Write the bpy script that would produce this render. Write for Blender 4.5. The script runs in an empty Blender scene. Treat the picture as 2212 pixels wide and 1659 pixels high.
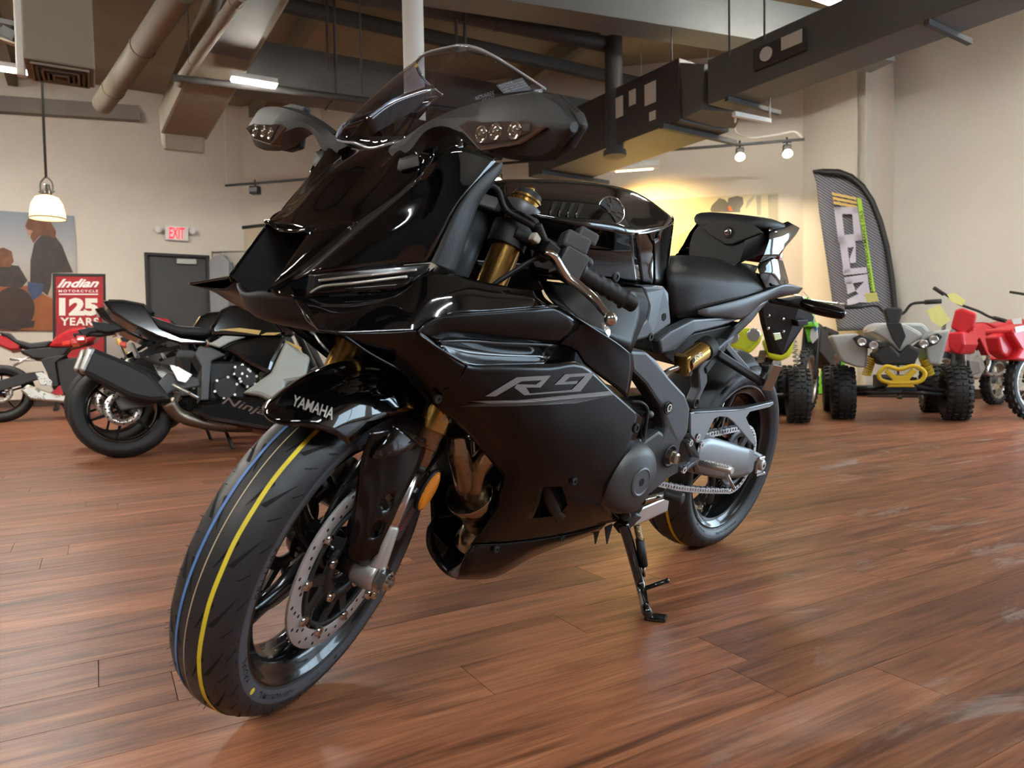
import bpy, bmesh, math, random
import numpy as np
from mathutils import Vector, Matrix

S = bpy.context.scene
COL = S.collection
rnd = random.Random(7)

# ---------------------------------------------------------------- camera
W_PX, H_PX, F_PX = 2212.0, 1659.0, 1552.76
PITCH, ROLL, CAM_H = 0.03971, -0.018287, 0.625
_fw = Vector((0, math.cos(PITCH), -math.sin(PITCH)))
_r0 = Vector((1, 0, 0))
_u0 = _r0.cross(_fw)
_rt = _r0 * math.cos(ROLL) + _u0 * math.sin(ROLL)
_up = -_r0 * math.sin(ROLL) + _u0 * math.cos(ROLL)
EYE = Vector((0, 0, CAM_H))
cam_data = bpy.data.cameras.new('camera')
cam_data.sensor_width = 36.0
cam_data.lens = F_PX / W_PX * 36.0
cam_data.clip_start = 0.02
cam_data.clip_end = 60
cam_data.dof.use_dof = True
cam_data.dof.focus_distance = 1.75
cam_data.dof.aperture_fstop = 6.3
cam = bpy.data.objects.new('camera', cam_data)
_m = Matrix((_rt, _up, -_fw)).transposed().to_4x4()
_m.translation = EYE
cam.matrix_world = _m
COL.objects.link(cam)
S.camera = cam

# ---------------------------------------------------------------- view, world
S.view_settings.view_transform = 'Standard'
S.view_settings.look = 'None'
S.view_settings.gamma = 1.0
S.view_settings.use_curve_mapping = False
S.view_settings.exposure = 0.12
S.cycles.use_denoising = True
S.cycles.use_adaptive_sampling = True
S.cycles.adaptive_threshold = 0.03
S.cycles.use_light_tree = False
S.cycles.max_bounces = 6
S.cycles.diffuse_bounces = 2
S.cycles.glossy_bounces = 3
S.cycles.transmission_bounces = 3
S.cycles.transparent_max_bounces = 8
S.cycles.caustics_reflective = False
S.cycles.caustics_refractive = False
S.cycles.sample_clamp_indirect = 6.0
world = bpy.data.worlds.new('world')
S.world = world
world.use_nodes = True
world.node_tree.nodes['Background'].inputs[0].default_value = (1.0, 0.93, 0.82, 1)
world.node_tree.nodes['Background'].inputs[1].default_value = 0.03

# ---------------------------------------------------------------- rays
def ray(px, py):
    return _fw + _rt * ((px - W_PX / 2) / F_PX) - _up * ((py - H_PX / 2) / F_PX)
def atz(px, py, z=0.0):                 # a point of the room at height z
    d = ray(px, py); t = (z - EYE.z) / d.z
    return EYE + d * t
def atd(px, py, dist):                  # a point of the room at depth dist
    d = ray(px, py)
    return EYE + d * (dist / d.y)
def azv(deg):
    a = math.radians(deg)
    return Vector((math.sin(a), math.cos(a), 0))
V_AX, U_AX, B_AX = azv(60), azv(-30), azv(102.5)
class Plane:
    def __init__(s, p, d):              # vertical plane through p along d, n towards the room
        s.p = Vector(p); s.d = d.normalized(); s.n = Vector((-s.d.y, s.d.x, 0))
        if s.n.dot(EYE - s.p) < 0: s.n = -s.n
    def hit(s, px, py, off=0.0):
        d = ray(px, py); t = ((s.p + s.n * off) - EYE).dot(s.n) / d.dot(s.n)
        return EYE + d * t

# ---------------------------------------------------------------- materials
MATS = {}
def mat(name, col, rough=0.5, metal=0.0, coat=0.0, spec=0.5, noise=0.0, nscale=20.0, bump=0.0, bscale=200.0,
        trans=0.0, ior=1.45, emit=None, estr=0.0, alpha=1.0, rvar=0.0):
    if name in MATS: return MATS[name]
    m = bpy.data.materials.new(name); m.use_nodes = True
    nt = m.node_tree; b = nt.nodes['Principled BSDF']
    c = (col[0], col[1], col[2], 1)
    b.inputs['Base Color'].default_value = c
    b.inputs['Roughness'].default_value = rough
    b.inputs['Metallic'].default_value = metal
    b.inputs['Specular IOR Level'].default_value = spec
    b.inputs['Coat Weight'].default_value = coat
    b.inputs['Coat Roughness'].default_value = 0.03
    b.inputs['Transmission Weight'].default_value = trans
    b.inputs['IOR'].default_value = ior
    b.inputs['Alpha'].default_value = alpha
    if emit:
        b.inputs['Emission Color'].default_value = (*emit, 1)
        b.inputs['Emission Strength'].default_value = estr
    tc = None
    if noise or bump or rvar:
        tc = nt.nodes.new('ShaderNodeTexCoord')
    if noise or rvar:
        n = nt.nodes.new('ShaderNodeTexNoise'); n.inputs['Scale'].default_value = nscale; n.inputs['Detail'].default_value = 1
        nt.links.new(tc.outputs['Object'], n.inputs['Vector'])
        if noise:
            r = nt.nodes.new('ShaderNodeMixRGB'); r.blend_type = 'MIX'
            k1 = 1 - noise; k2 = 1 + noise
            r.inputs[1].default_value = (c[0]*k1, c[1]*k1, c[2]*k1, 1); r.inputs[2].default_value = (min(1,c[0]*k2), min(1,c[1]*k2), min(1,c[2]*k2), 1)
            nt.links.new(n.outputs['Fac'], r.inputs[0]); nt.links.new(r.outputs[0], b.inputs['Base Color'])
        if rvar:
            mr = nt.nodes.new('ShaderNodeMapRange')
            mr.inputs['From Min'].default_value = 0.3; mr.inputs['From Max'].default_value = 0.7
            mr.inputs['To Min'].default_value = max(0, rough - rvar); mr.inputs['To Max'].default_value = min(1, rough + rvar)
            nt.links.new(n.outputs['Fac'], mr.inputs['Value']); nt.links.new(mr.outputs[0], b.inputs['Roughness'])
    if bump:
        n2 = nt.nodes.new('ShaderNodeTexNoise'); n2.inputs['Scale'].default_value = bscale; n2.inputs['Detail'].default_value = 0
        nt.links.new(tc.outputs['Object'], n2.inputs['Vector'])
        bp = nt.nodes.new('ShaderNodeBump'); bp.inputs['Strength'].default_value = bump; bp.inputs['Distance'].default_value = 0.002
        nt.links.new(n2.outputs['Fac'], bp.inputs['Height']); nt.links.new(bp.outputs[0], b.inputs['Normal'])
    MATS[name] = m
    return m

# ---------------------------------------------------------------- mesh collector
def crom(pts, n):
    """Catmull-Rom through pts, n pieces per span"""
    P = [Vector(p) for p in pts]
    if len(P) < 3 or n < 2:
        if n < 2: return P
        return [P[0].lerp(P[1], i / n) for i in range(n + 1)]
    E = [P[0] * 2 - P[1]] + P + [P[-1] * 2 - P[-2]]
    out = []
    for i in range(1, len(E) - 2):
        a, b, c, d = E[i-1], E[i], E[i+1], E[i+2]
        for k in range(n):
            t = k / n
            out.append(0.5 * ((2*b) + (c - a) * t + (2*a - 5*b + 4*c - d) * t*t + (3*b - a - 3*c + d) * t**3))
    out.append(P[-1])
    return out

class MB:
    """collects shapes into ONE mesh"""
    def __init__(s, xf=None):
        s.v = []; s.f = []; s.fm = []; s.sm = []; s.xf = xf; s.cur = 0; s.smooth = True
    def add(s, vs, fs, smooth=None):
        o = len(s.v)
        for q in vs:
            q = Vector(q)
            s.v.append(s.xf(q) if s.xf else q)
        for f in fs:
            s.f.append(tuple(i + o for i in f)); s.fm.append(s.cur); s.sm.append(s.smooth if smooth is None else smooth)
        return s
    def box(s, c, size, R=None, taper=1.0):
        hx, hy, hz = size[0]/2, size[1]/2, size[2]/2
        c = Vector(c); vs = []
        for z in (-1, 1):
            k = taper if z > 0 else 1
            for x, y in ((-1,-1),(1,-1),(1,1),(-1,1)):
                q = Vector((x*hx*k, y*hy*k, z*hz))
                if R: q = R @ q
                vs.append(c + q)
        return s.add(vs, [(3,2,1,0),(4,5,6,7),(0,1,5,4),(1,2,6,5),(2,3,7,6),(3,0,4,7)], False)
    def bar(s, a, b, w, h, up=(0,0,1), w2=None, h2=None):
        """box between a and b: w across, h along up"""
        a, b = Vector(a), Vector(b); d = (b - a).normalized(); u = Vector(up)
        x = d.cross(u)
        if x.length < 1e-4: x = d.cross(Vector((1,0,0)))
        x.normalize(); u = x.cross(d).normalized()
        w2 = w if w2 is None else w2; h2 = h if h2 is None else h2
        vs = []
        for q, ww, hh in ((a, w, h), (b, w2, h2)):
            for i, j in ((-1,-1),(1,-1),(1,1),(-1,1)):
                vs.append(q + x * (i*ww/2) + u * (j*hh/2))
        return s.add(vs, [(3,2,1,0),(4,5,6,7),(0,1,5,4),(1,2,6,5),(2,3,7,6),(3,0,4,7)], False)
    def tube(s, pts, r, n=12, caps=True, closed=False, flat=1.0, up=None):
        P = [Vector(p) for p in pts]; m = len(P)
        R = r if isinstance(r, (list, tuple)) else [r] * m
        vs = []; prev = None
        for i, q in enumerate(P):
            if closed: t = P[(i+1) % m] - P[i-1]
            else: t = P[min(i+1, m-1)] - P[max(i-1, 0)]
            t.normalize()
            if up is not None:
                x = Vector(up).cross(t)
                if x.length < 1e-5: x = Vector((1,0,0)).cross(t)
                x.normalize()
            elif prev is None:
                x = t.cross(Vector((0,0,1)))
                if x.length < 0.1: x = t.cross(Vector((0,1,0)))
                x.normalize()
            else:
                x = prev - t * prev.dot(t)
                if x.length < 1e-6: x = t.cross(Vector((0,0,1)))
                x.normalize()
            prev = x; y = t.cross(x)
            for k in range(n):
                a = 2*math.pi*k/n
                vs.append(q + x * (math.cos(a)*R[i]) + y * (math.sin(a)*R[i]*flat))
        fs = []
        for i in range(m if closed else m - 1):
            j = (i + 1) % m
            for k in range(n):
                l = (k + 1) % n
                fs.append((i*n+k, i*n+l, j*n+l, j*n+k))
        s.add(vs, fs)
        if caps and not closed:
            o = len(s.v) - m*n
            s.f.append(tuple(o + k for k in reversed(range(n)))); s.fm.append(s.cur); s.sm.append(False)
            s.f.append(tuple(o + (m-1)*n + k for k in range(n))); s.fm.append(s.cur); s.sm.append(False)
        return s
    def cyl(s, a, b, r, r2=None, n=20):
        return s.tube([a, b], [r, r if r2 is None else r2], n)
    def lathe(s, c, ax, prof, n=32, closed=False, a0=0.0, a1=2*math.pi):
        """prof = [(radius, along axis)]"""
        c = Vector(c); ax = Vector(ax).normalized()
        x = ax.cross(Vector((0,0,1)))
        if x.length < 0.1: x = ax.cross(Vector((1,0,0)))
        x.normalize(); y = ax.cross(x)
        full = abs(a1 - a0 - 2*math.pi) < 1e-6
        nn = n if full else n + 1
        vs = []
        for r, h in prof:
            for k in range(nn):
                a = a0 + (a1 - a0) * k / n
                vs.append(c + ax*h + x*(r*math.cos(a)) + y*(r*math.sin(a)))
        fs = []; m = len(prof)
        for i in range(m if closed else m - 1):
            j = (i + 1) % m
            for k in range(n):
                l = (k + 1) % nn
                fs.append((i*nn+k, i*nn+l, j*nn+l, j*nn+k))
        return s.add(vs, fs)
    def prism(s, outline, off, smooth=False):
        """outline polygon (3D) extruded by vector off; holes not supported"""
        O = [Vector(q) for q in outline]; n = len(O); off = Vector(off)
        vs = O + [q + off for q in O]
        fs = [tuple(range(n)), tuple(reversed(range(n, 2*n)))]
        fs += [(i, n+i, n+(i+1) % n, (i+1) % n) for i in range(n)]
        return s.add(vs, fs, smooth)
    def loft(s, rings, closed=True, cap=True):
        n = len(rings[0]); vs = [q for r in rings for q in r]; fs = []
        for i in range(len(rings) - 1):
            for k in range(n if closed else n - 1):
                l = (k + 1) % n
                fs.append((i*n+k, i*n+l, (i+1)*n+l, (i+1)*n+k))
        if cap and closed:
            fs.append(tuple(reversed(range(n)))); fs.append(tuple((len(rings)-1)*n + k for k in range(n)))
        return s.add(vs, fs)
    def grid(s, rows, nu=1, nv=1):
        """rows of control points -> smooth patch"""
        R = [crom(r, nu) for r in rows]
        cols = list(zip(*R))
        Cc = [crom(c, nv) for c in cols]
        G = list(zip(*Cc)); m = len(G); n = len(G[0])
        vs = [q for r in G for q in r]
        fs = [(i*n+k, i*n+k+1, (i+1)*n+k+1, (i+1)*n+k) for i in range(m-1) for k in range(n-1)]
        return s.add(vs, fs)
    def sphere(s, c, r, n=16, m=10, sc=(1,1,1)):
        c = Vector(c)
        rings = []
        vs = []; fs = []
        for i in range(m + 1):
            t = math.pi * i / m
            for k in range(n):
                a = 2*math.pi*k/n
                vs.append(c + Vector((r*sc[0]*math.sin(t)*math.cos(a), r*sc[1]*math.sin(t)*math.sin(a), r*sc[2]*math.cos(t))))
        for i in range(m):
            for k in range(n):
                l = (k+1) % n
                fs.append((i*n+k, (i+1)*n+k, (i+1)*n+l, i*n+l))
        return s.add(vs, fs)
    def mirror(s):
        """appends the y -> -y copy (before the transform: only when xf is None)"""
        o = len(s.v)
        s.v += [Vector((q.x, -q.y, q.z)) for q in s.v]
        for i in range(len(s.f)):
            s.f.append(tuple(o + k for k in reversed(s.f[i]))); s.fm.append(s.fm[i]); s.sm.append(s.sm[i])
        return s
    def build(s, name, mats, parent=None, solid=0.0, bevel=0.0, outward=None, autos=None, offset=-1.0, weld=False, sub=0):
        me = bpy.data.meshes.new(name)
        me.from_pydata([tuple(q) for q in s.v], [], s.f)
        me.polygons.foreach_set('use_smooth', s.sm)
        me.polygons.foreach_set('material_index', s.fm)
        for m_ in (mats if isinstance(mats, (list, tuple)) else [mats]): me.materials.append(m_)
        bm = bmesh.new(); bm.from_mesh(me)
        if weld: bmesh.ops.remove_doubles(bm, verts=bm.verts, dist=weld if isinstance(weld, float) else 0.0005)
        if outward is None: bmesh.ops.recalc_face_normals(bm, faces=bm.faces)
        else:
            ov = Vector(outward); tot = sum((f.normal.dot(ov) * f.calc_area() for f in bm.faces), 0.0)
            if tot < 0: bmesh.ops.reverse_faces(bm, faces=bm.faces)
        if autos is not None:
            for e in bm.edges:
                if len(e.link_faces) == 2 and e.calc_face_angle(0) > math.radians(autos): e.smooth = False
        bm.to_mesh(me); bm.free()
        o = bpy.data.objects.new(name, me); COL.objects.link(o)
        if parent is not None: o.parent = parent
        if sub:
            md = o.modifiers.new('subdivision', 'SUBSURF'); md.levels = sub; md.render_levels = sub
        if solid:
            md = o.modifiers.new('thickness', 'SOLIDIFY'); md.thickness = solid; md.offset = offset
        if bevel:
            md = o.modifiers.new('bevel', 'BEVEL'); md.width = bevel; md.segments = 2; md.limit_method = 'ANGLE'; md.angle_limit = math.radians(35)
            md.harden_normals = False
        return o

def empty(name, loc=(0,0,0), M=None):
    o = bpy.data.objects.new(name, None); COL.objects.link(o)
    o.empty_display_size = 0.1
    if M is not None: o.matrix_world = M
    else: o.location = loc
    return o
def tag(o, label=None, cat=None, group=None, kind=None):
    if label: o['label'] = label
    if cat: o['category'] = cat
    if group: o['group'] = group
    if kind: o['kind'] = kind
    return o
def struct(o, label=None):
    o['kind'] = 'structure'
    if label: o['label'] = label
    return o
def copy_tree(o, parent=None):
    c = o.copy(); COL.objects.link(c)
    if parent is not None: c.parent = parent
    for ch in o.children: copy_tree(ch, c)
    return c
def inst(o, M, parent=None):
    """a copy that shares mesh data, placed by matrix M inside its parent"""
    c = o.copy(); COL.objects.link(c); c.parent = parent if parent is not None else o.parent
    c.matrix_basis = M
    return c
def basis(x, y, z, o):
    m = Matrix((Vector(x), Vector(y), Vector(z))).transposed().to_4x4(); m.translation = Vector(o); return m
def text_geo(txt, size=1.0, shear=0.0, extrude=0.0, align='LEFT', offset=0.0, space=1.0):
    """vertices and faces of flat lettering in the xy plane"""
    cu = bpy.data.curves.new('lettering', 'FONT'); cu.body = txt; cu.size = size; cu.shear = shear
    cu.extrude = extrude; cu.align_x = align; cu.offset = offset; cu.space_character = space; cu.resolution_u = 3
    o = bpy.data.objects.new('lettering', cu); COL.objects.link(o)
    dg = bpy.context.evaluated_depsgraph_get(); me = bpy.data.meshes.new_from_object(o.evaluated_get(dg))
    vs = [v.co.copy() for v in me.vertices]; fs = [tuple(p.vertices) for p in me.polygons]
    bpy.data.objects.remove(o); bpy.data.curves.remove(cu); bpy.data.meshes.remove(me)
    return vs, fs
def text_on(mb, txt, o, x, y, width=None, height=None, shear=0.0, offset=0.0, space=1.0, warp=None, depth=0.0):
    """lettering laid from o along x (text width) and y (text height)"""
    vs, fs = text_geo(txt, 1.0, shear, 0.0, 'LEFT', offset, space)
    if not vs: return
    x0 = min(v.x for v in vs); x1 = max(v.x for v in vs); y0 = min(v.y for v in vs); y1 = max(v.y for v in vs)
    x = Vector(x); y = Vector(y); o = Vector(o); n = x.normalized().cross(y.normalized())
    sx = (width or x.length) / (x1 - x0); sy = (height or y.length) / (y1 - y0)
    xu, yu = x.normalized(), y.normalized()
    pts = []
    for v in vs:
        a, b = (v.x - x0) * sx, (v.y - y0) * sy
        pts.append(warp(a, b) if warp else o + xu*a + yu*b + n*depth)
    mb.add(pts, fs, False)
def applied(o):
    """bake the modifiers of o into its mesh"""
    dg = bpy.context.evaluated_depsgraph_get(); dg.update()
    me = bpy.data.meshes.new_from_object(o.evaluated_get(dg))
    o.modifiers.clear(); o.data = me
    return o
def cut(o, mb):
    """cut the closed shape mb out of o"""
    c = mb.build('cutter', [], None); c.parent = o.parent
    md = o.modifiers.new('cut', 'BOOLEAN'); md.object = c; md.operation = 'DIFFERENCE'; md.solver = 'EXACT'
    bpy.context.view_layer.update(); applied(o)
    bpy.data.objects.remove(c)
    return o
# ================================================================ ROOM
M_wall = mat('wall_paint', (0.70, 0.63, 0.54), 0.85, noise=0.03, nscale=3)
M_wallR = mat('wall_paint_pale', (0.78, 0.74, 0.66), 0.85, noise=0.03, nscale=3)  # brightly lit right walls: their light is put into the paler colour
M_base = mat('baseboard_vinyl', (0.055, 0.03, 0.02), 0.5, noise=0.1)
M_door = mat('door_grey', (0.055, 0.055, 0.055), 0.55, noise=0.05)
M_doorframe = mat('door_frame_dark', (0.018, 0.016, 0.014), 0.5, noise=0.05)
M_deck = mat('insulation', (0.27, 0.23, 0.165), 0.95, noise=0.25, nscale=1.5, bump=0.5, bscale=3)
M_ductgrey = mat('duct_grey', (0.10, 0.098, 0.09), 0.6, noise=0.08, nscale=2)
M_ducttan = mat('duct_tan', (0.20, 0.172, 0.128), 0.75, noise=0.08, nscale=2)
M_steel = mat('steel_dark', (0.045, 0.043, 0.04), 0.6, noise=0.1)
M_black = mat('plastic_black', (0.012, 0.012, 0.012), 0.45, noise=0.1)
M_white = mat('enamel_white', (0.75, 0.74, 0.70), 0.4, noise=0.03)
M_pole = mat('column_paint', (0.66, 0.65, 0.60), 0.45, noise=0.04)
M_chrome = mat('chrome', (0.75, 0.75, 0.75), 0.08, 1.0, rvar=0.03)
M_paper = mat('paper', (0.72, 0.70, 0.62), 0.8, noise=0.05)

SC = 1.15
C1 = Vector((-3.8506*SC, 10.5544*SC, 0)); C2 = Vector((3.6097*SC, 8.9005*SC, 0))
WL = Plane(C1, V_AX); WB = Plane(C1, B_AX)
WR1 = Plane(C2, U_AX)
P1 = WR1.hit(1870, 600); P1.z = 0
P2 = P1 + V_AX * 0.60
WR2 = Plane(P2, U_AX)
LF = C1 - V_AX * 10.5                       # far end of the left wall
RF = P2 - U_AX * 13.0                       # near end of the right wall
CEIL = 4.85
def wall(name, a, b, m, t=0.12, z0=0.0, z1=CEIL, holes=()):
    """wall with its inner face on a-b; holes = (s0, s1, z0, z1) along it"""
    a, b = Vector(a), Vector(b); d = (b - a).normalized(); L = (b - a).length
    n = Vector((-d.y, d.x, 0))
    if n.dot(EYE - a) < 0: n = -n
    mb = MB()
    xs = sorted({0.0, L} | {h[0] for h in holes} | {h[1] for h in holes}); zs = sorted({z0, z1} | {h[2] for h in holes} | {h[3] for h in holes})
    for i in range(len(xs) - 1):
        for j in range(len(zs) - 1):
            cx_, cz_ = (xs[i]+xs[i+1])/2, (zs[j]+zs[j+1])/2
            if any(h[0] < cx_ < h[1] and h[2] < cz_ < h[3] for h in holes): continue
            c = a + d*cx_ - n*(t/2); c.z = cz_
            mb.box(c, (xs[i+1]-xs[i], t, zs[j+1]-zs[j]), Matrix((d, n, Vector((0,0,1)))).transposed())
    return struct(mb.build(name, m))
# door opening in the left wall
dL, dR = WL.hit(311, 545), WL.hit(452, 551)
sL, sR = (dL - LF).dot(V_AX), (dR - LF).dot(V_AX); DTOP = dL.z
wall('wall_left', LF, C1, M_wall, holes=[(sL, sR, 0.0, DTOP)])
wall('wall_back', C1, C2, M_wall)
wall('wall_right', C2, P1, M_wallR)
wall('wall_return', P1, P2, M_wall)  # faces away from the light; that shade is put into the darker colour
FRONT = RF - V_AX * 16.0
whole = [(3.7, 6.3, 0.35, 3.0), (6.7, 9.3, 0.35, 3.0)]  # openings for the assumed windows
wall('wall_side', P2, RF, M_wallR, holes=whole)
whole2 = []
M_walld = mat('wall_paint_charcoal', (0.05, 0.048, 0.045), 0.8, noise=0.04, nscale=3)  # unseen walls, coloured dark to keep the black bodywork's reflections dark
wall('wall_front', RF, FRONT, M_walld, holes=whole2)
wall('wall_far', FRONT, LF, M_walld)
# assumed windows out of frame on the right: glowing panes added for cool light
M_assumed_pane = mat('window_daylight', (0.6, 0.7, 0.8), 0.3, emit=(0.62, 0.83, 1.0), estr=9.0)  # assumed panes, made to glow for cool light on the bike
M_alu = mat('window_frame_grey', (0.2, 0.2, 0.2), 0.4, 0.6, noise=0.05)
k = 0
for a, d, hs in ((P2, -U_AX, whole), (RF, -V_AX, whole2)):
    for h in hs:
        k += 1
        n = Vector((-d.y, d.x, 0))
        if n.dot(EYE - a) < 0: n = -n
        mb = MB(); c = a + d*((h[0]+h[1])/2) - n*0.07; c.z = (h[2]+h[3])/2
        Rm = Matrix((d, n, Vector((0,0,1)))).transposed()
        mb.box(c, (h[1]-h[0], 0.012, h[3]-h[2]), Rm)
        w = struct(mb.build('window_%d' % k, M_assumed_pane))  # assumed glowing pane, never in view
        fb = MB()
        for z in (h[2], h[3]):
            q = Vector(c); q.z = z + (0.025 if z == h[2] else -0.025); fb.box(q, (h[1]-h[0], 0.07, 0.05), Rm)
        for sx in (h[0]+0.025, (h[0]+h[1])/2, h[1]-0.025):
            q = a + d*sx - n*0.07; q.z = c.z; fb.box(q, (0.05, 0.07, h[3]-h[2]-0.1), Rm)
        fb.build('window_frame', M_alu, w)
# baseboards
def baseb(name, a, b, h=0.11):
    a, b = Vector(a), Vector(b); d = (b-a).normalized(); n = Vector((-d.y, d.x, 0))
    if n.dot(EYE - a) < 0: n = -n
    mb = MB(); mb.bar(a + n*0.006 + Vector((0,0,h/2)), b + n*0.006 + Vector((0,0,h/2)), 0.012, h)
    struct(mb.build(name, M_base))
baseb('baseboard_left', LF, LF + V_AX*(sL-0.06)); baseb('baseboard_back', C1, C2); baseb('baseboard_right', C2, P1)
baseb('baseboard_return', P1, P2); baseb('baseboard_side', P2, RF)
# door
mb = MB(); Rl = Matrix((V_AX, WL.n, Vector((0,0,1)))).transposed()
c = (dL + dR)/2 - WL.n*0.085; c.z = (DTOP-0.05)/2
mb.box(c, ((dR-dL).length - 0.09, 0.05, DTOP - 0.05), Rl)
door = struct(mb.build('door_1', M_door))
mb = MB()
for q in (dL, dR):
    p = q - WL.n*0.05 + V_AX*(0.022 if q is dL else -0.022); p.z = DTOP/2; mb.box(p, (0.044, 0.13, DTOP), Rl)
p = (dL+dR)/2 - WL.n*0.05; p.z = DTOP-0.02; mb.box(p, ((dR-dL).length, 0.13, 0.04), Rl)
mb.build('door_frame', M_doorframe, door)
mb = MB(); p = WL.hit(403, 565, -0.03); mb.box(p, (0.29, 0.06, 0.085), Rl); mb.build('door_closer', mat('closer_silver', (0.42, 0.41, 0.38), 0.4, 0.4, noise=0.05), door, bevel=0.006)
mb = MB(); mb.bar(p + Vector((0,0,0.06)) - V_AX*0.2, p + Vector((0,0,0.06)) + V_AX*0.1, 0.02, 0.02); mb.build('closer_arm', M_doorframe, door)

# ---------------------------------------------------------------- floor of planks
def wood_mat():
    m = bpy.data.materials.new('wood_plank'); m.use_nodes = True; nt = m.node_tree; b = nt.nodes['Principled BSDF']; N = nt.nodes.new; L = nt.links.new
    geo = N('ShaderNodeNewGeometry'); oi = N('ShaderNodeObjectInfo')
    mp = N('ShaderNodeMapping'); mp.vector_type = 'POINT'; mp.inputs['Rotation'].default_value = (0, 0, math.radians(60 - 90))
    L(geo.outputs['Position'], mp.inputs['Vector'])
    # shift the grain for every plank
    mul = N('ShaderNodeMath'); mul.operation = 'MULTIPLY'; mul.inputs[1].default_value = 37.0; L(oi.outputs['Random'], mul.inputs[0])
    cmb = N('ShaderNodeCombineXYZ'); L(mul.outputs[0], cmb.inputs[2]); L(mul.outputs[0], cmb.inputs[0])
    add = N('ShaderNodeVectorMath'); add.operation = 'ADD'; L(mp.outputs[0], add.inputs[0]); L(cmb.outputs[0], add.inputs[1])
    sc = N('ShaderNodeMapping'); sc.inputs['Scale'].default_value = (1.6, 16.0, 1.0); L(add.outputs[0], sc.inputs['Vector'])
    n1 = N('ShaderNodeTexNoise'); n1.inputs['Scale'].default_value = 1.0; n1.inputs['Detail'].default_value = 4; n1.inputs['Roughness'].default_value = 0.62; n1.inputs['Distortion'].default_value = 1.4
    L(sc.outputs[0], n1.inputs['Vector'])
    sc2 = N('ShaderNodeMapping'); sc2.inputs['Scale'].default_value = (6.0, 150.0, 1.0); L(add.outputs[0], sc2.inputs['Vector'])
    n2 = N('ShaderNodeTexNoise'); n2.inputs['Scale'].default_value = 1.0; n2.inputs['Detail'].default_value = 2; L(sc2.outputs[0], n2.inputs['Vector'])
    cr = N('ShaderNodeValToRGB'); e = cr.color_ramp.elements
    e[0].position = 0.28; e[0].color = (0.072, 0.025, 0.013, 1); e[1].position = 0.78; e[1].color = (0.44, 0.19, 0.092, 1)
    x = e.new(0.5); x.color = (0.255, 0.095, 0.045, 1)
    L(n1.outputs['Fac'], cr.inputs['Fac'])
    fine = N('ShaderNodeMixRGB'); fine.blend_type = 'MULTIPLY'; fine.inputs[0].default_value = 0.55; L(cr.outputs[0], fine.inputs[1])
    cr2 = N('ShaderNodeValToRGB'); cr2.color_ramp.elements[0].position = 0.35; cr2.color_ramp.elements[0].color = (0.5, 0.45, 0.42, 1); cr2.color_ramp.elements[1].position = 0.6; cr2.color_ramp.elements[1].color = (1, 1, 1, 1)
    L(n2.outputs['Fac'], cr2.inputs['Fac']); L(cr2.outputs[0], fine.inputs[2])
    # plank to plank tone
    hsv = N('ShaderNodeHueSaturation'); mr = N('ShaderNodeMapRange'); mr.inputs['To Min'].default_value = 0.78; mr.inputs['To Max'].default_value = 1.25
    L(oi.outputs['Random'], mr.inputs['Value']); L(mr.outputs[0], hsv.inputs['Value']); L(fine.outputs[0], hsv.inputs['Color'])
    # dusty scuffs
    ns = N('ShaderNodeTexNoise'); ns.inputs['Scale'].default_value = 2.6; ns.inputs['Detail'].default_value = 7; ns.inputs['Roughness'].default_value = 0.68; ns.inputs['Distortion'].default_value = 2.2
    sm = N('ShaderNodeMapping'); sm.inputs['Scale'].default_value = (0.55, 1.7, 1); L(mp.outputs[0], sm.inputs['Vector']); L(sm.outputs[0], ns.inputs['Vector'])
    crs = N('ShaderNodeValToRGB'); crs.color_ramp.elements[0].position = 0.57; crs.color_ramp.elements[0].color = (0, 0, 0, 1); crs.color_ramp.elements[1].position = 0.66; crs.color_ramp.elements[1].color = (1, 1, 1, 1)
    L(ns.outputs['Fac'], crs.inputs['Fac'])
    sep = N('ShaderNodeSeparateXYZ'); L(geo.outputs['Position'], sep.inputs[0])
    mrx = N('ShaderNodeMapRange'); mrx.inputs['From Min'].default_value = -0.2; mrx.inputs['From Max'].default_value = 1.6; mrx.inputs['To Min'].default_value = 0.06; mrx.inputs['To Max'].default_value = 0.62; L(sep.outputs[0], mrx.inputs['Value'])
    mm = N('ShaderNodeMath'); mm.operation = 'MULTIPLY'; L(crs.outputs[0], mm.inputs[0]); L(mrx.outputs[0], mm.inputs[1])
    dust = N('ShaderNodeMixRGB'); L(mm.outputs[0], dust.inputs[0]); L(hsv.outputs[0], dust.inputs[1]); dust.inputs[2].default_value = (0.42, 0.36, 0.33, 1)
    L(dust.outputs[0], b.inputs['Base Color'])
    rr = N('ShaderNodeMapRange'); rr.inputs['To Min'].default_value = 0.27; rr.inputs['To Max'].default_value = 0.5; L(ns.outputs['Fac'], rr.inputs['Value']); L(rr.outputs[0], b.inputs['Roughness'])
    bp = N('ShaderNodeBump'); bp.inputs['Strength'].default_value = 0.12; bp.inputs['Distance'].default_value = 0.002; L(n2.outputs['Fac'], bp.inputs['Height']); L(bp.outputs[0], b.inputs['Normal'])
    b.inputs['Specular IOR Level'].default_value = 0.38
    return m
M_wood = wood_mat()
M_joint = mat('plank_joint', (0.012, 0.006, 0.004), 0.8, noise=0.1)
PW, PL = 0.1455, 1.22
WAX = Vector((V_AX.y, -V_AX.x, 0))                       # across the planks
mb = MB(); mb.box((1.0, 4.0, -0.06), (30, 30, 0.1)); floor = struct(mb.build('floor', M_joint))
mb = MB(); mb.box((0, 0, -0.005), (PL - 0.0016, PW - 0.0016, 0.010)); pl0 = mb.build('plank', M_wood, floor)
def inside(q):
    for Pn in (WL, WB, WR1, WR2):
        if (q - Pn.p).dot(Pn.n) < -0.9: return False
    return True
cells = []
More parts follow.
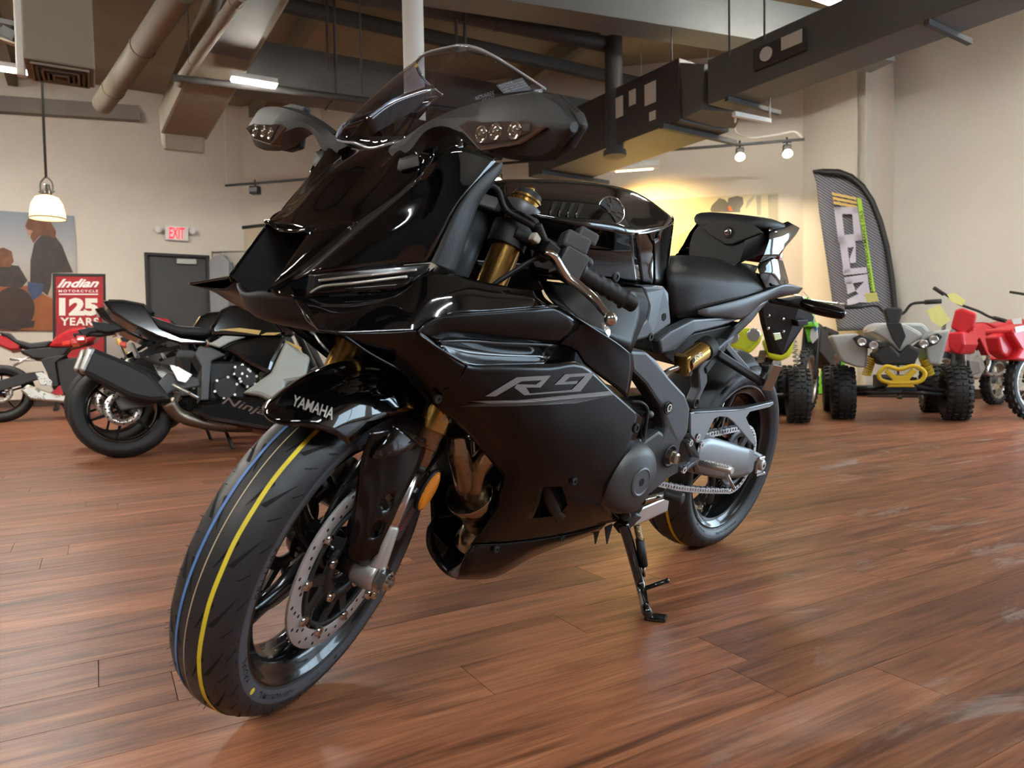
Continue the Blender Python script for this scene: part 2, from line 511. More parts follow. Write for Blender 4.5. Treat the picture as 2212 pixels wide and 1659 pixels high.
for j in range(-110, 60):
    off = rnd.random() * PL
    w0 = -0.7125 + (j + 0.5) * PW
    for i in range(-14, 14):
        c = V_AX * (i*PL + off) + WAX * w0
        if not inside(c) or (c - V_AX*PL/2).y < -7 : continue
        # seen?
        vis = False
        for s_ in (-0.5, 0, 0.5):
            q = c + V_AX*(s_*PL) - EYE
            dz = q.dot(_fw)
            if dz > 0.3 and abs(q.dot(_rt)/dz) < 0.74 and abs(q.dot(_up)/dz) < 0.56: vis = True
        cells.append((not vis, (c - EYE).length, c))
cells.sort(key=lambda t: (t[0], t[1]))
rest = MB()
Rp = Matrix((V_AX, -WAX, Vector((0,0,1)))).transposed()
for n_, (nv, dist, c) in enumerate(cells):
    if n_ < 300:
        M = Rp.to_4x4(); M.translation = c
        if n_ == 0: pl0.matrix_basis = M
        else: inst(pl0, M, floor)
    else: rest.box(c + Vector((0,0,-0.005)), (PL - 0.0016, PW - 0.0016, 0.010), Rp)
tag(rest.build('plank_field', M_wood, floor), 'remaining floor planks further off', kind='stuff')

# ---------------------------------------------------------------- ceiling
mb = MB(); mb.box((1.0, 4.0, CEIL + 0.05), (30, 30, 0.1)); ceiling = struct(mb.build('ceiling', M_deck))
def lb(mbx, p, q, w, h, z=None):
    mbx.bar(p, q, w, h)
def longbar(name, pa, pb, z, w, h, m, ext=(0, 0), kind='trim'):
    a, b = atz(*pa, z), atz(*pb, z); d = (b-a).normalized()
    a = a - d*ext[0]; b = b + d*ext[1]
    mb = MB(); mb.bar(a, b, w, h); return mb.build(name, m)
# purlins of the roof
n_tr = 0
def trim(o):
    global n_tr
    n_tr += 1; o.name = 'trim_%d' % n_tr; return struct(o)
for t in (-7.5, -4.2, -0.9, 2.4, 5.7):
    a = V_AX*t + U_AX*(-6) + Vector((0,0,CEIL-0.10)); b = V_AX*t + U_AX*14 + Vector((0,0,CEIL-0.10))
    mb = MB(); mb.bar(a, b, 0.12, 0.20); trim(mb.build('purlin', M_ducttan))
for t in (2.2, 5.2, 8.2):
    a = U_AX*t - V_AX*9 + Vector((0,0,CEIL-0.32)); b = U_AX*t + V_AX*9 + Vector((0,0,CEIL-0.32))
    mb = MB(); mb.bar(a, b, 0.10, 0.14); trim(mb.build('girder', M_steel))

# ---------------------------------------------------------------- ducts, pipes
Zup = Vector((0,0,1))
def thing1(o, label, cat, group=None): return tag(o, label, cat, group)
def hduct(name, pa, pb, z, w, h, m, label, cat='duct', bev=0.01):
    """horizontal duct whose lower near edge runs through pixels pa-pb at height z"""
    a, b = atz(*pa, z), atz(*pb, z); d = (b-a).normalized(); n = Vector((-d.y, d.x, 0))
    if n.dot(EYE - a) > 0: n = -n                          # away from the viewer
    mb = MB(); mb.bar(a + n*(w/2) + Zup*(h/2), b + n*(w/2) + Zup*(h/2), w, h)
    # flanges
    L = (b-a).length; k = 1
    while k * 1.2 < L:
        q = a + d*(k*1.2) + n*(w/2) + Zup*(h/2); mb.bar(q - d*0.015, q + d*0.015, w+0.03, h+0.03); k += 1
    o = mb.build(name, m, bevel=bev); tag(o, label, cat); return o
duct_a = hduct('air_duct', (478, 168), (1335, 300), 3.55, 0.5, 0.46, M_ductgrey, 'long grey rectangular air duct behind the white column', 'duct')
a = atz(478, 168, 3.56); mb = MB(); mb.bar(a + Zup*0.23 + U_AX*0.0 - V_AX*0.02, a - U_AX*4.0 + Zup*0.23 - V_AX*0.02, 0.42, 0.44)
mb.build('duct_branch', M_ductgrey, duct_a, bevel=0.01)
# tan flat duct with its boot on the left wall
a, b = atz(395, 268, 3.45), atz(560, -60, 3.9)
mb = MB(); mb.bar(a, b, 0.52, 0.34); mb.bar(a, a - Zup*0.28 + U_AX*0.12, 0.46, 0.3, up=U_AX)
tag(mb.build('air_duct', M_ducttan, bevel=0.03), 'tan insulated duct sloping to the corner between two tan pipes', 'duct')
# register box at the top left
c = atd(132, 160, 4.6); Rr = Matrix((V_AX, -U_AX, Zup)).transposed()
box = empty('air_register', c)
mb = MB(); mb.box((0,0,0.42), (0.37, 0.36, 0.84), Rr); mb.build('box', M_ducttan, box, bevel=0.01)
for i in range(5):
    w = 0.30 - i*0.055; mb = MB()
    for sx in (-1, 1):
        mb.box(Rr @ Vector((sx*w/2, 0, -0.006 - i*0.004)), (0.012, w, 0.02), Rr); mb.box(Rr @ Vector((0, sx*w/2, -0.006 - i*0.004)), (w, 0.012, 0.02), Rr)
    mb.build('louvre', M_steel if i % 2 else M_ducttan, box)
mb = MB(); mb.box(Rr @ Vector((0,0,0.0)), (0.32, 0.32, 0.004), Rr); mb.build('grille_plate', M_steel, box)
tag(box, 'tan air register box with concentric louvres at the upper left', 'vent')
mb = MB(); d_ = Rr @ Vector((-0.215, -0.1, 0)); mb.bar(c + d_ - Zup*0.02, c + d_ + Zup*0.9, 0.05, 0.06, up=U_AX)
tag(mb.build('conduit', M_white, bevel=0.01), 'pale upright strip along the edge of the tan register box', 'conduit')
def pipe(name, pa, pb, z, r, m, label, z2=None):
    a, b = atz(*pa, z), atz(*pb, z if z2 is None else z2)
    mb = MB(); mb.tube([a, b], r, 16); d = (b-a).normalized(); L = (b-a).length; k = 0.6
    while k < L: mb.tube([a + d*k, a + d*(k+0.05)], r*1.08, 16); k += 1.4
    return tag(mb.build(name, m, autos=40), label, 'pipe')
pipe('pipe', (222, 225), (395, -25), 3.75, 0.115, M_ducttan, 'thick tan pipe left of the tan insulated duct')
pipe('pipe', (388, 178), (520, -12), 3.5, 0.055, M_ducttan, 'thin tan pipe with hanger beside the tan insulated duct')
pipe('conduit', (372, 168), (1180, 262), 3.42, 0.035, M_steel, 'dark conduit under the long grey air duct')
dpipe = pipe('pipe', (640, -40), (1330, 100), 4.1, 0.085, M_steel, 'dark round pipe crossing behind the white column and dropping by the air handler')
a = atz(1325, 92, 4.1); b = Vector(a); b.z = 2.9
mb = MB(); mb.tube([a + Zup*0.05, b], 0.10, 16); mb.tube([b, b - Zup*0.06], 0.13, 16)
mb.build('pipe_drop', M_steel, dpipe, autos=40)
# big girder with the lit face
a, b = atz(905, -8, 3.95), atz(1730, 118, 3.95)
mb = MB(); mb.bar(a + Zup*0.22, b + Zup*0.22 + (b-a).normalized()*1.2, 0.35, 0.44); trim(mb.build('girder', mat('girder_grey', (0.17, 0.18, 0.175), 0.5, noise=0.06)))
mb = MB(); mb.bar(WL.hit(-60, 222, 0.08), WL.hit(300, 246, 0.08), 0.14, 0.22); trim(mb.build('ledge', mat('ledge_grey', (0.26, 0.24, 0.21), 0.8, noise=0.05)))
# main duct on the right and the air handler
a, b = atz(1529, 226, 3.0), atz(2107, 0, 3.0); d = azv(-33.5); L = (b - a).dot(-d) + 2.5
n = Vector((d.y, -d.x, 0)); n = n if n.dot(EYE - a) < 0 else -n
mb = MB(); mb.bar(a + n*0.22 + Zup*0.21, a - d*L + n*0.22 + Zup*0.21, 0.44, 0.42)
main = empty('air_duct', a)
o = mb.build('duct_body', mat('duct_olive', (0.095, 0.095, 0.085), 0.55, noise=0.06, nscale=2), bevel=0.008); o.parent = main; o.matrix_parent_inverse = Matrix.Translation(a).inverted()
def sub(o, par):
    o.parent = par; o.matrix_parent_inverse = Matrix.Translation(par.location).inverted(); return o
tag(main, 'large dark rectangular duct running along the right wall to the air handler', 'duct')
q = a - d*0.55 - n*0.01 + Zup*0.22
mb = MB(); mb.bar(q, q - d*0.52, 0.05, 0.19); sub(mb.build('controller', mat('controller_dark', (0.05, 0.04, 0.035), 0.4, noise=0.1), bevel=0.005), main)
mb = MB(); q2 = q - d*0.15 - n*0.03; mb.tube([q2, q2 - n*0.02], 0.06, 20); sub(mb.build('dial', M_white), main)
mb = MB(); q2 = q - d*0.40 - n*0.03 + Zup*0.03; mb.bar(q2, q2 - d*0.0 - n*0.008, 0.2, 0.11); sub(mb.build('label_plate', M_paper), main)
# hanger rails under the duct
for s_, w_ in ((0.25, 0.75), (2.05, 0.62)):
    q = a - d*s_ - Zup*0.025; mb = MB(); mb.bar(q - n*0.03, q + n*(w_), 0.04, 0.04); sub(mb.build('hanger_rail', M_steel), main)
# diffuser on the duct
q = a - d*3.0 + n*0.26 - Zup*0.05
dif = empty('ceiling_diffuser', q); Rd = Matrix((d, n, Zup)).transposed()
mb = MB()
for sx in (-1, 1):
    mb.box(Rd @ Vector((sx*0.29, 0, 0)), (0.06, 0.46, 0.10), Rd); mb.box(Rd @ Vector((0, sx*0.2, 0)), (0.52, 0.06, 0.10), Rd)
mb.build('frame', M_ductgrey, dif, bevel=0.006)
for i in range(9):
    mb = MB(); mb.box(Rd @ Vector((-0.24 + i*0.06, 0, -0.025)), (0.008, 0.36, 0.05), Rd @ Matrix.Rotation(0.6, 3, 'Y')); mb.build('slat', M_steel, dif)
tag(dif, 'grey louvred diffuser box under the dark duct by the right wall', 'vent')
# air handler
p0 = atz(1530, 232, 2.98)
hand = empty('air_handler', p0)
mb = MB(); hd = azv(-33.5); hn = Vector((hd.y, -hd.x, 0)); hn = hn if hn.dot(EYE - p0) < 0 else -hn
mb.bar(p0 + hd*0.35 + hn*0.35 + Zup*0.28, p0 + hd*3.0 + hn*0.35 + Zup*0.28, 0.75, 0.62); sub(mb.build('casing', mat('casing_brown', (0.045, 0.038, 0.033), 0.5, noise=0.08, nscale=2), bevel=0.01), hand)
mb = MB(); mb.bar(p0 + hd*0.0 + hn*0.22 + Zup*0.22, p0 + hd*0.35 + hn*0.35 + Zup*0.28, 0.44, 0.42, w2=0.74, h2=0.6); sub(mb.build('transition', M_ductgrey), hand)
for s_, zz, ww, hh, mm in ((0.75, 0.36, 0.16, 0.22, M_paper), (1.02, 0.40, 0.10, 0.16, M_paper), (1.25, 0.36, 0.16, 0.22, M_paper), (0.72, 0.12, 0.09, 0.09, M_paper), (2.0, 0.20, 0.05, 0.2, M_chrome)):
    mb = MB(); q = p0 + hd*s_ - hn*0.03 + Zup*zz; mb.bar(q - hd*ww/2, q + hd*ww/2, 0.008, hh); sub(mb.build('label_plate', mm), hand)
for s_ in (0.5, 2.6):
    mb = MB(); q = p0 + hd*s_ - Zup*0.06; mb.bar(q - hn*0.12, q + hn*1.0, 0.05, 0.05); sub(mb.build('hanger_rail', M_steel), hand)
tag(hand, 'dark air handler box with paper labels at the end of the right duct', 'air handler')
# white conduit and bracket near it
q = atz(1585, 246, 2.78); q2 = atz(1663, 262, 2.78)
mb = MB(); mb.bar(q, q2, 0.04, 0.04); mb.tube([q2 - Zup*0.0 , q2 + Zup*0.3], 0.008, 8); tag(mb.build('strut_bracket', M_white), 'white slotted strut below the air handler', 'bracket')
# threaded hanger rods
for i, (px, y0, y1, dd) in enumerate(((404, -10, 118, 6.2), (705, -10, 150, 7.2), (721, -10, 150, 7.2), (776, -10, 205, 6.6), (985, 62, 128, 7.4), (1004, 62, 128, 7.4), (1450, -10, 240, 7.5), (1575, -10, 118, 5.6), (1651, -10, 84, 5.4))):
    a_, b_ = atd(px, y0, dd), atd(px, y1, dd); b_.x, b_.y = a_.x, a_.y; a_.z = CEIL
    mb = MB(); mb.tube([a_, b_], 0.016 if i in (1, 2, 4, 5) else 0.008, 8)
    tag(mb.build('hanger_rod', M_steel), ['thin rod hanging beside the thin tan pipe', 'left one of two dark rods above the grey duct', 'right one of two dark rods above the grey duct', 'thin rod left of the white column', 'left one of two short rods right of the column', 'right one of two short rods right of the column', 'thin rod in front of the air handler labels', 'thin rod in front of the lit girder', 'rod nearest the right duct controller'][i], 'rod')
# white steel column
cpt = atd(892, 40, 5.0)
mb = MB(); mb.tube([(cpt.x, cpt.y, 0), (cpt.x, cpt.y, CEIL)], 0.072, 28); mb.box((cpt.x, cpt.y, 0.008), (0.26, 0.26, 0.016))
trim(mb.build('column', M_pole))

# ---------------------------------------------------------------- lights of the room
M_led_w = mat('led_warm', (1, 0.95, 0.85), 0.5, emit=(1.0, 0.87, 0.68), estr=420)
M_led_c = mat('led_cool', (1, 1, 1), 0.5, emit=(0.86, 0.95, 1.0), estr=420)
M_led_n = mat('led_neutral', (1, 1, 1), 0.5, emit=(1.0, 0.95, 0.84), estr=420)
def strip(c, d, L, m, label, w=0.09, group=None):
    c = Vector(c); t = empty('strip_light', c); x = Vector((d.y, -d.x, 0))
    mb = MB(); mb.bar(d*(-L/2) + Zup*0.03, d*(L/2) + Zup*0.03, w + 0.03, 0.05); mb.build('housing', M_white, t)
    mb = MB(); mb.bar(d*(-L/2+0.01) - Zup*0.004, d*(L/2-0.01) - Zup*0.004, w, 0.018); mb.build('diffuser', m, t)
    tag(t, label, 'light', group); return t
a, b = atz(499, 170, 3.35), atz(598, 186, 3.35)
strip((a+b)/2, (b-a).normalized(), (b-a).length, M_led_n, 'bright strip light under the grey duct near the left corner', group='strip lights')
c = atd(10, 149, 7.5); strip(c, V_AX, 1.0, M_led_n, 'strip light at the far upper left beside the register box', group='strip lights')
c = atd(1770, -6, 7.0); strip(c, V_AX, 1.2, M_led_c, 'strip light glowing above the right duct', group='strip lights')
M_led_fill = mat('led_wall', (1, 1, 1), 0.5, emit=(1.0, 0.965, 0.88), estr=145)
M_led_x = mat('led_bright', (1, 1, 1), 0.5, emit=(1.0, 0.95, 0.85), estr=300)
for o_ in bpy.data.objects:
    if o_.name.startswith('diffuser') and o_.parent and o_.parent.name in ('strip_light', 'strip_light.001', 'strip_light.002'): o_.data.materials[0] = M_led_x
for i, (x, y, z, mm) in enumerate(((-6.6, 6.6, 4.3, M_led_fill), (5.9, 5.0, 4.3, M_led_fill), (-6.0, 2.0, 4.2, M_led_n), (2.2, -3.4, 4.2, M_led_c), (6.6, -0.6, 4.2, M_led_c), (-3.4, -3.6, 4.2, M_led_n))):  # assumed, unseen strips; those near the side walls are added to brighten them
    strip((x, y, z), V_AX, 2.4, mm, ['strip light close to the left wall', 'strip light close to the right wall', 'strip light over the left side of the showroom', 'strip light behind the viewer', 'strip light over the right side of the showroom', 'strip light behind the viewer to the left', 'strip light deepest behind the viewer on the right'][i], group='strip lights')
# ================================================================ THE BLACK SPORT MOTORCYCLE
BX, BY, YAW, LEAN, STEER, WBASE, RAKE, RL = 0.59808, 2.32958, -2.345238, 0.224416, 0.440543, 1.42, math.radians(22.6), 0.08
M_bike = Matrix.Translation((BX, BY, RL)) @ Matrix.Rotation(YAW, 4, 'Z') @ Matrix.Rotation(-LEAN, 4, 'X') @ Matrix.Translation((0, 0, -RL))
M_inv = M_bike.inverted()
_eb = M_inv @ EYE; _rotinv = M_inv.to_3x3()
SA = Vector((-math.sin(RAKE), 0, math.cos(RAKE))); SF = Vector((math.cos(RAKE), 0, math.sin(RAKE)))
SC0 = Vector((WBASE - 0.03*math.cos(RAKE), 0, 0.30 - 0.03*math.sin(RAKE)))
_ms = Matrix.Translation(SC0) @ Matrix.Rotation(STEER, 4, SA) @ Matrix.Translation(-SC0)
_msi = _ms.inverted()
def steer(q): return _ms @ Vector(q)
def P(px, py, y):
    """point of the motorcycle seen at px, py and y to the left of its centre plane"""
    d = _rotinv @ ray(px, py); t = (y - _eb.y) / d.y
    return _eb + d*t
_ebf = _msi @ _eb; _ri2 = _msi.to_3x3() @ _rotinv
def PF(px, py, y):
    """the same in the frame of the (unsteered) front end"""
    d = _ri2 @ ray(px, py); t = (y - _ebf.y) / d.y
    return _ebf + d*t
def PS(px, py, y): return steer(PF(px, py, y))
def FK(t, off, y): return Vector((WBASE, y, 0.30)) + SA*t + SF*off     # along the fork
K = lambda *a: [P(*q) for q in a]

M_gloss = mat('paint_black_gloss', (0.0016, 0.0015, 0.0016), 0.1, coat=1.0, spec=0.08, noise=0.1, nscale=8)
M_satin = mat('paint_black_satin', (0.0035, 0.003, 0.003), 0.2, spec=0.35, noise=0.1, nscale=8)
M_matte = mat('plastic_matte', (0.014, 0.0145, 0.015), 0.5, bump=0.25, bscale=900)
M_dark = mat('plastic_dark', (0.006, 0.006, 0.006), 0.55, noise=0.1, nscale=30)
M_frame = mat('frame_grey', (0.092, 0.101, 0.112), 0.38, 0.3, bump=0.12, bscale=1200)
M_swing = mat('swingarm_grey', (0.30, 0.325, 0.345), 0.38, 0.55, bump=0.1, bscale=1200)
M_rubber = mat('tyre_rubber', (0.016, 0.017, 0.019), 0.48, noise=0.12, nscale=60, rvar=0.06)
M_side_sheen = mat('tyre_sidewall', (0.055, 0.062, 0.074), 0.42, noise=0.1, nscale=40)  # rubber sidewall with the cool light's bluish sheen put into its colour
M_groove = mat('tyre_groove', (0.0015, 0.0015, 0.0015), 0.9, noise=0.1)
M_rim = mat('rim_black', (0.008, 0.008, 0.0085), 0.18, 0.3, coat=0.4, noise=0.1)
M_disc = mat('disc_steel', (0.52, 0.515, 0.51), 0.34, 0.6, noise=0.04, nscale=40)
M_hole = mat('hole_black', (0.003, 0.003, 0.003), 0.8, noise=0.1)
M_alu_s = mat('alloy_satin', (0.52, 0.50, 0.46), 0.42, 0.85, bump=0.1, bscale=1500)
M_alu_p = mat('alloy_polished', (0.72, 0.71, 0.69), 0.16, 1.0, rvar=0.05)
M_gold = mat('fork_gold', (0.46, 0.27, 0.075), 0.24, 0.95, noise=0.04, nscale=20)
M_brown = mat('fork_bronze', (0.17, 0.075, 0.035), 0.3, 0.7, rvar=0.05)
M_amber = mat('reflector_amber', (0.75, 0.24, 0.01), 0.15, coat=1.0, bump=0.9, bscale=500)
M_seat = mat('seat_leather', (0.011, 0.0115, 0.012), 0.5, spec=0.4, bump=0.3, bscale=700)
def thin_glass(name, tint, rough=0.02):
    m = bpy.data.materials.new(name); m.use_nodes = True; nt = m.node_tree; nt.nodes.remove(nt.nodes['Principled BSDF'])
    tr = nt.nodes.new('ShaderNodeBsdfTransparent'); nz = nt.nodes.new('ShaderNodeTexNoise'); nz.inputs['Scale'].default_value = 3
    mx = nt.nodes.new('ShaderNodeMixRGB'); mx.inputs[1].default_value = (*[c*0.97 for c in tint], 1); mx.inputs[2].default_value = (*tint, 1); nt.links.new(nz.outputs['Fac'], mx.inputs[0]); nt.links.new(mx.outputs[0], tr.inputs[0])
    gl = nt.nodes.new('ShaderNodeBsdfGlossy'); gl.inputs['Roughness'].default_value = rough; gl.inputs[0].default_value = (1, 1, 1, 1)
    lw = nt.nodes.new('ShaderNodeLayerWeight'); lw.inputs[0].default_value = 0.5; pw = nt.nodes.new('ShaderNodeMath'); pw.operation = 'POWER'; pw.inputs[1].default_value = 4.0; nt.links.new(lw.outputs['Facing'], pw.inputs[0]); fr = nt.nodes.new('ShaderNodeMapRange'); fr.inputs['To Min'].default_value = 0.035; fr.inputs['To Max'].default_value = 0.9; nt.links.new(pw.outputs[0], fr.inputs['Value'])
    ms = nt.nodes.new('ShaderNodeMixShader'); nt.links.new(fr.outputs[0], ms.inputs[0]); nt.links.new(tr.outputs[0], ms.inputs[1]); nt.links.new(gl.outputs[0], ms.inputs[2])
    nt.links.new(ms.outputs[0], nt.nodes['Material Output'].inputs[0]); MATS[name] = m; return m
M_screen = thin_glass('screen_smoke', (0.76, 0.76, 0.80))
M_lensd = mat('lens_smoke', (0.06, 0.045, 0.04), 0.03, coat=1.0, spec=0.7, noise=0.1)
M_lensc = mat('lens_clear', (0.42, 0.40, 0.37), 0.06, 0.5, coat=1.0, rvar=0.03)
M_decal = mat('decal_grey', (0.20, 0.20, 0.205), 0.35, 0.2, noise=0.05)
M_decal_d = mat('decal_dark', (0.045, 0.043, 0.042), 0.35, noise=0.05)
M_letter = mat('letter_silver', (0.30, 0.28, 0.26), 0.35, 0.3, noise=0.05)
M_yellow = mat('tyre_yellow', (0.62, 0.50, 0.03), 0.6, noise=0.12, nscale=80)
M_blue = mat('tyre_blue', (0.07, 0.17, 0.40), 0.6, noise=0.12, nscale=80)
M_cream = mat('tyre_cream', (0.55, 0.42, 0.26), 0.6, noise=0.1)
M_red = mat('red_letters', (0.55, 0.02, 0.02), 0.4, noise=0.05)
M_exh = mat('exhaust_steel', (0.32, 0.25, 0.17), 0.24, 1.0, rvar=0.08, nscale=30)
M_chain = mat('chain_steel', (0.62, 0.62, 0.62), 0.25, 1.0, rvar=0.05)
M_engine = mat('engine_grey', (0.075, 0.078, 0.08), 0.42, 0.5, bump=0.12, bscale=900)
M_rad = mat('radiator_fins', (0.02, 0.02, 0.021), 0.5, 0.5, noise=0.2, nscale=300)
M_whiteprint = mat('print_white', (0.75, 0.74, 0.72), 0.5, noise=0.03)

bike = empty('sport_motorcycle', M=M_bike)
tag(bike, 'black sport motorcycle with gold forks and amber reflector on its side stand, filling the foreground', 'motorcycle')

def plate(name, pts, m, t=0.012, parent=None, bevel=0.002, f=P, out=(0, 1, 0), smooth=False):
    """outline (px, py, y) with thickness t inward"""
    mb = MB(); mb.prism([f(*q) for q in pts], Vector(out) * -t, smooth)
    return mb.build(name, m, parent or bike, bevel=bevel)
def patch(name, rows, m, parent=None, nu=4, nv=4, solid=0.003, f=P, mirror=False, out=(0, 1, 0), autos=None):
    mb = MB(); mb.grid([[q if isinstance(q, Vector) else f(*q) for q in r] for r in rows], nu, nv)
    o = mb.build(name, m, parent or bike, solid=solid, outward=out, autos=autos)
    if mirror:
        mb2 = MB()
        mb2.add([Vector((q.x, -q.y, q.z)) for q in mb.v], mb.f)
        mb2.build(name, m, parent or bike, solid=solid, outward=(out[0], -out[1], out[2]), autos=autos)
    return o

# ---------------------------------------------------------------- wheels
def tyre_point(c, prof, th, s):
    """point of the tyre surface: angle th, s signed from -1 to 1 across the profile (list of (r, y) bead to crown)"""
    n = len(prof) - 1; a = (1 - abs(s)) * n; i = min(int(a), n - 1); f_ = a - i
    r = prof[i][0]*(1-f_) + prof[i+1][0]*f_; y = prof[i][1]*(1-f_) + prof[i+1][1]*f_
    y = math.copysign(y, s)
    return Vector((c[0] + r*math.cos(th), y, c[2] + r*math.sin(th)))
def dense(prof, n=4):
    return [(q.x, q.y) for q in crom([Vector((r, y, 0)) for r, y in prof], n)]
def tyre_strip(mb, c, prof, th0, th1, s0, s1, w0, w1, n=6, lift=0.0006, wig=None):
    """thin band lying on the tyre"""
    vs = []
    for i in range(n + 1):
        f_ = i / n; th = th0 + (th1-th0)*f_; s = s0 + (s1-s0)*f_; w = w0 + (w1-w0)*f_
        if wig: s += wig(th)
        for k in (-0.5, 0.5):
            q = tyre_point(c, prof, th, max(-0.999, min(0.999, s + k*w)))
            d = Vector((q.x - c[0], 0, q.z - c[2])).normalized(); yy = q.y
            nrm = (d * 1.0 + Vector((0, 1, 0)) * (yy / 0.06) * 0.8).normalized()
            vs.append(q + nrm * lift)
    mb.add(vs, [(2*i, 2*i+1, 2*i+3, 2*i+2) for i in range(n)])
PROF_F = [(0.224, 0.046), (0.236, 0.0536), (0.252, 0.0585), (0.268, 0.0585), (0.281, 0.052), (0.291, 0.038), (0.2975, 0.020), (0.300, 0.0)]
PROF_R = [(0.224, 0.066), (0.238, 0.0765), (0.252, 0.086), (0.266, 0.0895), (0.280, 0.085), (0.296, 0.066), (0.310, 0.036), (0.315, 0.0)]
def rim_mesh(mb, c, w, nsp, xf=None, hub=0.04, hw=0.04, twist=0.2, a_off=0.0, rr=1.0):
    w2 = w/2
    prof = [(0.2345, w2+0.002), (0.2295, w2+0.003), (0.2235, w2-0.002), (0.217, w2-0.010), (0.205, w2-0.014), (0.197, w2*0.45), (0.1965, 0)]
    prof = [(r*rr, y) for r, y in prof]
    full = prof + [(r, -y) for r, y in reversed(prof[:-1])]
    out = [(0.228*rr, -w2), (0.214*rr, -w2*0.5), (0.214*rr, w2*0.5), (0.228*rr, w2)]
    mb.lathe(c, (0, 1, 0), full + out, 72, closed=True)
    mb.lathe(c, (0, 1, 0), [(0.012, hw+0.012), (hub*0.7, hw+0.012), (hub, hw*0.8), (hub*1.15, 0), (hub, -hw*0.8), (hub*0.7, -hw-0.012), (0.012, -hw-0.012)], 28)
    for i in range(nsp):
        a = a_off + 2*math.pi*i/nsp
        d = Vector((math.cos(a), 0, math.sin(a))); d2 = Vector((math.cos(a+twist), 0, math.sin(a+twist))); tng = Vector((-math.sin(a), 0, math.cos(a)))
        C0 = Vector(c)
        pts = [C0 + d*hub*0.8, C0 + d*0.09, C0 + d*0.13 + tng*twist*0.05, C0 + d*0.17 + tng*twist*0.12, C0 + d2*0.204]
        pts = crom(pts, 4); n_ = len(pts)
        mb.tube(pts, [0.028 - 0.009*math.sin(math.pi*min(1, i_/(n_-1)*1.1)*0.9) for i_ in range(n_)], 10, flat=0.62, up=(0, 1, 0), caps=False)
def tyre_geo(mb, c, prof):
    pr = dense(prof, 3); full = pr + [(r, -y) for r, y in reversed(pr[:-1])]
    mb.lathe(c, (0, 1, 0), [(r, y) for r, y in full], 112)
def ring_text(mb, c, R, y, txt, a_mid, h, shear=0.0, space=1.0, flip=False):
    vs, fs = text_geo(txt, 1.0, shear, 0, 'CENTER', 0.01, space)
    y0 = min(v.y for v in vs); y1 = max(v.y for v in vs); k = h/(y1-y0)
    pts = []
    for v in vs:
        rr = R + (v.y - (y0+y1)/2)*k; a = a_mid + v.x*k/R
        pts.append(Vector((c[0] + rr*math.cos(a), y, c[2] + rr*math.sin(a))))
    mb.add(pts, fs, False)

CF = Vector((WBASE, 0, 0.30)); CR = Vector((0, 0, 0.315))
# ---- front wheel
mb = MB(steer); rim_mesh(mb, CF, 0.100, 5, a_off=math.radians(262), twist=0.16); fwheel = mb.build('wheel', M_rim, bike, autos=50)
fwheel['label'] = 'black five-spoke front wheel'
mb = MB(steer); tyre_geo(mb, CF, PROF_F); tyre = mb.build('tyre', M_rubber, fwheel)
pf = dense(PROF_F, 3)
mb = MB(steer)
mb.lathe(CF, (0, 1, 0), [(r, y + 0.0004) for r, y in dense([(0.2372, 0.0544), (0.244, 0.0565), (0.252, 0.0589), (0.259, 0.0590)], 3)], 96); mb.build('sidewall_band', M_side_sheen, fwheel)
PIT = 20
mb = MB(steer)
for k in range(PIT):
    t0 = 2*math.pi*k/PIT; D = math.radians
    for sg, ph in ((1, 0.0), (-1, D(9))):
        tyre_strip(mb, CF, pf, t0+ph+D(0), t0+ph+D(8.5), 0.075*sg, 0.185*sg, 0.008, 0.062, 5)        # long slash by the stripe
        tyre_strip(mb, CF, pf, t0+ph+D(8.5), t0+ph+D(9.2), 0.185*sg, 0.195*sg, 0.062, 0.006, 2)
        tyre_strip(mb, CF, pf, t0+ph+D(2), t0+ph+D(12), 0.23*sg, 0.43*sg, 0.066, 0.010, 6)       # outer slash
        tyre_strip(mb, CF, pf, t0+ph+D(8), t0+ph+D(11.5), 0.47*sg, 0.61*sg, 0.030, 0.024, 4)      # short sipe
        tyre_strip(mb, CF, pf, t0+ph+D(-1), t0+ph+D(2.0), 0.36*sg, 0.50*sg, 0.030, 0.024, 4)
mb.build('tread_groove', M_groove, fwheel)['kind'] = 'stuff'
for nm, mm, s_, w_, wg in (('tread_stripe', M_yellow, 0.165, 0.046, lambda th: 0.010*(abs(((th*PIT/(2*math.pi)) % 1) - 0.5) - 0.25)), ('tread_stripe', M_blue, -0.15, 0.038, None), ('tread_stripe', M_cream, -0.02, 0.010, None)):
    mb = MB(steer); tyre_strip(mb, CF, pf, 0, 2*math.pi, s_, s_, w_, w_, 220, 0.0008, wg); o = mb.build(nm, mm, fwheel)
    o['label'] = {'tyre_yellow': 'yellow paint line round the tread', 'tyre_blue': 'blue paint line round the tread', 'tyre_cream': 'thin cream line round the tread'}[mm.name]
mb = MB(steer); r2 = random.Random(3)
for k in range(190):
    th = r2.random()*2*math.pi; s_ = r2.choice((-1, 1)) * r2.choice((0.02, 0.30, 0.33, 0.42, 0.55, 0.62))
    q = tyre_point(CF, pf, th, s_); d = Vector((math.cos(th), (q.y/0.06)*0.9, math.sin(th))).normalized(); d2 = (d + Vector((r2.uniform(-.5,.5), r2.uniform(-.5,.5), r2.uniform(-.5,.5)))).normalized()
    mb.tube([q, q + d*0.003 + d2*0.003], [0.0005, 0.0003], 4)
mb.build('rubber_hair', M_groove, fwheel)['kind'] = 'stuff'
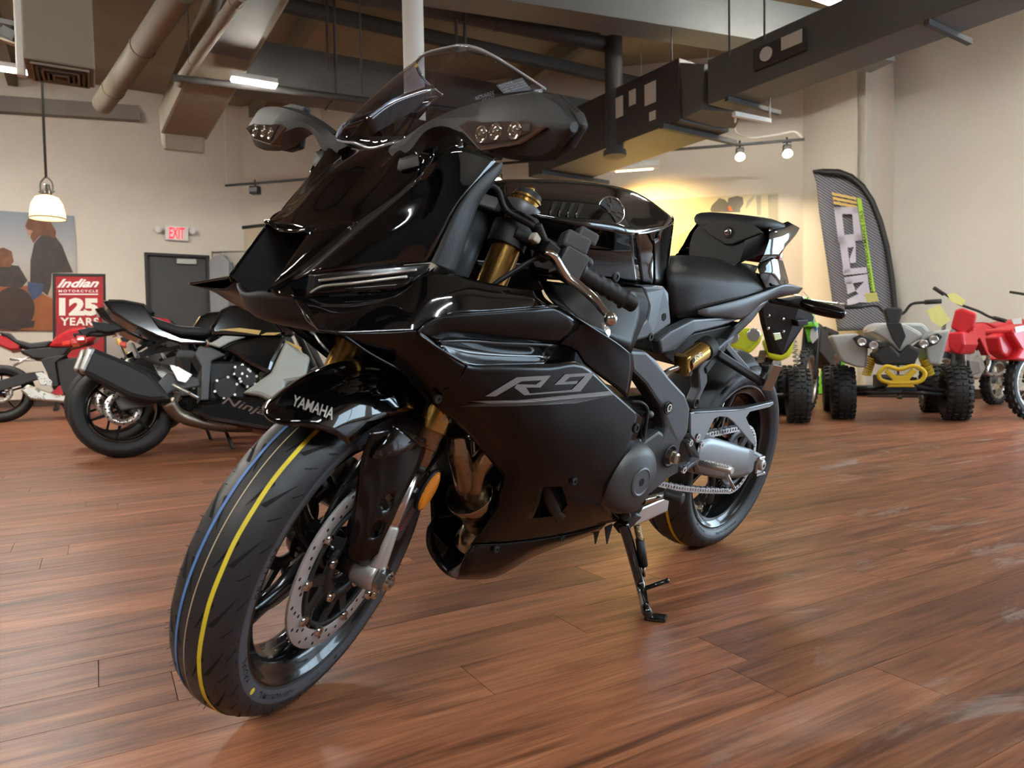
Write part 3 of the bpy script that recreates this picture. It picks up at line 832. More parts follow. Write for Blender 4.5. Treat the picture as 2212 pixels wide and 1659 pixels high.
for txt, a, h in (('120/70ZR17M/C', 302, 0.0125), ('(58W)', 272, 0.009), ('8', 258, 0.013), ('RADIAL', 338, 0.012), ('S22', 172, 0.012), ('BATTLAX', 20, 0.013)):
    mb = MB(steer); ring_text(mb, CF, 0.2485, 0.0592, txt, math.radians(a), h, space=1.1); mb.build('sidewall_lettering', M_groove, fwheel)
mb = MB(steer); q = Vector((CF.x + 0.250*math.cos(math.radians(323)), 0.0588, CF.z + 0.250*math.sin(math.radians(323)))); mb.tube([q, q + Vector((0, 0.0008, 0))], 0.0055, 20); mb.build('balance_dot', M_yellow, fwheel)['label'] = 'yellow dot on the sidewall'
# discs
for sg in (1, -1):
    yo = 0.0626*sg; mb = MB(steer)
    mb.lathe(CF + Vector((0, yo, 0)), (0, sg, 0), [(0.160, -0.0022), (0.160, 0.0018), (0.1592, 0.0024), (0.1275, 0.0024), (0.1265, 0.0018), (0.1265, -0.0022)], 96, closed=True)
    mb.build('brake_disc', M_disc, fwheel, autos=40)['label'] = 'drilled steel brake disc'
    mb = MB(steer)
    for k in range(54):
        a = 2*math.pi*k/54; R_ = (0.1345, 0.143, 0.1515)[k % 3]
        q = CF + Vector((R_*math.cos(a), yo + 0.0024*sg, R_*math.sin(a))); mb.tube([q, q + Vector((0, 0.0003*sg, 0))], 0.0033, 10)
    mb.build('disc_hole', M_hole, fwheel)['kind'] = 'stuff'
    mb = MB(steer); yc = yo + 0.001*sg
    mb.lathe(CF + Vector((0, yc, 0)), (0, sg, 0), [(0.074, -0.003), (0.074, 0.003), (0.050, 0.003), (0.050, -0.003)], 48, closed=True)
    for k in range(10):
        a = 2*math.pi*k/10 + 0.12; a2 = a + 0.16*(1 if k % 2 else -1)
        d1 = Vector((math.cos(a2), 0, math.sin(a2))); d2 = Vector((math.cos(a), 0, math.sin(a)))
        mb.bar(CF + Vector((0, yc, 0)) + d1*0.068, CF + Vector((0, yc, 0)) + d2*0.128, 0.006, 0.020, up=d1.cross(Vector((0, 1, 0))), h2=0.014)
    mb.lathe(CF + Vector((0, yc, 0)), (0, sg, 0), [(0.122, -0.003), (0.122, 0.003), (0.113, 0.003), (0.113, -0.003)], 60, closed=True)
    mb.build('disc_carrier', M_dark, fwheel)
    if sg == 1:
        b0 = None
        for k in range(15):
            a = 2*math.pi*k/10 + 0.12 if k < 10 else 2*math.pi*(k-10)/5 + 0.4; R_ = 0.1275 if k < 10 else 0.066
            q = steer(CF + Vector((R_*math.cos(a), yc + 0.0025*sg, R_*math.sin(a))))
            if b0 is None:
                mb = MB(); mb.lathe((0,0,0), (0,0,1), [(0.0001, 0.0035), (0.0035, 0.0035), (0.0036, 0.0062), (0.0085, 0.0058), (0.0098, 0.0035), (0.0098, -0.002)], 20)
                b0 = mb.build('disc_bolt', M_alu_p, fwheel, autos=40)
                bz = (_ms.to_3x3() @ Vector((0, 1, 0))); bxx = (_ms.to_3x3() @ Vector((1, 0, 0))); byy = bz.cross(bxx)
                b0.matrix_basis = basis(bxx, byy, bz, q)
            else: inst(b0, basis(bxx, byy, bz, q), fwheel)
mb = MB(steer); mb.lathe(CF + Vector((0, 0.052, 0)), (0, 1, 0), [(0.046, -0.001), (0.046, 0.002), (0.030, 0.002), (0.030, -0.001)], 48, closed=True)
for k in range(40):
    a = 2*math.pi*k/40; q = CF + Vector((0.041*math.cos(a), 0.0545, 0.041*math.sin(a))); mb.bar(q - Vector((math.cos(a),0,math.sin(a)))*0.004, q + Vector((math.cos(a),0,math.sin(a)))*0.004, 0.002, 0.002, up=(0,1,0))
mb.build('sensor_ring', mat('ring_brown', (0.05, 0.03, 0.025), 0.4, 0.6, noise=0.2), fwheel)
mb = MB(steer); mb.cyl(CF + Vector((0, -0.14, 0)), CF + Vector((0, 0.10, 0)), 0.013); mb.cyl(CF + Vector((0, 0.05, 0)), CF + Vector((0, 0.085, 0)), 0.022, n=24); mb.build('axle', M_dark, fwheel)

# ---- rear wheel
mb = MB(); rim_mesh(mb, CR, 0.146, 5, hub=0.05, hw=0.06, twist=0.14, a_off=0.5); rwheel = mb.build('wheel', M_rim, bike, autos=50); rwheel['label'] = 'black five-spoke rear wheel'
mb = MB(); tyre_geo(mb, CR, PROF_R); mb.build('tyre', M_rubber, rwheel)
pr_ = dense(PROF_R, 3); mb = MB()
mb.lathe(CR, (0, 1, 0), [(r, y + 0.0004) for r, y in dense([(0.2395, 0.0776), (0.246, 0.0822), (0.253, 0.0866), (0.261, 0.0888)], 3)], 96); mb.build('sidewall_band', M_side_sheen, rwheel)
mb = MB()
for k in range(18):
    t0 = 2*math.pi*k/18; D = math.radians
    for sg, ph in ((1, 0.0), (-1, D(10))):
        tyre_strip(mb, CR, pr_, t0+ph, t0+ph+D(12), 0.10*sg, 0.30*sg, 0.026, 0.006, 6); tyre_strip(mb, CR, pr_, t0+ph+D(8), t0+ph+D(16), 0.34*sg, 0.52*sg, 0.022, 0.006, 6)
mb.build('tread_groove', M_groove, rwheel)['kind'] = 'stuff'
for mm, s_, w_ in ((M_yellow, 0.15, 0.035), (M_groove, -0.08, 0.03)):
    mb = MB(); tyre_strip(mb, CR, pr_, 0, 2*math.pi, s_, s_, w_, w_, 180, 0.0008); mb.build('tread_stripe', mm, rwheel)
for txt, a, h in (('BRIDGESTONE', 262, 0.014), ('180/55ZR17M/C', 305, 0.009), ('RADIAL', 75, 0.012)): mb = MB(); ring_text(mb, CR, 0.2505, 0.0862, txt, math.radians(a), h, space=1.05); mb.build('sidewall_lettering', M_groove, rwheel)
mb = MB(); r2 = random.Random(9)
for k in range(90):
    th = r2.random()*2*math.pi; s_ = r2.choice((-1, 1))*r2.choice((0.05, 0.3, 0.45)); q = tyre_point(CR, pr_, th, s_); d = Vector((math.cos(th), q.y/0.09*0.8, math.sin(th))).normalized()
    mb.tube([q, q + d*0.006], [0.0006, 0.0004], 4)
mb.build('rubber_hair', M_groove, rwheel)['kind'] = 'stuff'
mb = MB(); mb.lathe(CR + Vector((0, 0.086, 0)), (0, 1, 0), [(0.102, -0.003), (0.102, 0.003), (0.074, 0.003), (0.074, -0.003)], 72, closed=True)
for k in range(42):
    a = 2*math.pi*k/42; d = Vector((math.cos(a), 0, math.sin(a))); mb.bar(CR + Vector((0, 0.086, 0)) + d*0.100, CR + Vector((0, 0.086, 0)) + d*0.108, 0.005, 0.007, up=d.cross(Vector((0,1,0))), w2=0.004, h2=0.003)
for k in range(6):
    a = 2*math.pi*k/6; d = Vector((math.cos(a), 0, math.sin(a))); mb.bar(CR + Vector((0, 0.082, 0)) + d*0.04, CR + Vector((0, 0.084, 0)) + d*0.08, 0.01, 0.026, up=d.cross(Vector((0,1,0))))
mb.build('sprocket', mat('sprocket_dark', (0.07, 0.07, 0.072), 0.35, 0.9, noise=0.1), rwheel)
mb = MB(); mb.lathe(CR + Vector((0, -0.07, 0)), (0, 1, 0), [(0.11, -0.002), (0.11, 0.002), (0.08, 0.002), (0.08, -0.002)], 60, closed=True); mb.build('brake_disc', M_disc, rwheel)

# ---------------------------------------------------------------- forks
for sg in (1, -1):
    o_ = 0.012; yf = lambda t: 0.108*sg - 0.03*(t - 0.3)
    FL = lambda t, o=o_: FK(t, o, yf(t))
    mb = MB(steer)
    mb.tube([FL(0.27), FL(0.285), FL(0.69)], [0.026, 0.0275, 0.0275], 28)
    leg = mb.build('fork_leg', M_gold, bike, autos=50); leg['label'] = 'gold fork tube'
    mb = MB(steer); mb.tube([FL(0.205), FL(0.212), FL(0.235), FL(0.237), FL(0.255), FL(0.27)], [0.019, 0.0205, 0.0205, 0.0225, 0.0225, 0.025], 28); mb.build('seal_cap', M_brown, leg, autos=40)
    mb = MB(steer); mb.tube([FL(0.195), FL(0.205)], 0.0185, 24); mb.build('dust_seal', M_dark, leg)
    mb = MB(steer); mb.tube([FL(0.06), FL(0.20)], 0.0125, 24); mb.build('slider', M_alu_p, leg)
    mb = MB(steer)
    mb.tube([FL(0.015, 0.007), FL(0.086), FL(0.091)], [0.0185, 0.0155, 0.0140], 28)
    y = 0.110*sg; mb.lathe(FK(0, 0, y), (0, sg, 0), [(0.001, -0.030), (0.024, -0.030), (0.029, -0.024), (0.029, 0.014), (0.026, 0.018), (0.001, 0.018)], 36)
    mb.bar(FK(0.01, -0.01, y - 0.012*sg), FK(-0.028, -0.012, y - 0.012*sg), 0.030, 0.030, up=(0, 1, 0), w2=0.022, h2=0.026)
    foot = mb.build('axle_clamp', M_alu_s, bike, bevel=0.003, autos=40)
    if sg == 1:
        mb = MB(steer)
        for tt, oo in ((-0.030, 0.010), (-0.033, -0.018)):
            q = FK(tt, oo, y + 0.012); mb.lathe(q, (0, 1, 0), [(0.0001, 0.004), (0.004, 0.004), (0.0042, 0.0085), (0.0085, 0.0085), (0.0095, 0.007), (0.0095, 0)], 20)
        mb.build('pinch_bolt', M_alu_p, foot, autos=40)
        mb = MB(steer); mb.tube([FK(0,0,y+0.016), FK(0,0,y+0.021)], 0.0235, 28); mb.tube([FK(0,0,y+0.021), FK(0,0,y+0.036)], 0.0195, 6); mb.lathe(FK(0,0,y), (0,1,0), [(0.014, 0.036), (0.0135, 0.043), (0.008, 0.043), (0.008, 0.030)], 24)
        mb.build('axle_nut', M_alu_p, foot, autos=30)
    # caliper behind the leg
    mb = MB(steer)
    ca, cb = FK(0.055, -0.085, 0.070*sg), FK(0.155, -0.112, 0.070*sg)
    mb.bar(ca, cb, 0.058, 0.050, up=(0, sg, 0), w2=0.05); mb.bar(FK(0.07, -0.03, 0.085*sg), FK(0.085, -0.085, 0.085*sg), 0.02, 0.02); mb.bar(FK(0.14, -0.01, 0.085*sg), FK(0.14, -0.095, 0.085*sg), 0.02, 0.02)
    cal = mb.build('brake_caliper', mat('caliper_grey', (0.09, 0.09, 0.092), 0.4, 0.7, noise=0.05), bike, bevel=0.008)
    if sg == 1:
        mb = MB(steer); dx = (cb - ca).normalized(); nx = Vector((0, 1, 0)); text_on(mb, 'brembo', ca + nx*0.0262 + dx*0.018 + SF*0.008, dx, -SF, width=0.072, height=0.012, shear=0.2); mb.build('caliper_lettering', M_red, cal)['label'] = 'red lettering'
    # brake hose
    mb = MB(steer); mb.tube(crom([FK(0.15, -0.10, 0.075*sg), FK(0.25, -0.13, 0.09*sg), FK(0.36, -0.10, 0.08*sg), FK(0.55, -0.03, 0.05*sg)], 6), 0.005, 8); mb.build('brake_hose', M_dark, bike)
# KYB print on the lower tube
mb = MB(steer); fc = FK(0.30, 0.012, 0.103)
def fork_warp(t0, a0):
    def w(a, b):
        ang = a0 - a/0.0279; t = t0 + b + a*0.12; q = FK(t, 0.012, 0.108 - 0.03*(t - 0.3)); return q + (Vector((0,1,0))*math.cos(ang) + SF*math.sin(ang))*0.0279
    return w
text_on(mb, 'KYB', (0,0,0), (0.042,0,0), (0,0.018,0), width=0.040, height=0.019, warp=fork_warp(0.290, math.radians(50)), offset=0.02, shear=0.2); mb.build('fork_lettering', M_whiteprint, bike)
# reflector
mb = MB(); rc = PS(925, 1060, 0.118); rn = (EYE_b := _eb) - rc; rn = (_ms.to_3x3() @ Vector((0.25, 1, 0))).normalized()
ru = (_ms.to_3x3() @ SA).normalized(); ru = (ru - rn*ru.dot(rn)).normalized(); rx = ru.cross(rn)
mb.loft([[rc + rn*h + ru*(0.040*k_*math.sin(t)) + rx*(0.0165*k_*math.cos(t)) for t in [2*math.pi*j/28 for j in range(28)]] for h, k_ in ((0, 1), (0.004, 1), (0.007, 0.82))])
refl = mb.build('side_reflector', M_amber, bike); refl['label'] = 'oval amber reflector'
mb = MB(); mb.loft([[rc + rn*h + ru*(0.0425*math.sin(t)) + rx*(0.0185*math.cos(t)) for t in [2*math.pi*j/28 for j in range(28)]] for h in (-0.007, 0.002)]); mb.bar(rc - rn*0.004, rc - rn*0.02 - ru*0.03 + rx*0.02, 0.012, 0.006); mb.build('reflector_bracket', M_dark, refl)
# fender
mb = MB(steer); rows = []
for j in range(13):
    s_ = -1 + 2*j/12; row = []
    f0 = math.radians(55 + 12*s_*s_); f1 = math.radians(126 - 6*s_*s_)
    for i in range(15):
        f_ = i/14; th = f0 + (f1-f0)*f_
        rr = 0.346 - 0.058*abs(s_)**3.2 + 0.016*(1-f_)**3*(1-abs(s_)**2) ; yy = 0.084*s_*(1 - 0.12*(1-f_)**2)
        row.append(Vector((CF.x + rr*math.cos(th), yy, CF.z + rr*math.sin(th))))
    rows.append(row)
mb.grid(rows, 2, 2); fender = mb.build('fender', M_gloss, bike, solid=0.004); fender['label'] = 'glossy black front fender with silver lettering'
mb = MB(steer)
def fend_warp(a, b):
    th = math.radians(58.5) + (0.125 - a*1.0)/0.345*0 + a/0.345; s_ = 0.50 - b/0.084 + a*1.1
    rr = 0.346 - 0.058*abs(s_)**3.2 + 0.0012 + 0.016*max(0, 1-(th-math.radians(58))/1.15)**3*(1-s_*s_)
    return Vector((CF.x + rr*math.cos(th), 0.084*s_*0.97, CF.z + rr*math.sin(th)))
vs, fs = text_geo('YAMAHA', 1.0, 0.0, 0, 'LEFT', 0.02)
x1 = max(v.x for v in vs); y1 = max(v.y for v in vs)
A0, A1, B0 = Vector(PF(634, 866, 0.026)), Vector(PF(722, 905, 0.062)), None
def fpt(px, py):
    """where the view through px, py meets the fender"""
    best = None
    for j in range(240):
        y = -0.08 + 0.165*j/239; q = PF(px, py, y); d = q - CF; r = math.hypot(d.x, d.z); th = math.atan2(d.z, d.x)
        s_ = y/0.082
        if abs(s_) > 1: continue
        f0 = math.radians(55 + 12*s_*s_); f1 = math.radians(126 - 6*s_*s_); f_ = min(1, max(0, (th-f0)/(f1-f0)))
        rr = 0.346 - 0.058*abs(s_)**3.2 + 0.016*(1-f_)**3*(1-abs(s_)**2)
        e = abs(rr - r)
        if best is None or e < best[0]: best = (e, q)
    q = best[1]; d = (q - CF); d.y = q.y*0.8; return q + d.normalized()*0.0016
lp = []
for v in vs:
    u_ = v.x/x1; w_ = v.y/y1
    lp.append(fpt(630 + 88*u_ + 7*w_ , 876 + 32*u_ + (-24)*w_*(0.9+0.1*u_)))
mb.add(lp, fs, False); mb.build('fender_lettering', M_letter, fender)['label'] = 'silver maker lettering on the fender'
# fork guards of the fender
G = [[(801, 932, .080), (862, 930, .108), (928, 950, .118)], [(779, 1000, .081), (850, 1000, .112), (909, 1003, .126)], [(769, 1060, .081), (820, 1078, .113), (873, 1072, .128)],
     [(747, 1180, .082), (792, 1160, .113), (843, 1135, .128)], [(751, 1206, .085), (787, 1224, .108), (815, 1196, .126)]]
mb = MB(steer); mb.grid([[PF(*q) for q in r] for r in G], 5, 4); gd = mb.build('fork_guard', M_satin, bike, solid=0.003, outward=(0.6, 0.9, 0))
mb2 = MB(); mb2.add([steer(Vector((q.x, -q.y, q.z))) for q in [_msi @ v for v in mb.v]], mb.f); mb2.build('fork_guard', M_satin, bike, solid=0.003, outward=(0.6, -0.9, 0))
bpy.context.view_layer.update(); applied(gd)
mb = MB()
for px, py, r in ((837, 1085, 0.0145), (815, 1145, 0.0155)):
    q = PS(px, py, 0.120); nn = (_ms.to_3x3() @ Vector((0.5, 1, 0))).normalized(); mb.tube([q + nn*0.03, q - nn*0.03], r, 28)
cut(gd, mb)
mb = MB(steer); mb.grid([[PF(800, 985, .090), PF(815, 968, .098), PF(838, 945, .104), PF(852, 918, .105)], [PF(803, 993, .094), PF(835, 988, .112), PF(870, 978, .122), PF(925, 962, .124)]], 4, 3); mb.build('fender_fin', M_gloss, bike, solid=0.003, outward=(0.6, 0.9, 0))
# triple clamps, stem, fork caps
for tt, th_, nm in ((0.682, 0.026, 'fork_yoke'), (0.48, 0.04, 'fork_yoke')):
    mb = MB(steer)
    ring = []
    for sg in (1, -1):
        yy = 0.108*sg - 0.03*(tt - 0.3); mb.tube([FK(tt, 0.012, yy), FK(tt+th_, 0.012, yy)], 0.038, 28)
    mb.prism([FK(tt, 0.045, 0.11), FK(tt, 0.02, 0.05), FK(tt, 0.02, -0.05), FK(tt, 0.045, -0.11), FK(tt, -0.02, -0.10), FK(tt, -0.055, -0.03), FK(tt, -0.055, 0.03), FK(tt, -0.02, 0.10)], SA*th_)
    mb.build(nm, mat('yoke_grey', (0.10, 0.105, 0.11), 0.4, 0.5, noise=0.05), bike, bevel=0.004)
for sg in (1, -1):
    mb = MB(steer); q = FK(0.704, 0.012, 0.108*sg - 0.012)
    mb.lathe(q, SA, [(0.030, 0.0), (0.030, 0.006), (0.027, 0.008), (0.027, 0.014), (0.029, 0.016), (0.029, 0.020)], 30); o = mb.build('fork_cap', M_gold, bike, autos=40)
    mb = MB(steer); mb.lathe(q, SA, [(0.0255, 0.018), (0.0255, 0.030), (0.020, 0.033), (0.0001, 0.033)], 30); mb.build('adjuster', M_dark, o, autos=40)
    mb = MB(steer); mb.cyl(q + SA*0.033, q + SA*0.043, 0.008, 0.007); mb.build('adjuster_nut', M_gold, o)
# stem nut, head tube
mb = MB(); mb.tube([Vector((WBASE,0,0.30)) + SA*0.46 - SF*0.03, Vector((WBASE,0,0.30)) + SA*0.71 - SF*0.03], 0.033, 24); mb.build('head_tube', M_frame, bike)
# ---------------------------------------------------------------- front cowl
V3 = Vector
def mir(q): return V3((q.x, -q.y, q.z))
sbL = V3((1.391, 0.106, 1.007))                         # left end of the screen's lower edge
c0 = P(800, 320, 0.0); c2 = P(622, 492, 0.0)            # centre of the screen edge and of the intake lip
lipL = V3((1.520, 0.068, 0.851))
UP = [P(905, 379, .152), P(850, 425, .139), P(771.6, 480, .117), P(690, 549, .096), P(621, 607, .078)]      # upper line of the bevel
LO = [P(909, 384, .158), P(872, 420, .147), P(800, 480, .133), P(735, 534, .119), P(668, 591, .105)]        # lower line of the bevel
def half(a, b, c, d): return [mir(d), mir(c), mir(b), a, b, c, d]
r0 = half(c0, P(850, 310, .06), sbL, V3((1.392, 0.138, 0.985)))
r1 = half(c0.lerp(c2, 0.12) + V3((.006, 0, .004)), P(838, 335, .062), P(862, 330, .105), UP[0])
r2 = half(c0.lerp(c2, 0.42) + V3((.013, 0, .009)), P(775, 388, .055), P(812, 400, .100), UP[1])
r3 = half(c0.lerp(c2, 0.78) + V3((.008, 0, .006)), P(705, 455, .050), P(745, 462, .085), UP[2].lerp(UP[1], 0.12))
r4 = half(c2, lipL.lerp(c2, 0.35), lipL, UP[2])
mb = MB(); mb.grid([r0, r1, r2, r3, r4], 4, 5)
cowl = mb.build('nose_cowl', M_gloss, bike, solid=0.004, outward=(1, 0, 0.6)); cowl['label'] = 'glossy black nose cowl'
# legs beside the intake
botL = V3((1.577, 0.069, 0.763))
for sg in (1, -1):
    f_ = (lambda q: q) if sg == 1 else mir
    mb = MB(); g = [[lipL, lipL.lerp(UP[2], .5) + V3((.002, .002, .001)), UP[2]], [lipL.lerp(botL, .5), lipL.lerp(botL, .5).lerp(UP[3], .5) + V3((.003, .002, 0)), UP[3]], [botL, botL.lerp(UP[4], .5), UP[4]]]
    mb.grid([[f_(q) for q in r] for r in g], 4, 4); mb.build('cowl_leg', M_gloss, bike, solid=0.004, outward=(1, 0.5*sg, 0.3))
    mb = MB(); mb.grid([[f_(q) for q in UP], [f_(q) for q in LO]], 6, 2); mb.build('cowl_bevel', mat('paint_black_bevel', (0.012, 0.012, 0.012), 0.20, coat=1.0, noise=0.1), bike, solid=0.004, outward=(1, 0.7*sg, 0.5))
# side of the cowl
SIDE = [[(668, 591, .105), (745, 584, .138), (840, 575, .166), (931, 567, .186)], [(735, 534, .119), (800, 520, .146), (880, 505, .170), (962, 500, .186)],
        [(800, 480, .133), (860, 462, .153), (925, 448, .172), (996, 437, .181)], [(872, 420, .147), (915, 398, .160), (975, 378, .171), (1045, 383, .174)], [(909, 384, .158), (935, 345, .163), (1000, 318, .166), (1084, 346, .165)]]
patch('cowl_side', SIDE, M_gloss, mirror=True, out=(0.5, 1, 0.2), nu=5, nv=5)
patch('cowl_rim', [[(880, 293, .106), (930, 262, .118), (1000, 240, .128)], [(905, 345, .150), (935, 345, .163), (1000, 318, .166)]], M_gloss, mirror=True, out=(0.5, 1, 0.4))
patch('cowl_rim', [[(1000, 240, .128), (1090, 215, .135), (1170, 196, .140)], [(1000, 318, .166), (1045, 330, .166), (1084, 346, .165)]], M_gloss, mirror=True, out=(0.5, 1, 0.4))
for sg in (1, -1):
    f_ = (lambda q: q) if sg == 1 else mir
    mb = MB(); mb.grid([[f_(q) for q in r] for r in ([sbL, V3((1.392, 0.138, 0.985)), UP[0]], [P(905, 285, .116), P(912, 340, .152), LO[0]], [P(930, 262, .118), P(938, 325, .160), P(935, 346, .164)])], 3, 3); mb.build('cowl_shoulder', M_gloss, bike, solid=0.004, outward=(0.5, sg, 0.5))
# matte inner trim
TR = [[(1084, 347, .165), (1086, 360, .163), (1078, 378, .152)], [(1040, 385, .176), (1060, 392, .172), (1063, 400, .158)], [(996, 438, .183), (1020, 440, .178), (1035, 440, .162)], [(964, 500, .188), (995, 500, .185), (1018, 490, .168)], [(936, 560, .189), (975, 562, .188), (998, 555, .172)], [(931, 567, .188), (965, 582, .190), (984, 592, .178)]]
patch('cowl_trim', TR, M_matte, mirror=True, out=(0.3, 1, 0.2), nu=3, nv=4)
# intake duct
ctop = c2; cbot = P(562, 652, 0.0)
inL = [lipL, botL, cbot]
mb = MB()
rear = V3((-0.16, 0, -0.02))
ringf = [mir(lipL), c2, lipL, botL, cbot, mir(botL)]
cen = sum(ringf, V3((0,0,0))) / 6
ringm = [cen + (q - cen)*0.86 + rear*0.35 for q in ringf]; ringb = [cen + (q - cen)*0.5 + rear for q in ringf]
mb.smooth = False
mb.loft([ringf, ringm, ringb], closed=True, cap=False); n_ = len(mb.v); mb.f.append(tuple(range(12, 18))); mb.fm.append(0); mb.sm.append(False)
mb.build('intake_duct', M_dark, bike, outward=(1, 0, 0))
mb = MB(); mb.tube(crom([mir(lipL) + V3((.002,0,0)), P(586, 482, -.052), P(604, 497, -.03), P(622, 499, 0), P(645, 500, .03), lipL + V3((.003,0,0))], 6), 0.0045, 8); mb.build('intake_lip', M_gloss, bike)
# projector head lamp inside the duct
hl = cen + V3((-0.075, 0, -0.010))
mb = MB(); mb.lathe(hl, (1, 0, 0.05), [(0.030, -0.06), (0.032, 0.0), (0.030, 0.010), (0.026, 0.012)], 32); lamp = mb.build('head_lamp', M_dark, bike)
mb = MB(); mb.lathe(hl, (1, 0, 0.05), [(0.028, 0.010), (0.024, 0.019), (0.014, 0.025), (0.0001, 0.027)], 32); mb.build('lens', mat('lens_black', (0.008, 0.008, 0.009), 0.12, noise=0.1), lamp)
# chin under the intake
CH = [[V3((1.535, -.088, .750)), V3((1.575, -.045, .752)), V3((1.585, 0, .742)), V3((1.575, .045, .752)), V3((1.535, .088, .750))], [V3((1.508, -.094, .718)), V3((1.548, -.05, .712)), V3((1.558, 0, .706)), V3((1.548, .05, .712)), V3((1.508, .094, .718))], [V3((1.46, -.09, .700)), V3((1.47, -.05, .692)), V3((1.47, 0, .688)), V3((1.47, .05, .692)), V3((1.46, .09, .700))]]
patch('chin', CH, M_matte, out=(1, 0, -0.3), solid=0.006)
mb = MB(); mb.tube(crom([P(606, 672, -.02), P(640, 690, .03), P(690, 700, .085)], 6), 0.003, 8); mb.build('chin_strip', mat('trim_pale', (0.25, 0.22, 0.19), 0.3, 0.5, noise=0.05), bike)
patch('nose_corner', [[(583, 622, .069), (605, 622, .076), (622, 608, .080)], [(592, 640, .072), (615, 642, .090), (636, 643, .106)]], M_gloss, mirror=True, out=(1, .5, 0))
# daytime lamp strip
DR = [[(668, 592, .106), (745, 585, .139), (840, 576, .167), (905, 570, .181), (930, 569, .187)], [(664, 615, .108), (745, 605, .143), (840, 596, .172), (902, 588, .185), (922, 588, .188)], [(660, 638, .110), (745, 632, .146), (840, 626, .175), (882, 620, .184), (905, 603, .188)]]
patch('position_lamp', DR, mat('lamp_cover', (0.008, 0.007, 0.007), 0.22, coat=0.25, noise=0.1), mirror=True, out=(0.6, 1, 0), nu=5, nv=4)
for sg in (1, -1):
    f_ = (lambda q: q) if sg == 1 else mir
    mb = MB()
    for row in (((690, 606, .120), (760, 598, .147), (840, 590, .173), (900, 582, .186)), ((672, 632, .115), (700, 618, .128), (760, 612, .150), (880, 597, .184))):
        mb.tube([f_(q) for q in crom([P(*q) + V3((.003, .003, 0)) for q in row], 6)], 0.0022, 6)
    mb.build('light_guide', M_lensc, bike)
    mb = MB(); mb.tube([f_(q) for q in crom(K((745, 624, .149), (840, 617, .178), (878, 612, .186), (890, 598, .188)), 5)], 0.002, 6); mb.build('lamp_rib', M_gloss, bike)

# ---------------------------------------------------------------- upper side fairing with the winglet ledge
UF = [[(632, 643, .107), (650, 665, .145), (670, 690, .183), (689, 712, .217)], [(720, 636, .135), (730, 660, .168), (738, 690, .202), (745, 721, .222)], [(850, 627, .176), (855, 650, .194), (858, 685, .213), (860, 719, .228)],
      [(922, 588, .189), (915, 640, .208), (910, 680, .220), (906, 717, .230)], [(985, 593, .190), (985, 625, .210), (985, 655, .220), (975, 680, .228)], [(1060, 612, .195), (1060, 635, .210), (1060, 655, .217), (1060, 673, .223)], [(1170, 628, .200), (1175, 640, .208), (1185, 650, .213), (1203, 661, .216)]]
patch('wing_fairing', UF, M_gloss, mirror=True, out=(0.3, 1, 0.4), nu=4, nv=5)
# nose web from lamp to ledge and winglet underside
WN = [[(689, 712, .217), (690, 716, .212), (660, 690, .140), (640, 650, .100)], [(737, 724, .221), (735, 728, .205), (700, 705, .140), (680, 680, .095)], [(795, 764, .212), (790, 760, .19), (750, 735, .140), (720, 710, .10)], [(861, 800, .205), (850, 790, .185), (800, 760, .150), (770, 740, .12)]]
patch('winglet', WN, M_satin, mirror=True, out=(0.3, 0.2, -1), nu=4, nv=4)
# scoop
SCP = [[(906, 717, .230), (930, 691, .230), (975, 680, .228), (1060, 673, .223), (1130, 667, .220), (1203, 661, .216)], [(918, 727, .224), (945, 712, .222), (1000, 708, .220), (1080, 706, .216), (1160, 705, .214), (1255, 700, .212)], [(935, 738, .205), (970, 732, .203), (1020, 735, .200), (1090, 740, .198), (1150, 742, .198), (1210, 745, .198)]]
patch('fairing_scoop', SCP, M_satin, mirror=True, out=(0.1, 1, 0.2))
patch('scoop_floor', [[(935, 738, .205), (1010, 735, .200), (1090, 740, .198), (1210, 745, .198)], [(945, 745, .200), (1010, 760, .190), (1090, 768, .185), (1190, 770, .180)], [(960, 755, .215), (1012, 786, .214), (1090, 786, .212), (1175, 784, .208)]], mat('paint_grey_gloss', (0.012, 0.0125, 0.012), 0.16, coat=0.8, noise=0.1), mirror=True, out=(0, 1, 0.2))
patch('vent_mouth', [[(1210, 745, .19), (1245, 748, .185)], [(1170, 786, .17), (1240, 784, .165)]], M_hole, mirror=True)
for sg in (1, -1):
    f_ = (lambda q: q) if sg == 1 else mir
    mb = MB(); mb.tube([f_(q) for q in crom(K((1203, 662, .218), (1060, 674, .225), (975, 680, .230), (935, 690, .231), (905, 717.5, .232), (925, 737, .230), (960, 760, .227), (1010, 789, .223)), 5)], 0.0022, 8); mb.build('scoop_edge', M_gloss, bike)
# rear upper panel of the side fairing
RU = [[(1203, 661, .217), (1262, 695, .217), (1330, 738, .217), (1364, 764, .216)], [(1255, 700, .212), (1285, 725, .214), (1335, 760, .215), (1367, 785, .216)], [(1210, 745, .200), (1262, 750, .206), (1330, 800, .214), (1366, 812, .216)], [(1245, 748, .190), (1262, 786, .205), (1330, 838, .212), (1356, 862, .214)]]
patch('fairing_flank', RU, M_satin, mirror=True, out=(0, 1, 0.1))
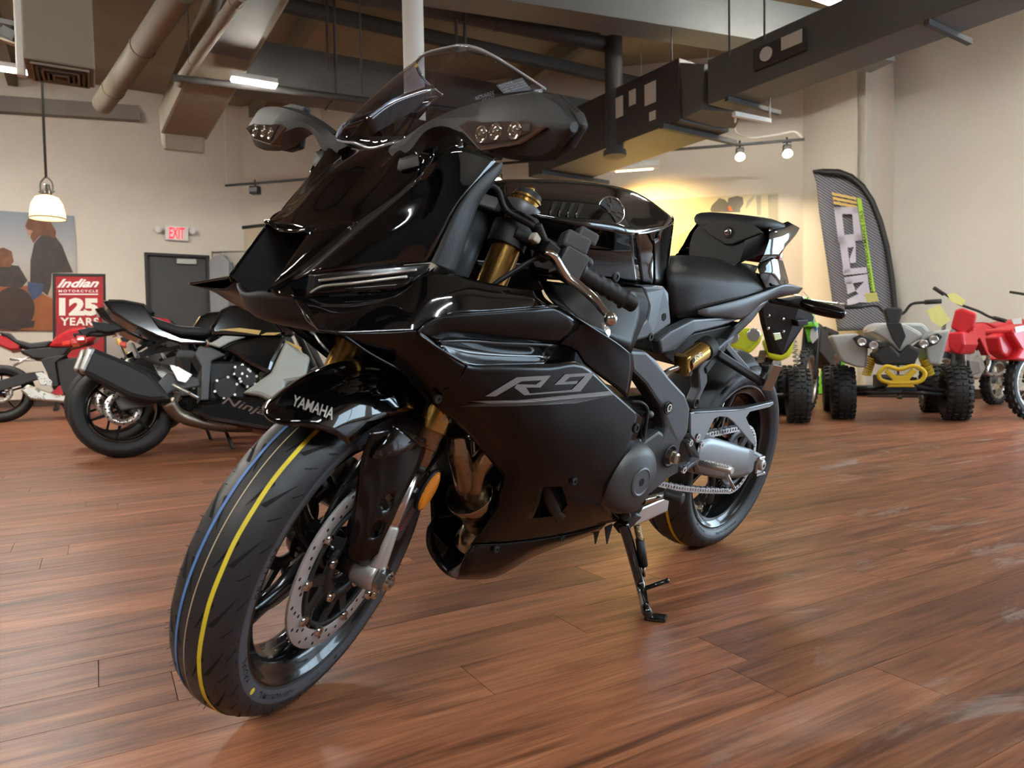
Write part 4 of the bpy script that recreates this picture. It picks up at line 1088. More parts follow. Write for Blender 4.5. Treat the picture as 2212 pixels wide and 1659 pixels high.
# lower side panel
LP = [[(737, 722, .222), (737, 723, .222), (737, 724, .221), (737, 725, .220)], [(800, 721, .226), (798, 735, .218), (796, 750, .206), (795, 764, .190)], [(860, 719, .229), (860, 745, .217), (860, 772, .197), (861, 800, .171)], [(906, 718, .231), (909, 765, .216), (912, 812, .190), (915, 857, .154)],
      [(955, 756, .227), (959, 804, .212), (963, 852, .186), (967, 900, .151)], [(1010, 790, .223), (1013, 842, .211), (1016, 895, .186), (1020, 948, .149)], [(1080, 789, .223), (1081, 866, .214), (1082, 944, .188), (1085, 1022, .145)]]
G2 = [[(1080, 789, .223), (1081, 866, .214), (1082, 944, .188), (1085, 1022, .145), (1076, 1066, .124), (1073, 1091, .112), (1047, 1141, .090), (1022, 1178, .070)],
      [(1130, 788, .223), (1132, 866, .222), (1134, 944, .212), (1134, 1022, .185), (1130, 1066, .164), (1128, 1091, .151), (1115, 1135, .116), (1100, 1174, .085)],
      [(1190, 787, .223), (1195, 866, .226), (1195, 944, .224), (1195, 1022, .208), (1192, 1060, .192), (1190, 1085, .180), (1185, 1125, .143), (1178, 1164, .101)],
      [(1258, 785, .222), (1262, 850, .225), (1265, 930, .226), (1263, 1000, .219), (1258, 1045, .206), (1256, 1075, .194), (1254, 1110, .162), (1252, 1150, .116)],
      [(1325, 846, .222), (1326, 890, .224), (1322, 940, .225), (1312, 1000, .220), (1306, 1045, .212), (1302, 1075, .200), (1306, 1105, .168), (1308, 1133, .126)],
      [(1388, 903, .220), (1381, 930, .221), (1368, 960, .221), (1342, 1012, .219), (1322, 1048, .212), (1311, 1078, .201), (1322, 1104, .172), (1345, 1122, .130)]]
RL_ = [crom(K(*l), 5) for l in LP]; RG_ = [crom(K(*l), 5) for l in G2]; RL_[-1] = RG_[0][:16]
upper = list(zip(*[crom(c, 4) for c in zip(*(RL_[:-1] + [g[:16] for g in RG_]))])) if False else [crom(c, 4) for c in zip(*(RL_[:-1] + [g[:16] for g in RG_]))]
lower = [crom(c, 4) for c in zip(*[g[15:] for g in RG_])]
n_lp = 4*(len(RL_) - 1); lower[0] = upper[-1][n_lp:]
for sg in (1, -1):
    mb = MB()
    for G_ in (upper, lower):
        m_, n_ = len(G_), len(G_[0]); mb.add([q if sg == 1 else mir(q) for r in G_ for q in r], [(i*n_+k, i*n_+k+1, (i+1)*n_+k+1, (i+1)*n_+k) for i in range(m_-1) for k in range(n_-1)])
    o = mb.build('side_fairing', M_satin, bike, solid=0.004, outward=(0, sg, -0.2), weld=0.0002)
    if sg == 1: low = o
low['label'] = 'satin black lower side panel with model lettering'
bpy.context.view_layer.update(); applied(low)
mb = MB(); hp = [(1163, 1046), (1196, 1043), (1206, 1060), (1224, 1090), (1222, 1122), (1180, 1134), (1172, 1100)]
mb.prism([P(x, y, .178) + V3((0, .05, 0)) for x, y in hp], V3((0, -0.10, 0))); cut(low, mb)
# what shows through the panel opening: a hose
mb = MB(); mb.tube(crom(K((1172, 1025, .135), (1180, 1055, .150), (1194, 1090, .150), (1206, 1112, .140)), 5), 0.0175, 18); mb.build('coolant_hose', M_matte, bike)
plate('hose_backing', [(1150, 1030, .10), (1235, 1030, .10), (1235, 1145, .10), (1160, 1145, .10)], M_hole, t=.005)
# seams
for sg, pts in ((1, ((1010, 790, .2245), (1000, 810, .2195), (985, 830, .2075), (960, 846, .1925))), (1, ((1022, 1178, .0715), (1100, 1174, .0865), (1178, 1164, .1025), (1252, 1150, .1175), (1308, 1133, .1275)))):
    mb = MB(); mb.tube(crom(K(*pts), 6), 0.0011, 6); mb.build('panel_seam', M_hole, bike)
# belly pan
BP = [[(1022, 1178, .070), (1010, 1195, .068), (996, 1225, .058), (990, 1246, .040), (985, 1252, .012)], [(1100, 1174, .085), (1095, 1195, .081), (1085, 1220, .069), (1075, 1240, .046), (1070, 1247, .012)], [(1178, 1164, .101), (1170, 1178, .096), (1160, 1190, .081), (1150, 1200, .055), (1150, 1204, .012)], [(1252, 1150, .116), (1246, 1158, .111), (1236, 1165, .095), (1230, 1170, .065), (1230, 1173, .012)], [(1308, 1133, .126), (1302, 1140, .120), (1296, 1146, .102), (1290, 1150, .070), (1290, 1152, .012)]]
patch('belly_pan', BP, M_satin, mirror=True, out=(0.1, 0.7, -0.7), solid=0.004)
# prow of the belly pan: from the left corner round the front to the right
BF = [[(1022, 1178, .070), (1008, 1190, .045), (995, 1196, .008), (973, 1183, -.030), (930, 1146, -.066)], [(1010, 1195, .068), (998, 1205, .042), (986, 1209, .004), (967, 1198, -.033), (932, 1168, -.064)], [(996, 1225, .058), (985, 1229, .035), (975, 1229, .0), (960, 1216, -.034), (936, 1192, -.060)], [(990, 1246, .040), (984, 1249, .020), (972, 1246, -.005), (958, 1236, -.026), (943, 1219, -.044)]]
patch('belly_prow', BF, M_satin, out=(1, 0, -0.3), solid=0.004)
# screws on the fairing
def screw(px, py, y, r=0.008, m=None, par=None, n=V3((0, 1, 0)), f=P):
    mb = MB(); q = f(px, py, y); mb.lathe(q, n, [(0.0001, 0.0008), (r*0.45, 0.0008), (r*0.48, 0.003), (r*0.85, 0.003), (r, 0.0015), (r, -0.003)], 18); return mb.build('screw', m or M_dark, par or bike, autos=40)
for q in ((945, 862, .180), (1214, 1163, .110), (1240, 1040, .2095), (1072, 1187, .083)): screw(*q)
screw(1374, 925, .2225, .011)
# lettering on the side panel
from mathutils.bvhtree import BVHTree
bpy.context.view_layer.update()
_bv = BVHTree.FromPolygons([v.co for v in low.data.vertices], [p.vertices[:] for p in low.data.polygons])
def onlow(px, py, lift=0.0012):
    d = (_rotinv @ ray(px, py)).normalized(); h, n, i, dist = _bv.ray_cast(_eb, d)
    if h is None: return P(px, py, 0.2235)
    if n.dot(d) > 0: n = -n
    return h + n*lift
def flat_on(name, polys, m, fn=None, parent=None):
    mb = MB()
    for poly in polys:
        # fan of short pieces so that the print follows the panel
        mb.add([(fn or onlow)(*q) for q in poly], [tuple(range(len(poly)))], False)
    return mb.build(name, m, parent or bike)
def strokes(name, lines, m, fn=None, parent=None, n=8):
    """each line = two edges of equal length between which the stroke lies"""
    mb = MB(); fn = fn or onlow
    for a, b in lines:
        def smp(L, t):
            k = t*(len(L)-1); i = min(int(k), len(L)-2); f_ = k-i
            return (L[i][0]*(1-f_)+L[i+1][0]*f_, L[i][1]*(1-f_)+L[i+1][1]*f_)
        vs = []
        for i in range(n+1):
            vs += [fn(*smp(a, i/n)), fn(*smp(b, i/n))]
        mb.add(vs, [(2*i, 2*i+1, 2*i+3, 2*i+2) for i in range(n)], False)
    return mb.build(name, m, parent or bike)
X5 = lambda *q: [(850 + x/3.0167, 750 + y/3.0167) for x, y in q]
strokes('model_lettering', [(X5((595, 318), (800, 195), (1025, 183)), X5((665, 318), (830, 222), (985, 213))), (X5((1025, 183), (955, 262), (785, 262)), X5((965, 213), (925, 243), (800, 240))), (X5((785, 262), (850, 312), (1215, 287)), X5((862, 262), (885, 300), (1215, 272)))], M_decal, parent=low, n=10)['label'] = 'pale grey model letters'
strokes('model_lettering', [(X5((1115, 175), (1310, 165), (1215, 287)), X5((1135, 195), (1245, 188), (1155, 280))), (X5((1115, 175), (1045, 245), (1190, 238)), X5((1150, 192), (1110, 225), (1200, 218)))], M_decal, parent=low, n=10)
strokes('model_stripe', [(X5((490, 348), (800, 345), (1400, 285)), X5((630, 366), (900, 358), (1440, 310)))], M_decal, parent=low, n=14)
strokes('model_stripe', [(X5((420, 385), (800, 382), (1180, 366)), X5((500, 364), (800, 362), (1430, 312)))], M_decal_d, parent=low, n=14)

# ---------------------------------------------------------------- screen
top = P(990, 99, 0.0)
edge = K((1178, 193, .140), (1120, 155, .128), (1060, 118, .10), (1022, 102, .06), (990, 99, .0))     # rear edge, left half
low_e = [P(1170, 197, .142), P(1080, 215, .138), P(1000, 240, .130), P(930, 264, .120), sbL, P(850, 309, .06), c0]
rows = []
N_ = 9
def samp(pts, t):
    L = [0]
    for i in range(1, len(pts)): L.append(L[-1] + (pts[i]-pts[i-1]).length)
    d = t*L[-1]
    for i in range(1, len(pts)):
        if d <= L[i] + 1e-9:
            f_ = (d-L[i-1])/max(1e-9, L[i]-L[i-1]); return pts[i-1].lerp(pts[i], f_)
    return pts[-1]
E_, L_ = crom(edge, 6), crom(low_e, 6)
half_rows = []
for i in range(N_):
    t = i/(N_-1); a, b = samp(E_, t), samp(L_, t); row = []
    for j in range(7):
        f_ = j/6; q = a.lerp(b, f_); bul = math.sin(math.pi*f_) * 0.007 * (0.35 + 0.65*t)
        q = q + V3((0.45*bul, 0.55*bul*(1-t), 0.75*bul)); row.append(q)
    half_rows.append(row)
for r in half_rows[-1]: r.y = 0
full = half_rows + [[mir(q) for q in r] for r in reversed(half_rows[:-1])]
mb = MB(); mb.grid(full, 2, 2); scr = mb.build('windscreen', M_screen, bike, solid=0.0028, outward=(0.5, 0, 0.8)); scr['label'] = 'clear smoked windscreen'
mb = MB(); ed = [r[0] for r in full]; mb.tube(crom(ed, 5), 0.003, 8); ed2 = [r[-1] for r in full]; mb.tube(crom(ed2, 5), 0.0028, 8); mb.build('screen_edge', mat('screen_rim', (0.55, 0.56, 0.6), 0.08, trans=0.6, ior=1.3, coat=1.0, noise=0.02), scr)
# inner brace of the screen
patch('screen_brace', [[(790, 262, -.10), (860, 218, -.105), (935, 190, -.11)], [(800, 272, -.10), (865, 236, -.105), (925, 206, -.11)], [(805, 290, -.095), (855, 262, -.10), (905, 232, -.105)]], M_dark, out=(0, 1, 0.2))
mb = MB(); mb.tube(crom(K((790, 262, -.10), (850, 220, -.105), (935, 190, -.11)), 5), 0.006, 8); mb.build('screen_rail', M_chrome, bike)
# instrument display behind the screen
plate('display', [(872, 255, -.02), (880, 252, -.02), (938, 262, .03), (935, 300, .03), (880, 305, -.02), (872, 290, -.02)], M_dark, t=.03, bevel=.006)
plate('cowl_deck', [(795, 315, -.09), (1000, 300, .10), (1010, 290, .10), (800, 295, -.09)], M_dark, t=.003)
mb = MB(); text_on(mb, 'NOVAREX', P(1027, 218, .1275), P(1060, 207, .128) - P(1027, 218, .1275), P(1027, 211, .1275) - P(1027, 218, .1275), width=.042, height=.0065)
text_on(mb, 'AS-6/7', P(1040, 222, .1265), P(1063, 216, .127) - P(1040, 222, .1265), P(1040, 216, .1265) - P(1040, 222, .1265), width=.028, height=.0055); mb.build('screen_lettering', M_whiteprint, scr)
nt_ = plate('notice_sticker', [(1072, 184, .143), (1128, 168, .146), (1148, 194, .144), (1088, 202, .142)], mat('sticker_smoke', (0.06, 0.06, 0.06), 0.4, noise=0.1), t=.0005, bevel=0, parent=scr)
mb = MB()
for i in range(4): text_on(mb, ['NOTICE', 'For best screen clarity', 'wipe with soft cloth', 'after washing only'][i], P(1080 + 4*i, 187.5 + 4.2*i, .1450), P(1130, 172, .147) - P(1080, 186, .145), P(1076, 181, .145) - P(1080, 187, .145), width=.030 if i == 0 else .052, height=.0035)
mb.build('notice_print', M_letter, scr)
# ---------------------------------------------------------------- mirrors
def onx(px, py, x):
    d = _rotinv @ ray(px, py); t = (x - _eb.x)/d.x; return _eb + d*t
def mirror_set(sg):
    f_ = (lambda q: V3(q)) if sg == 1 else (lambda q: mir(V3(q)))
    ST = [((847, 318), (868, 350)), ((880, 297), (910, 344)), ((920, 272), (945, 298)), ((970, 246), (985, 292)), ((1025, 224), (1030, 322)), ((1085, 207), (1085, 340)), ((1145, 200), (1140, 345)), ((1200, 212), (1185, 340)), ((1243, 262), (1238, 286))]
    rings = []
    for i, (t_, b_) in enumerate(ST):
        T, B_ = onx(*t_, 1.385), onx(*b_, 1.385); k = min(1, .55 + i*.09) * (1 if i < 7 else .7 if i == 7 else .3)
        L = lambda f, dx: T.lerp(B_, f) + V3((dx, 0, 0))
        rings.append([L(0, -.012*k), L(.06, .012*k), L(.40, .027*k), L(.72, .025*k), L(.96, .010*k), L(1.0, -.010*k), L(.72, -.024*k), L(.30, -.024*k)])
    mb = MB(); cols = [crom([f_(r[k]) for r in rings], 4) for k in range(8)]; mb.loft([list(r) for r in zip(*cols)])
    arm = mb.build('mirror', M_matte, bike, autos=34); arm['label'] = 'dark grey mirror with built-in turn signal'
    mb = MB()
    lo = [P(815, 386, .085), P(845, 350, .085), P(900, 335, .105), P(916, 352, .130), P(908, 376, .135), P(860, 388, .112)]
    mi = [onx(838, 362, 1.412), onx(858, 338, 1.385), onx(898, 326, 1.370), onx(911, 340, 1.380), onx(905, 358, 1.400), onx(868, 367, 1.414)]
    hi = [onx(850, 334, 1.402), onx(866, 318, 1.385), onx(896, 312, 1.372), onx(909, 322, 1.382), onx(903, 336, 1.400), onx(870, 345, 1.408)]
    mb.loft([[f_(q) for q in r] for r in (lo, mi, hi)]); mb.build('mirror_foot', M_matte, arm, bevel=0.003)
    gz = [(1080, 210), (1145, 195), (1205, 203), (1248, 240), (1258, 268), (1228, 315), (1185, 343), (1120, 347), (1078, 335)]
    pts = [f_(onx(px, py, 1.362)) for px, py in gz]; mb = MB(); mb.prism(pts, V3((-0.016, 0, 0))); mb.build('mirror_bezel', M_dark, arm, bevel=0.005)
    ce = sum(pts, V3((0,0,0)))/len(pts); mb = MB(); mb.prism([ce + (q-ce)*0.92 + V3((-0.0165, 0, 0)) for q in pts], V3((-0.001, 0, 0))); mb.build('mirror_glass', M_chrome, arm)
    o_ = [(986, 272), (1008, 259), (1080, 255), (1135, 257), (1178, 273), (1120, 312), (1060, 323), (1035, 326)]
    mb = MB(); mb.prism([f_(onx(px, py, 1.411)) for px, py in o_], V3((-0.02, 0, 0))); mb.build('turn_signal', M_lensd, arm, bevel=0.003)
    mb = MB(); mb.prism([f_(onx(px, py, 1.412)) for px, py in ((1012, 266), (1100, 262), (1148, 265), (1146, 285), (1100, 303), (1060, 309), (1034, 311))], V3((.001, 0, 0))); mb.build('signal_lens', mat('lens_brown', (0.07, 0.05, 0.042), 0.1, 0.3, coat=1.0, noise=0.1), arm)
    for px, py in ((1040, 291), (1070, 285), (1112, 283)):
        q = f_(onx(px, py, 1.413)); mb = MB(); mb.lathe(q, (1, 0, 0), [(0.0115, -0.001), (0.0115, 0.0008), (0.010, 0.0015), (0.009, 0.0002), (0.004, 0.0002), (0.003, 0.003), (0.0001, 0.0035)], 24); mb.build('signal_led', mat('led_glass', (0.22, 0.19, 0.16), 0.08, 0.7, coat=1.0, rvar=0.03), arm)
    mb = MB(); mb.prism([f_(onx(px, py, 1.4135)) for px, py in ((1128, 268), (1146, 267), (1145, 282), (1130, 284))], V3((.001, 0, 0))); mb.build('signal_led', MATS['led_glass'], arm)
for sg in (1, -1): mirror_set(sg)

# ---------------------------------------------------------------- handlebars (steered with the fork)
def bars(sg):
    f_ = (lambda q: steer(V3(q))) if sg == 1 else (lambda q: steer(mir(V3(q))))
    def Q(px, py, y): return f_(PF(px, py, y))
    cl0, cl1 = FK(0.625, 0.012, 0.0958), FK(0.668, 0.012, 0.0936)
    e0 = FK(0.648, 0.030, 0.125); e1 = PF(1372, 660, .335)
    d = (e1 - e0).normalized(); L = (e1 - e0).length
    B = lambda s: e0 + d*(s*L)
    mb = MB(f_); mb.tube([cl0, cl1], 0.036, 28); mb.tube([B(-.06), B(0.98)], 0.011, 16); bar = mb.build('handlebar', M_dark, bike, autos=40)
    mb = MB(f_); n_ = 40; prof = []
    for i in range(n_+1):
        s = 0.50 + 0.40*i/n_; r = 0.0165 + 0.0012*math.sin(i*0.9) * (1 if 6 < i < 36 else 0) + (0.004 if i < 2 or i > 38 else 0); prof.append((r, s*L))
    mb.lathe(e0, d, prof, 24); mb.build('grip', M_rubber, bar)
    mb = MB(f_); mb.lathe(e0, d, [(0.0001, 0.90*L), (0.0155, 0.90*L), (0.0155, 0.985*L), (0.013, 1.0*L), (0.0001, 1.0*L)], 24); mb.build('bar_end', M_dark, bar, autos=40)
    # switch block
    mb = MB(f_); up = (SA - d*SA.dot(d)).normalized(); fr = d.cross(up)
    if fr.x < 0: fr = -fr
    mb.bar(B(0.30), B(0.50), 0.046, 0.056, up=up); mb.bar(B(0.26) + up*0.036, B(0.46) + up*0.040, 0.046, 0.034, up=up); mb.bar(B(0.34) + up*0.060, B(0.50) + up*0.062, 0.034, 0.026, up=up); mb.bar(B(0.50) + up*.03 - fr*.01, B(0.55) + up*.02 - fr*.012, .03, .016, up=up)
    sw = mb.build('switch_block', mat('switch_grey', (0.045, 0.047, 0.05), 0.45, noise=0.08), bar, bevel=0.006)
    mb = MB(f_); mb.bar(B(0.44) - fr*0.025 + up*0.01, B(0.50) - fr*0.026 + up*0.012, 0.018, 0.014, up=up); mb.bar(B(0.41) - fr*0.025 + up*0.03, B(0.45) - fr*0.03 + up*0.03, 0.016, 0.014, up=up); mb.build('switch_button', M_matte, bar, bevel=0.003)
    # lever perch and lever
    mb = MB(f_); mb.bar(B(0.14), B(0.24), 0.036, 0.036, up=up); mb.bar(B(0.16), B(0.20) + fr*0.045 - up*0.006, 0.026, 0.022, up=up); mb.tube([B(0.12) + fr*0.03 + up*0.005, B(0.02) + fr*0.045 + up*0.02], [0.009, 0.007], 12); mb.build('lever_perch', M_dark, bar, bevel=0.003)
    mb = MB(f_); lv = [PF(1178, 545, .190), PF(1196, 552, .205), PF(1212, 578, .218), PF(1226, 598, .230), PF(1252, 618, .255), PF(1285, 648, .290), PF(1305, 672, .315), PF(1316, 684, .328)]
    c_ = crom(lv, 4); m_ = len(c_); mb.tube(c_, [0.008 + 0.003*math.sin(math.pi*i/(m_-1)) for i in range(m_)], 12, flat=0.75); mb.sphere(PF(1319, 689, .332), 0.0115, 18, 12)
    mb.build('lever', M_alu_p, bar)['label'] = 'polished lever with ball end'
    mb = MB(f_); mb.tube(crom([B(0.04) + fr*0.04 + up*0.015, FK(0.675, 0.06, 0.09), FK(0.70, 0.085, 0.06), FK(0.66, 0.10, 0.02)], 6), 0.006, 8); mb.tube(crom([B(0.2), FK(0.56, 0.03, 0.12), FK(0.50, 0.04, 0.08)], 6), 0.005, 8); mb.build('cable', M_dark, bar)
    if sg == 1:
        mb = MB(f_); mb.bar(B(0.03) + fr*0.035, B(0.09) + fr*0.03, 0.018, 0.016, up=up); mb.build('cable_connector', mat('connector_cream', (0.55, 0.52, 0.45), 0.4, noise=0.1), bar, bevel=0.003)
for sg in (1, -1): bars(sg)
# alloy casting round the head tube
mb = MB(); g_ = [P(1095, 462, .05), P(1128, 455, .075), P(1150, 470, .085), P(1172, 500, .085), P(1168, 518, .080), P(1120, 500, .07), P(1095, 490, .05)]
mb.prism(g_, V3((0, -0.05, 0))); mb.build('head_casting', M_alu_s, bike, bevel=0.008)

# ---------------------------------------------------------------- tank
ti = [(1082, 403, .03), (1130, 394, .035), (1250, 396, .04), (1340, 407, .045), (1397, 428, .045), (1454, 470, .05)]
tm = [(1084, 425, .090), (1150, 424, .105), (1250, 430, .115), (1330, 442, .118), (1385, 462, .112), (1454, 477, .085)]
tk = [(1092, 452, .120), (1170, 469, .150), (1251, 483, .163), (1320, 494, .165), (1372, 503, .160), (1442, 488, .115)]
r_c = [V3((q.x, 0, q.z + .004)) for q in K(*ti)]
half_t = [r_c, K(*ti), K(*tm), K(*tk)]
mb = MB(); mb.grid([[mir(q) for q in r] for r in reversed(half_t[1:])] + half_t, 4, 4); tank = mb.build('fuel_tank', M_gloss, bike, solid=0.004, outward=(0, 0, 1)); tank['label'] = 'glossy black fuel tank with chrome emblem'
S1 = [[(1092, 453, .120), (1170, 470, .150), (1251, 484, .163), (1320, 495, .165), (1371, 504, .160)], [(1110, 480, .105), (1180, 495, .128), (1255, 508, .138), (1320, 520, .140), (1373, 528, .138)], [(1130, 520, .090), (1190, 530, .104), (1260, 545, .112), (1322, 555, .115), (1377, 560, .116)], [(1150, 600, .085), (1200, 605, .095), (1262, 608, .102), (1325, 612, .106), (1385, 617, .112)]]
patch('tank_side', S1, M_gloss, mirror=True, solid=0.004)
S2 = [[(1372, 503, .160), (1405, 498, .142), (1442, 488, .115), (1456, 478, .080)], [(1374, 528, .139), (1408, 522, .128), (1436, 515, .100), (1452, 510, .060)], [(1377, 560, .116), (1410, 556, .112), (1428, 552, .096), (1444, 545, .055)], [(1385, 617, .112), (1412, 617, .115), (1428, 618, .105), (1440, 618, .070)]]
patch('tank_flank', S2, M_gloss, mirror=True, solid=0.004, out=(-0.4, 1, 0))
patch('tank_back', [[(1454, 470, .05), V3((P(1454, 470, .05).x, 0, P(1454, 470, .05).z))], [(1456, 478, .08), V3((P(1456, 478, .08).x - .01, 0, P(1456, 478, .08).z))], [(1452, 510, .06), V3((P(1452, 510, .06).x, 0, P(1452, 510, .06).z))], [(1440, 618, .07), V3((P(1440, 618, .07).x, 0, P(1440, 618, .07).z))]], M_satin, mirror=True, out=(-1, 0, 0))
patch('tank_pad', [[(1412, 520, .129), (1428, 512, .112), (1448, 515, .075)], [(1414, 556, .113), (1426, 553, .099), (1444, 547, .058)], [(1414, 615, .117), (1428, 617, .107), (1440, 618, .072)]], M_satin, mirror=True, out=(-0.6, 1, 0))
screw(1330, 598, .1075, .013)
# emblem
ec = P(1316, 456, .128); en = ((P(1330, 442, .118) - P(1250, 430, .115)).cross(P(1320, 494, .165) - P(1330, 442, .118))).normalized()
if en.dot(_eb - ec) < 0: en = -en
bpy.context.view_layer.update()
def bvh_of(o):
    dg = bpy.context.evaluated_depsgraph_get(); e = o.evaluated_get(dg); me = e.to_mesh(); b = BVHTree.FromPolygons([v.co.copy() for v in me.vertices], [p.vertices[:] for p in me.polygons]); e.to_mesh_clear(); return b
def caster(b, dflt):
    def g(px, py, lift=0.001):
        d = (_rotinv @ ray(px, py)).normalized(); h, n, i, dist = b.ray_cast(_eb, d)
        if h is None: return P(px, py, dflt), V3((0, 1, 0))
        if n.dot(d) > 0: n = -n
        return h + n*lift, n
    return g
ontank = caster(bvh_of(tank), .12)
ec, en = ontank(1318, 456, 0.002); en = (en*0.6 + (_eb - ec).normalized()*0.5).normalized()
ex = V3((1, 0, 0)); ex = (ex - en*ex.dot(en)).normalized(); ey = en.cross(ex)
mb = MB(); mb.lathe(ec, en, [(0.030, -0.001), (0.030, 0.003), (0.0285, 0.004), (0.0265, 0.003), (0.0265, 0.0015)], 48); 
for k in range(3):
    a = 2*math.pi*k/3 + 0.5; dd = ex*math.cos(a) + ey*math.sin(a); pp = dd.cross(en); z_ = ec + en*0.0024
    mb.bar(z_, z_ + dd*0.012, 0.0034, 0.002, up=en); mb.bar(z_ + dd*0.012 - pp*0.0062, z_ + dd*0.012 + pp*0.0062, 0.0034, 0.002, up=en)
    for s_ in (-1, 1): mb.bar(z_ + dd*0.011 + pp*(0.0048*s_), z_ + dd*0.0262 + pp*(0.0048*s_), 0.0030, 0.002, up=en)
mb.build('tank_emblem', M_chrome, tank)['label'] = 'round chrome tuning-fork emblem'
mb = MB(); mb.lathe(ec, en, [(0.0265, 0.0012), (0.0001, 0.0015)], 40); mb.build('emblem_disc', M_dark, tank)
# vents on the tank shoulder
for i in range(4):
    x0 = 1193 + i*19; mb = MB(); pts = [ontank(x0 - 14 + 6, 465 + i*1.5)[0], ontank(x0 - 4, 466 + i*1.5)[0], ontank(x0 + 12, 436 + i*1.5)[0], ontank(x0 + 2, 436 + i*1.5)[0]]
    mb.add(pts, [(0, 1, 2, 3)]); mb.build('tank_vent', M_hole, tank)
    mb = MB(); mb.tube([pts[1], pts[0], pts[3]], 0.0012, 6); mb.build('vent_rim', M_gloss, tank)
# ---------------------------------------------------------------- seat and tail
seat_r = [[(1442, 556, 0), (1500, 552, 0), (1560, 560, 0), (1628, 572, 0)], [(1440, 580, .075), (1500, 575, .085), (1562, 580, .09), (1632, 588, .09)], [(1443, 603, .100), (1508, 600, .122), (1572, 604, .130), (1642, 608, .120)], [(1447, 640, .105), (1508, 632, .130), (1580, 625, .138), (1648, 620, .126)], [(1457, 686, .110), (1506, 668, .133), (1598, 644, .140), (1646, 630, .126)]]
sr = [[P(*q) for q in r] for r in seat_r]
mb = MB(); mb.grid([[mir(q) for q in r] for r in reversed(sr[1:])] + sr, 4, 4); mb.build('seat', M_seat, bike, solid=0.01, outward=(0, 0, 1))
# pillion block
pf_ = [(1519, 493, .05), (1534, 476, .055), (1573, 473, .075), (1613, 480, .095), (1635, 492, .108), (1647, 503, .112), (1581, 529, .075), (1564, 528, .065), (1527, 505, .052)]
# hump under the pillion pad, a closed block with its face to the rider
HF = [P(1517, 490, -.105), P(1560, 471, .0), P(1648, 500, .115), P(1640, 560, .115), P(1560, 568, .0), P(1510, 556, -.11)]
def hump(f0, sc):
    return f0
a0 = P(1575, 500, 0.02).x
def tailring(x, w, z0, z1, n=16, top=0.5):
    r = []
    for k in range(n):
        t = 2*math.pi*k/n; cy, sz = math.cos(t), math.sin(t)
        r.append(V3((x, w*math.copysign(abs(cy)**0.6, cy), (z0+z1)/2 + (z1-z0)/2*math.copysign(abs(sz)**0.7, sz))))
    return r
zt = P(1575, 462, .02).z; zb = P(1565, 565, .02).z
mb = MB(); mb.loft([tailring(a0 + .02, .085, zb - .02, zt - .035), tailring(a0 - .02, .098, zb, zt - .012), tailring(a0 - .12, .10, zb + .03, zt - .006), tailring(a0 - .22, .085, zb + .07, zt - .006)]); mb.build('tail_hump', M_matte, bike, autos=50)
mb = MB(); mb.loft([tailring(a0 + .012, .080, zt - .045, zt - .012), tailring(a0 - .01, .105, zt - .040, zt + .004), tailring(a0 - .10, .112, zt - .03, zt + .010), tailring(a0 - .20, .095, zt - .02, zt + .008), tailring(a0 - .235, .07, zt - .01, zt + .002)]); mb.build('pillion_seat', M_seat, bike, autos=60)
# face plate with the lock
xf = a0 + .028
mb = MB(); fp = [(x, y) for x, y, _ in pf_]
mb.prism([onx(px, py, xf) for px, py in fp], V3((-0.012, 0, 0))); face = mb.build('seat_lock_plate', M_matte, bike, bevel=0.004)
q = onx(1574, 502, xf); mb = MB(); mb.lathe(q, (1, 0, 0), [(0.017, 0.0), (0.016, 0.003), (0.012, 0.001), (0.012, 0.0005)], 28); mb.build('lock_ring', M_dark, face)
mb = MB(); mb.lathe(q, (1, 0, 0), [(0.0105, 0.0), (0.0105, 0.004), (0.009, 0.005), (0.0001, 0.005)], 24); mb.bar(q + V3((.0052, -.004, 0)), q + V3((.0052, .004, 0)), 0.001, 0.0016); mb.build('lock_cylinder', M_alu_p, face, autos=40)
# tail fins
for sg in (1, -1):
    f_ = (lambda q: q) if sg == 1 else mir
    mb = MB(); mb.loft([[f_(P(*q)) for q in r] for r in ([(1660, 494, .112), (1702, 477, .085), (1729, 492, .090), (1690, 503, .115)], [(1660, 520, .125), (1690, 508, .10), (1722, 505, .10), (1690, 530, .130)], [(1650, 548, .128), (1672, 535, .11), (1700, 530, .11), (1682, 548, .132)], [(1636, 572, .128), (1655, 560, .115), (1684, 550, .112), (1684, 556, .132)])]); mb.build('tail_fin', M_gloss, bike, bevel=0.003)
    mb = MB(); mb.loft([[f_(P(*q)) for q in r] for r in ([(1634, 572, .130), (1672, 556, .134), (1692, 562, .12), (1660, 560, .09)], [(1642, 600, .134), (1675, 590, .140), (1700, 590, .12), (1670, 590, .09)], [(1654, 624, .132), (1680, 618, .138), (1706, 612, .12), (1680, 615, .09)])]); mb.build('tail_cowl', M_gloss, bike, bevel=0.004)
    mb = MB(); mb.grid([[f_(P(*q)) for q in r] for r in ([(1508, 670, .134), (1600, 646, .142), (1652, 630, .140), (1700, 614, .13), (1735, 622, .10)], [(1515, 682, .134), (1590, 668, .144), (1640, 650, .142), (1680, 635, .13), (1730, 628, .10)], [(1560, 686, .128), (1600, 690, .135), (1625, 675, .13), (1655, 650, .12), (1725, 634, .09)])], 4, 4); mb.build('tail_panel', M_frame, bike, solid=0.004, outward=(0, sg, -0.2))
    mb = MB(); mb.grid([[f_(P(*q)) for q in r] for r in ([(1615, 665, .134), (1640, 655, .13), (1660, 650, .12)], [(1605, 690, .13), (1625, 690, .13), (1640, 672, .12)], [(1580, 715, .12), (1592, 722, .12), (1610, 705, .115)])], 4, 4); mb.build('tail_strut', M_frame, bike, solid=0.006, outward=(0, sg, -0.2))
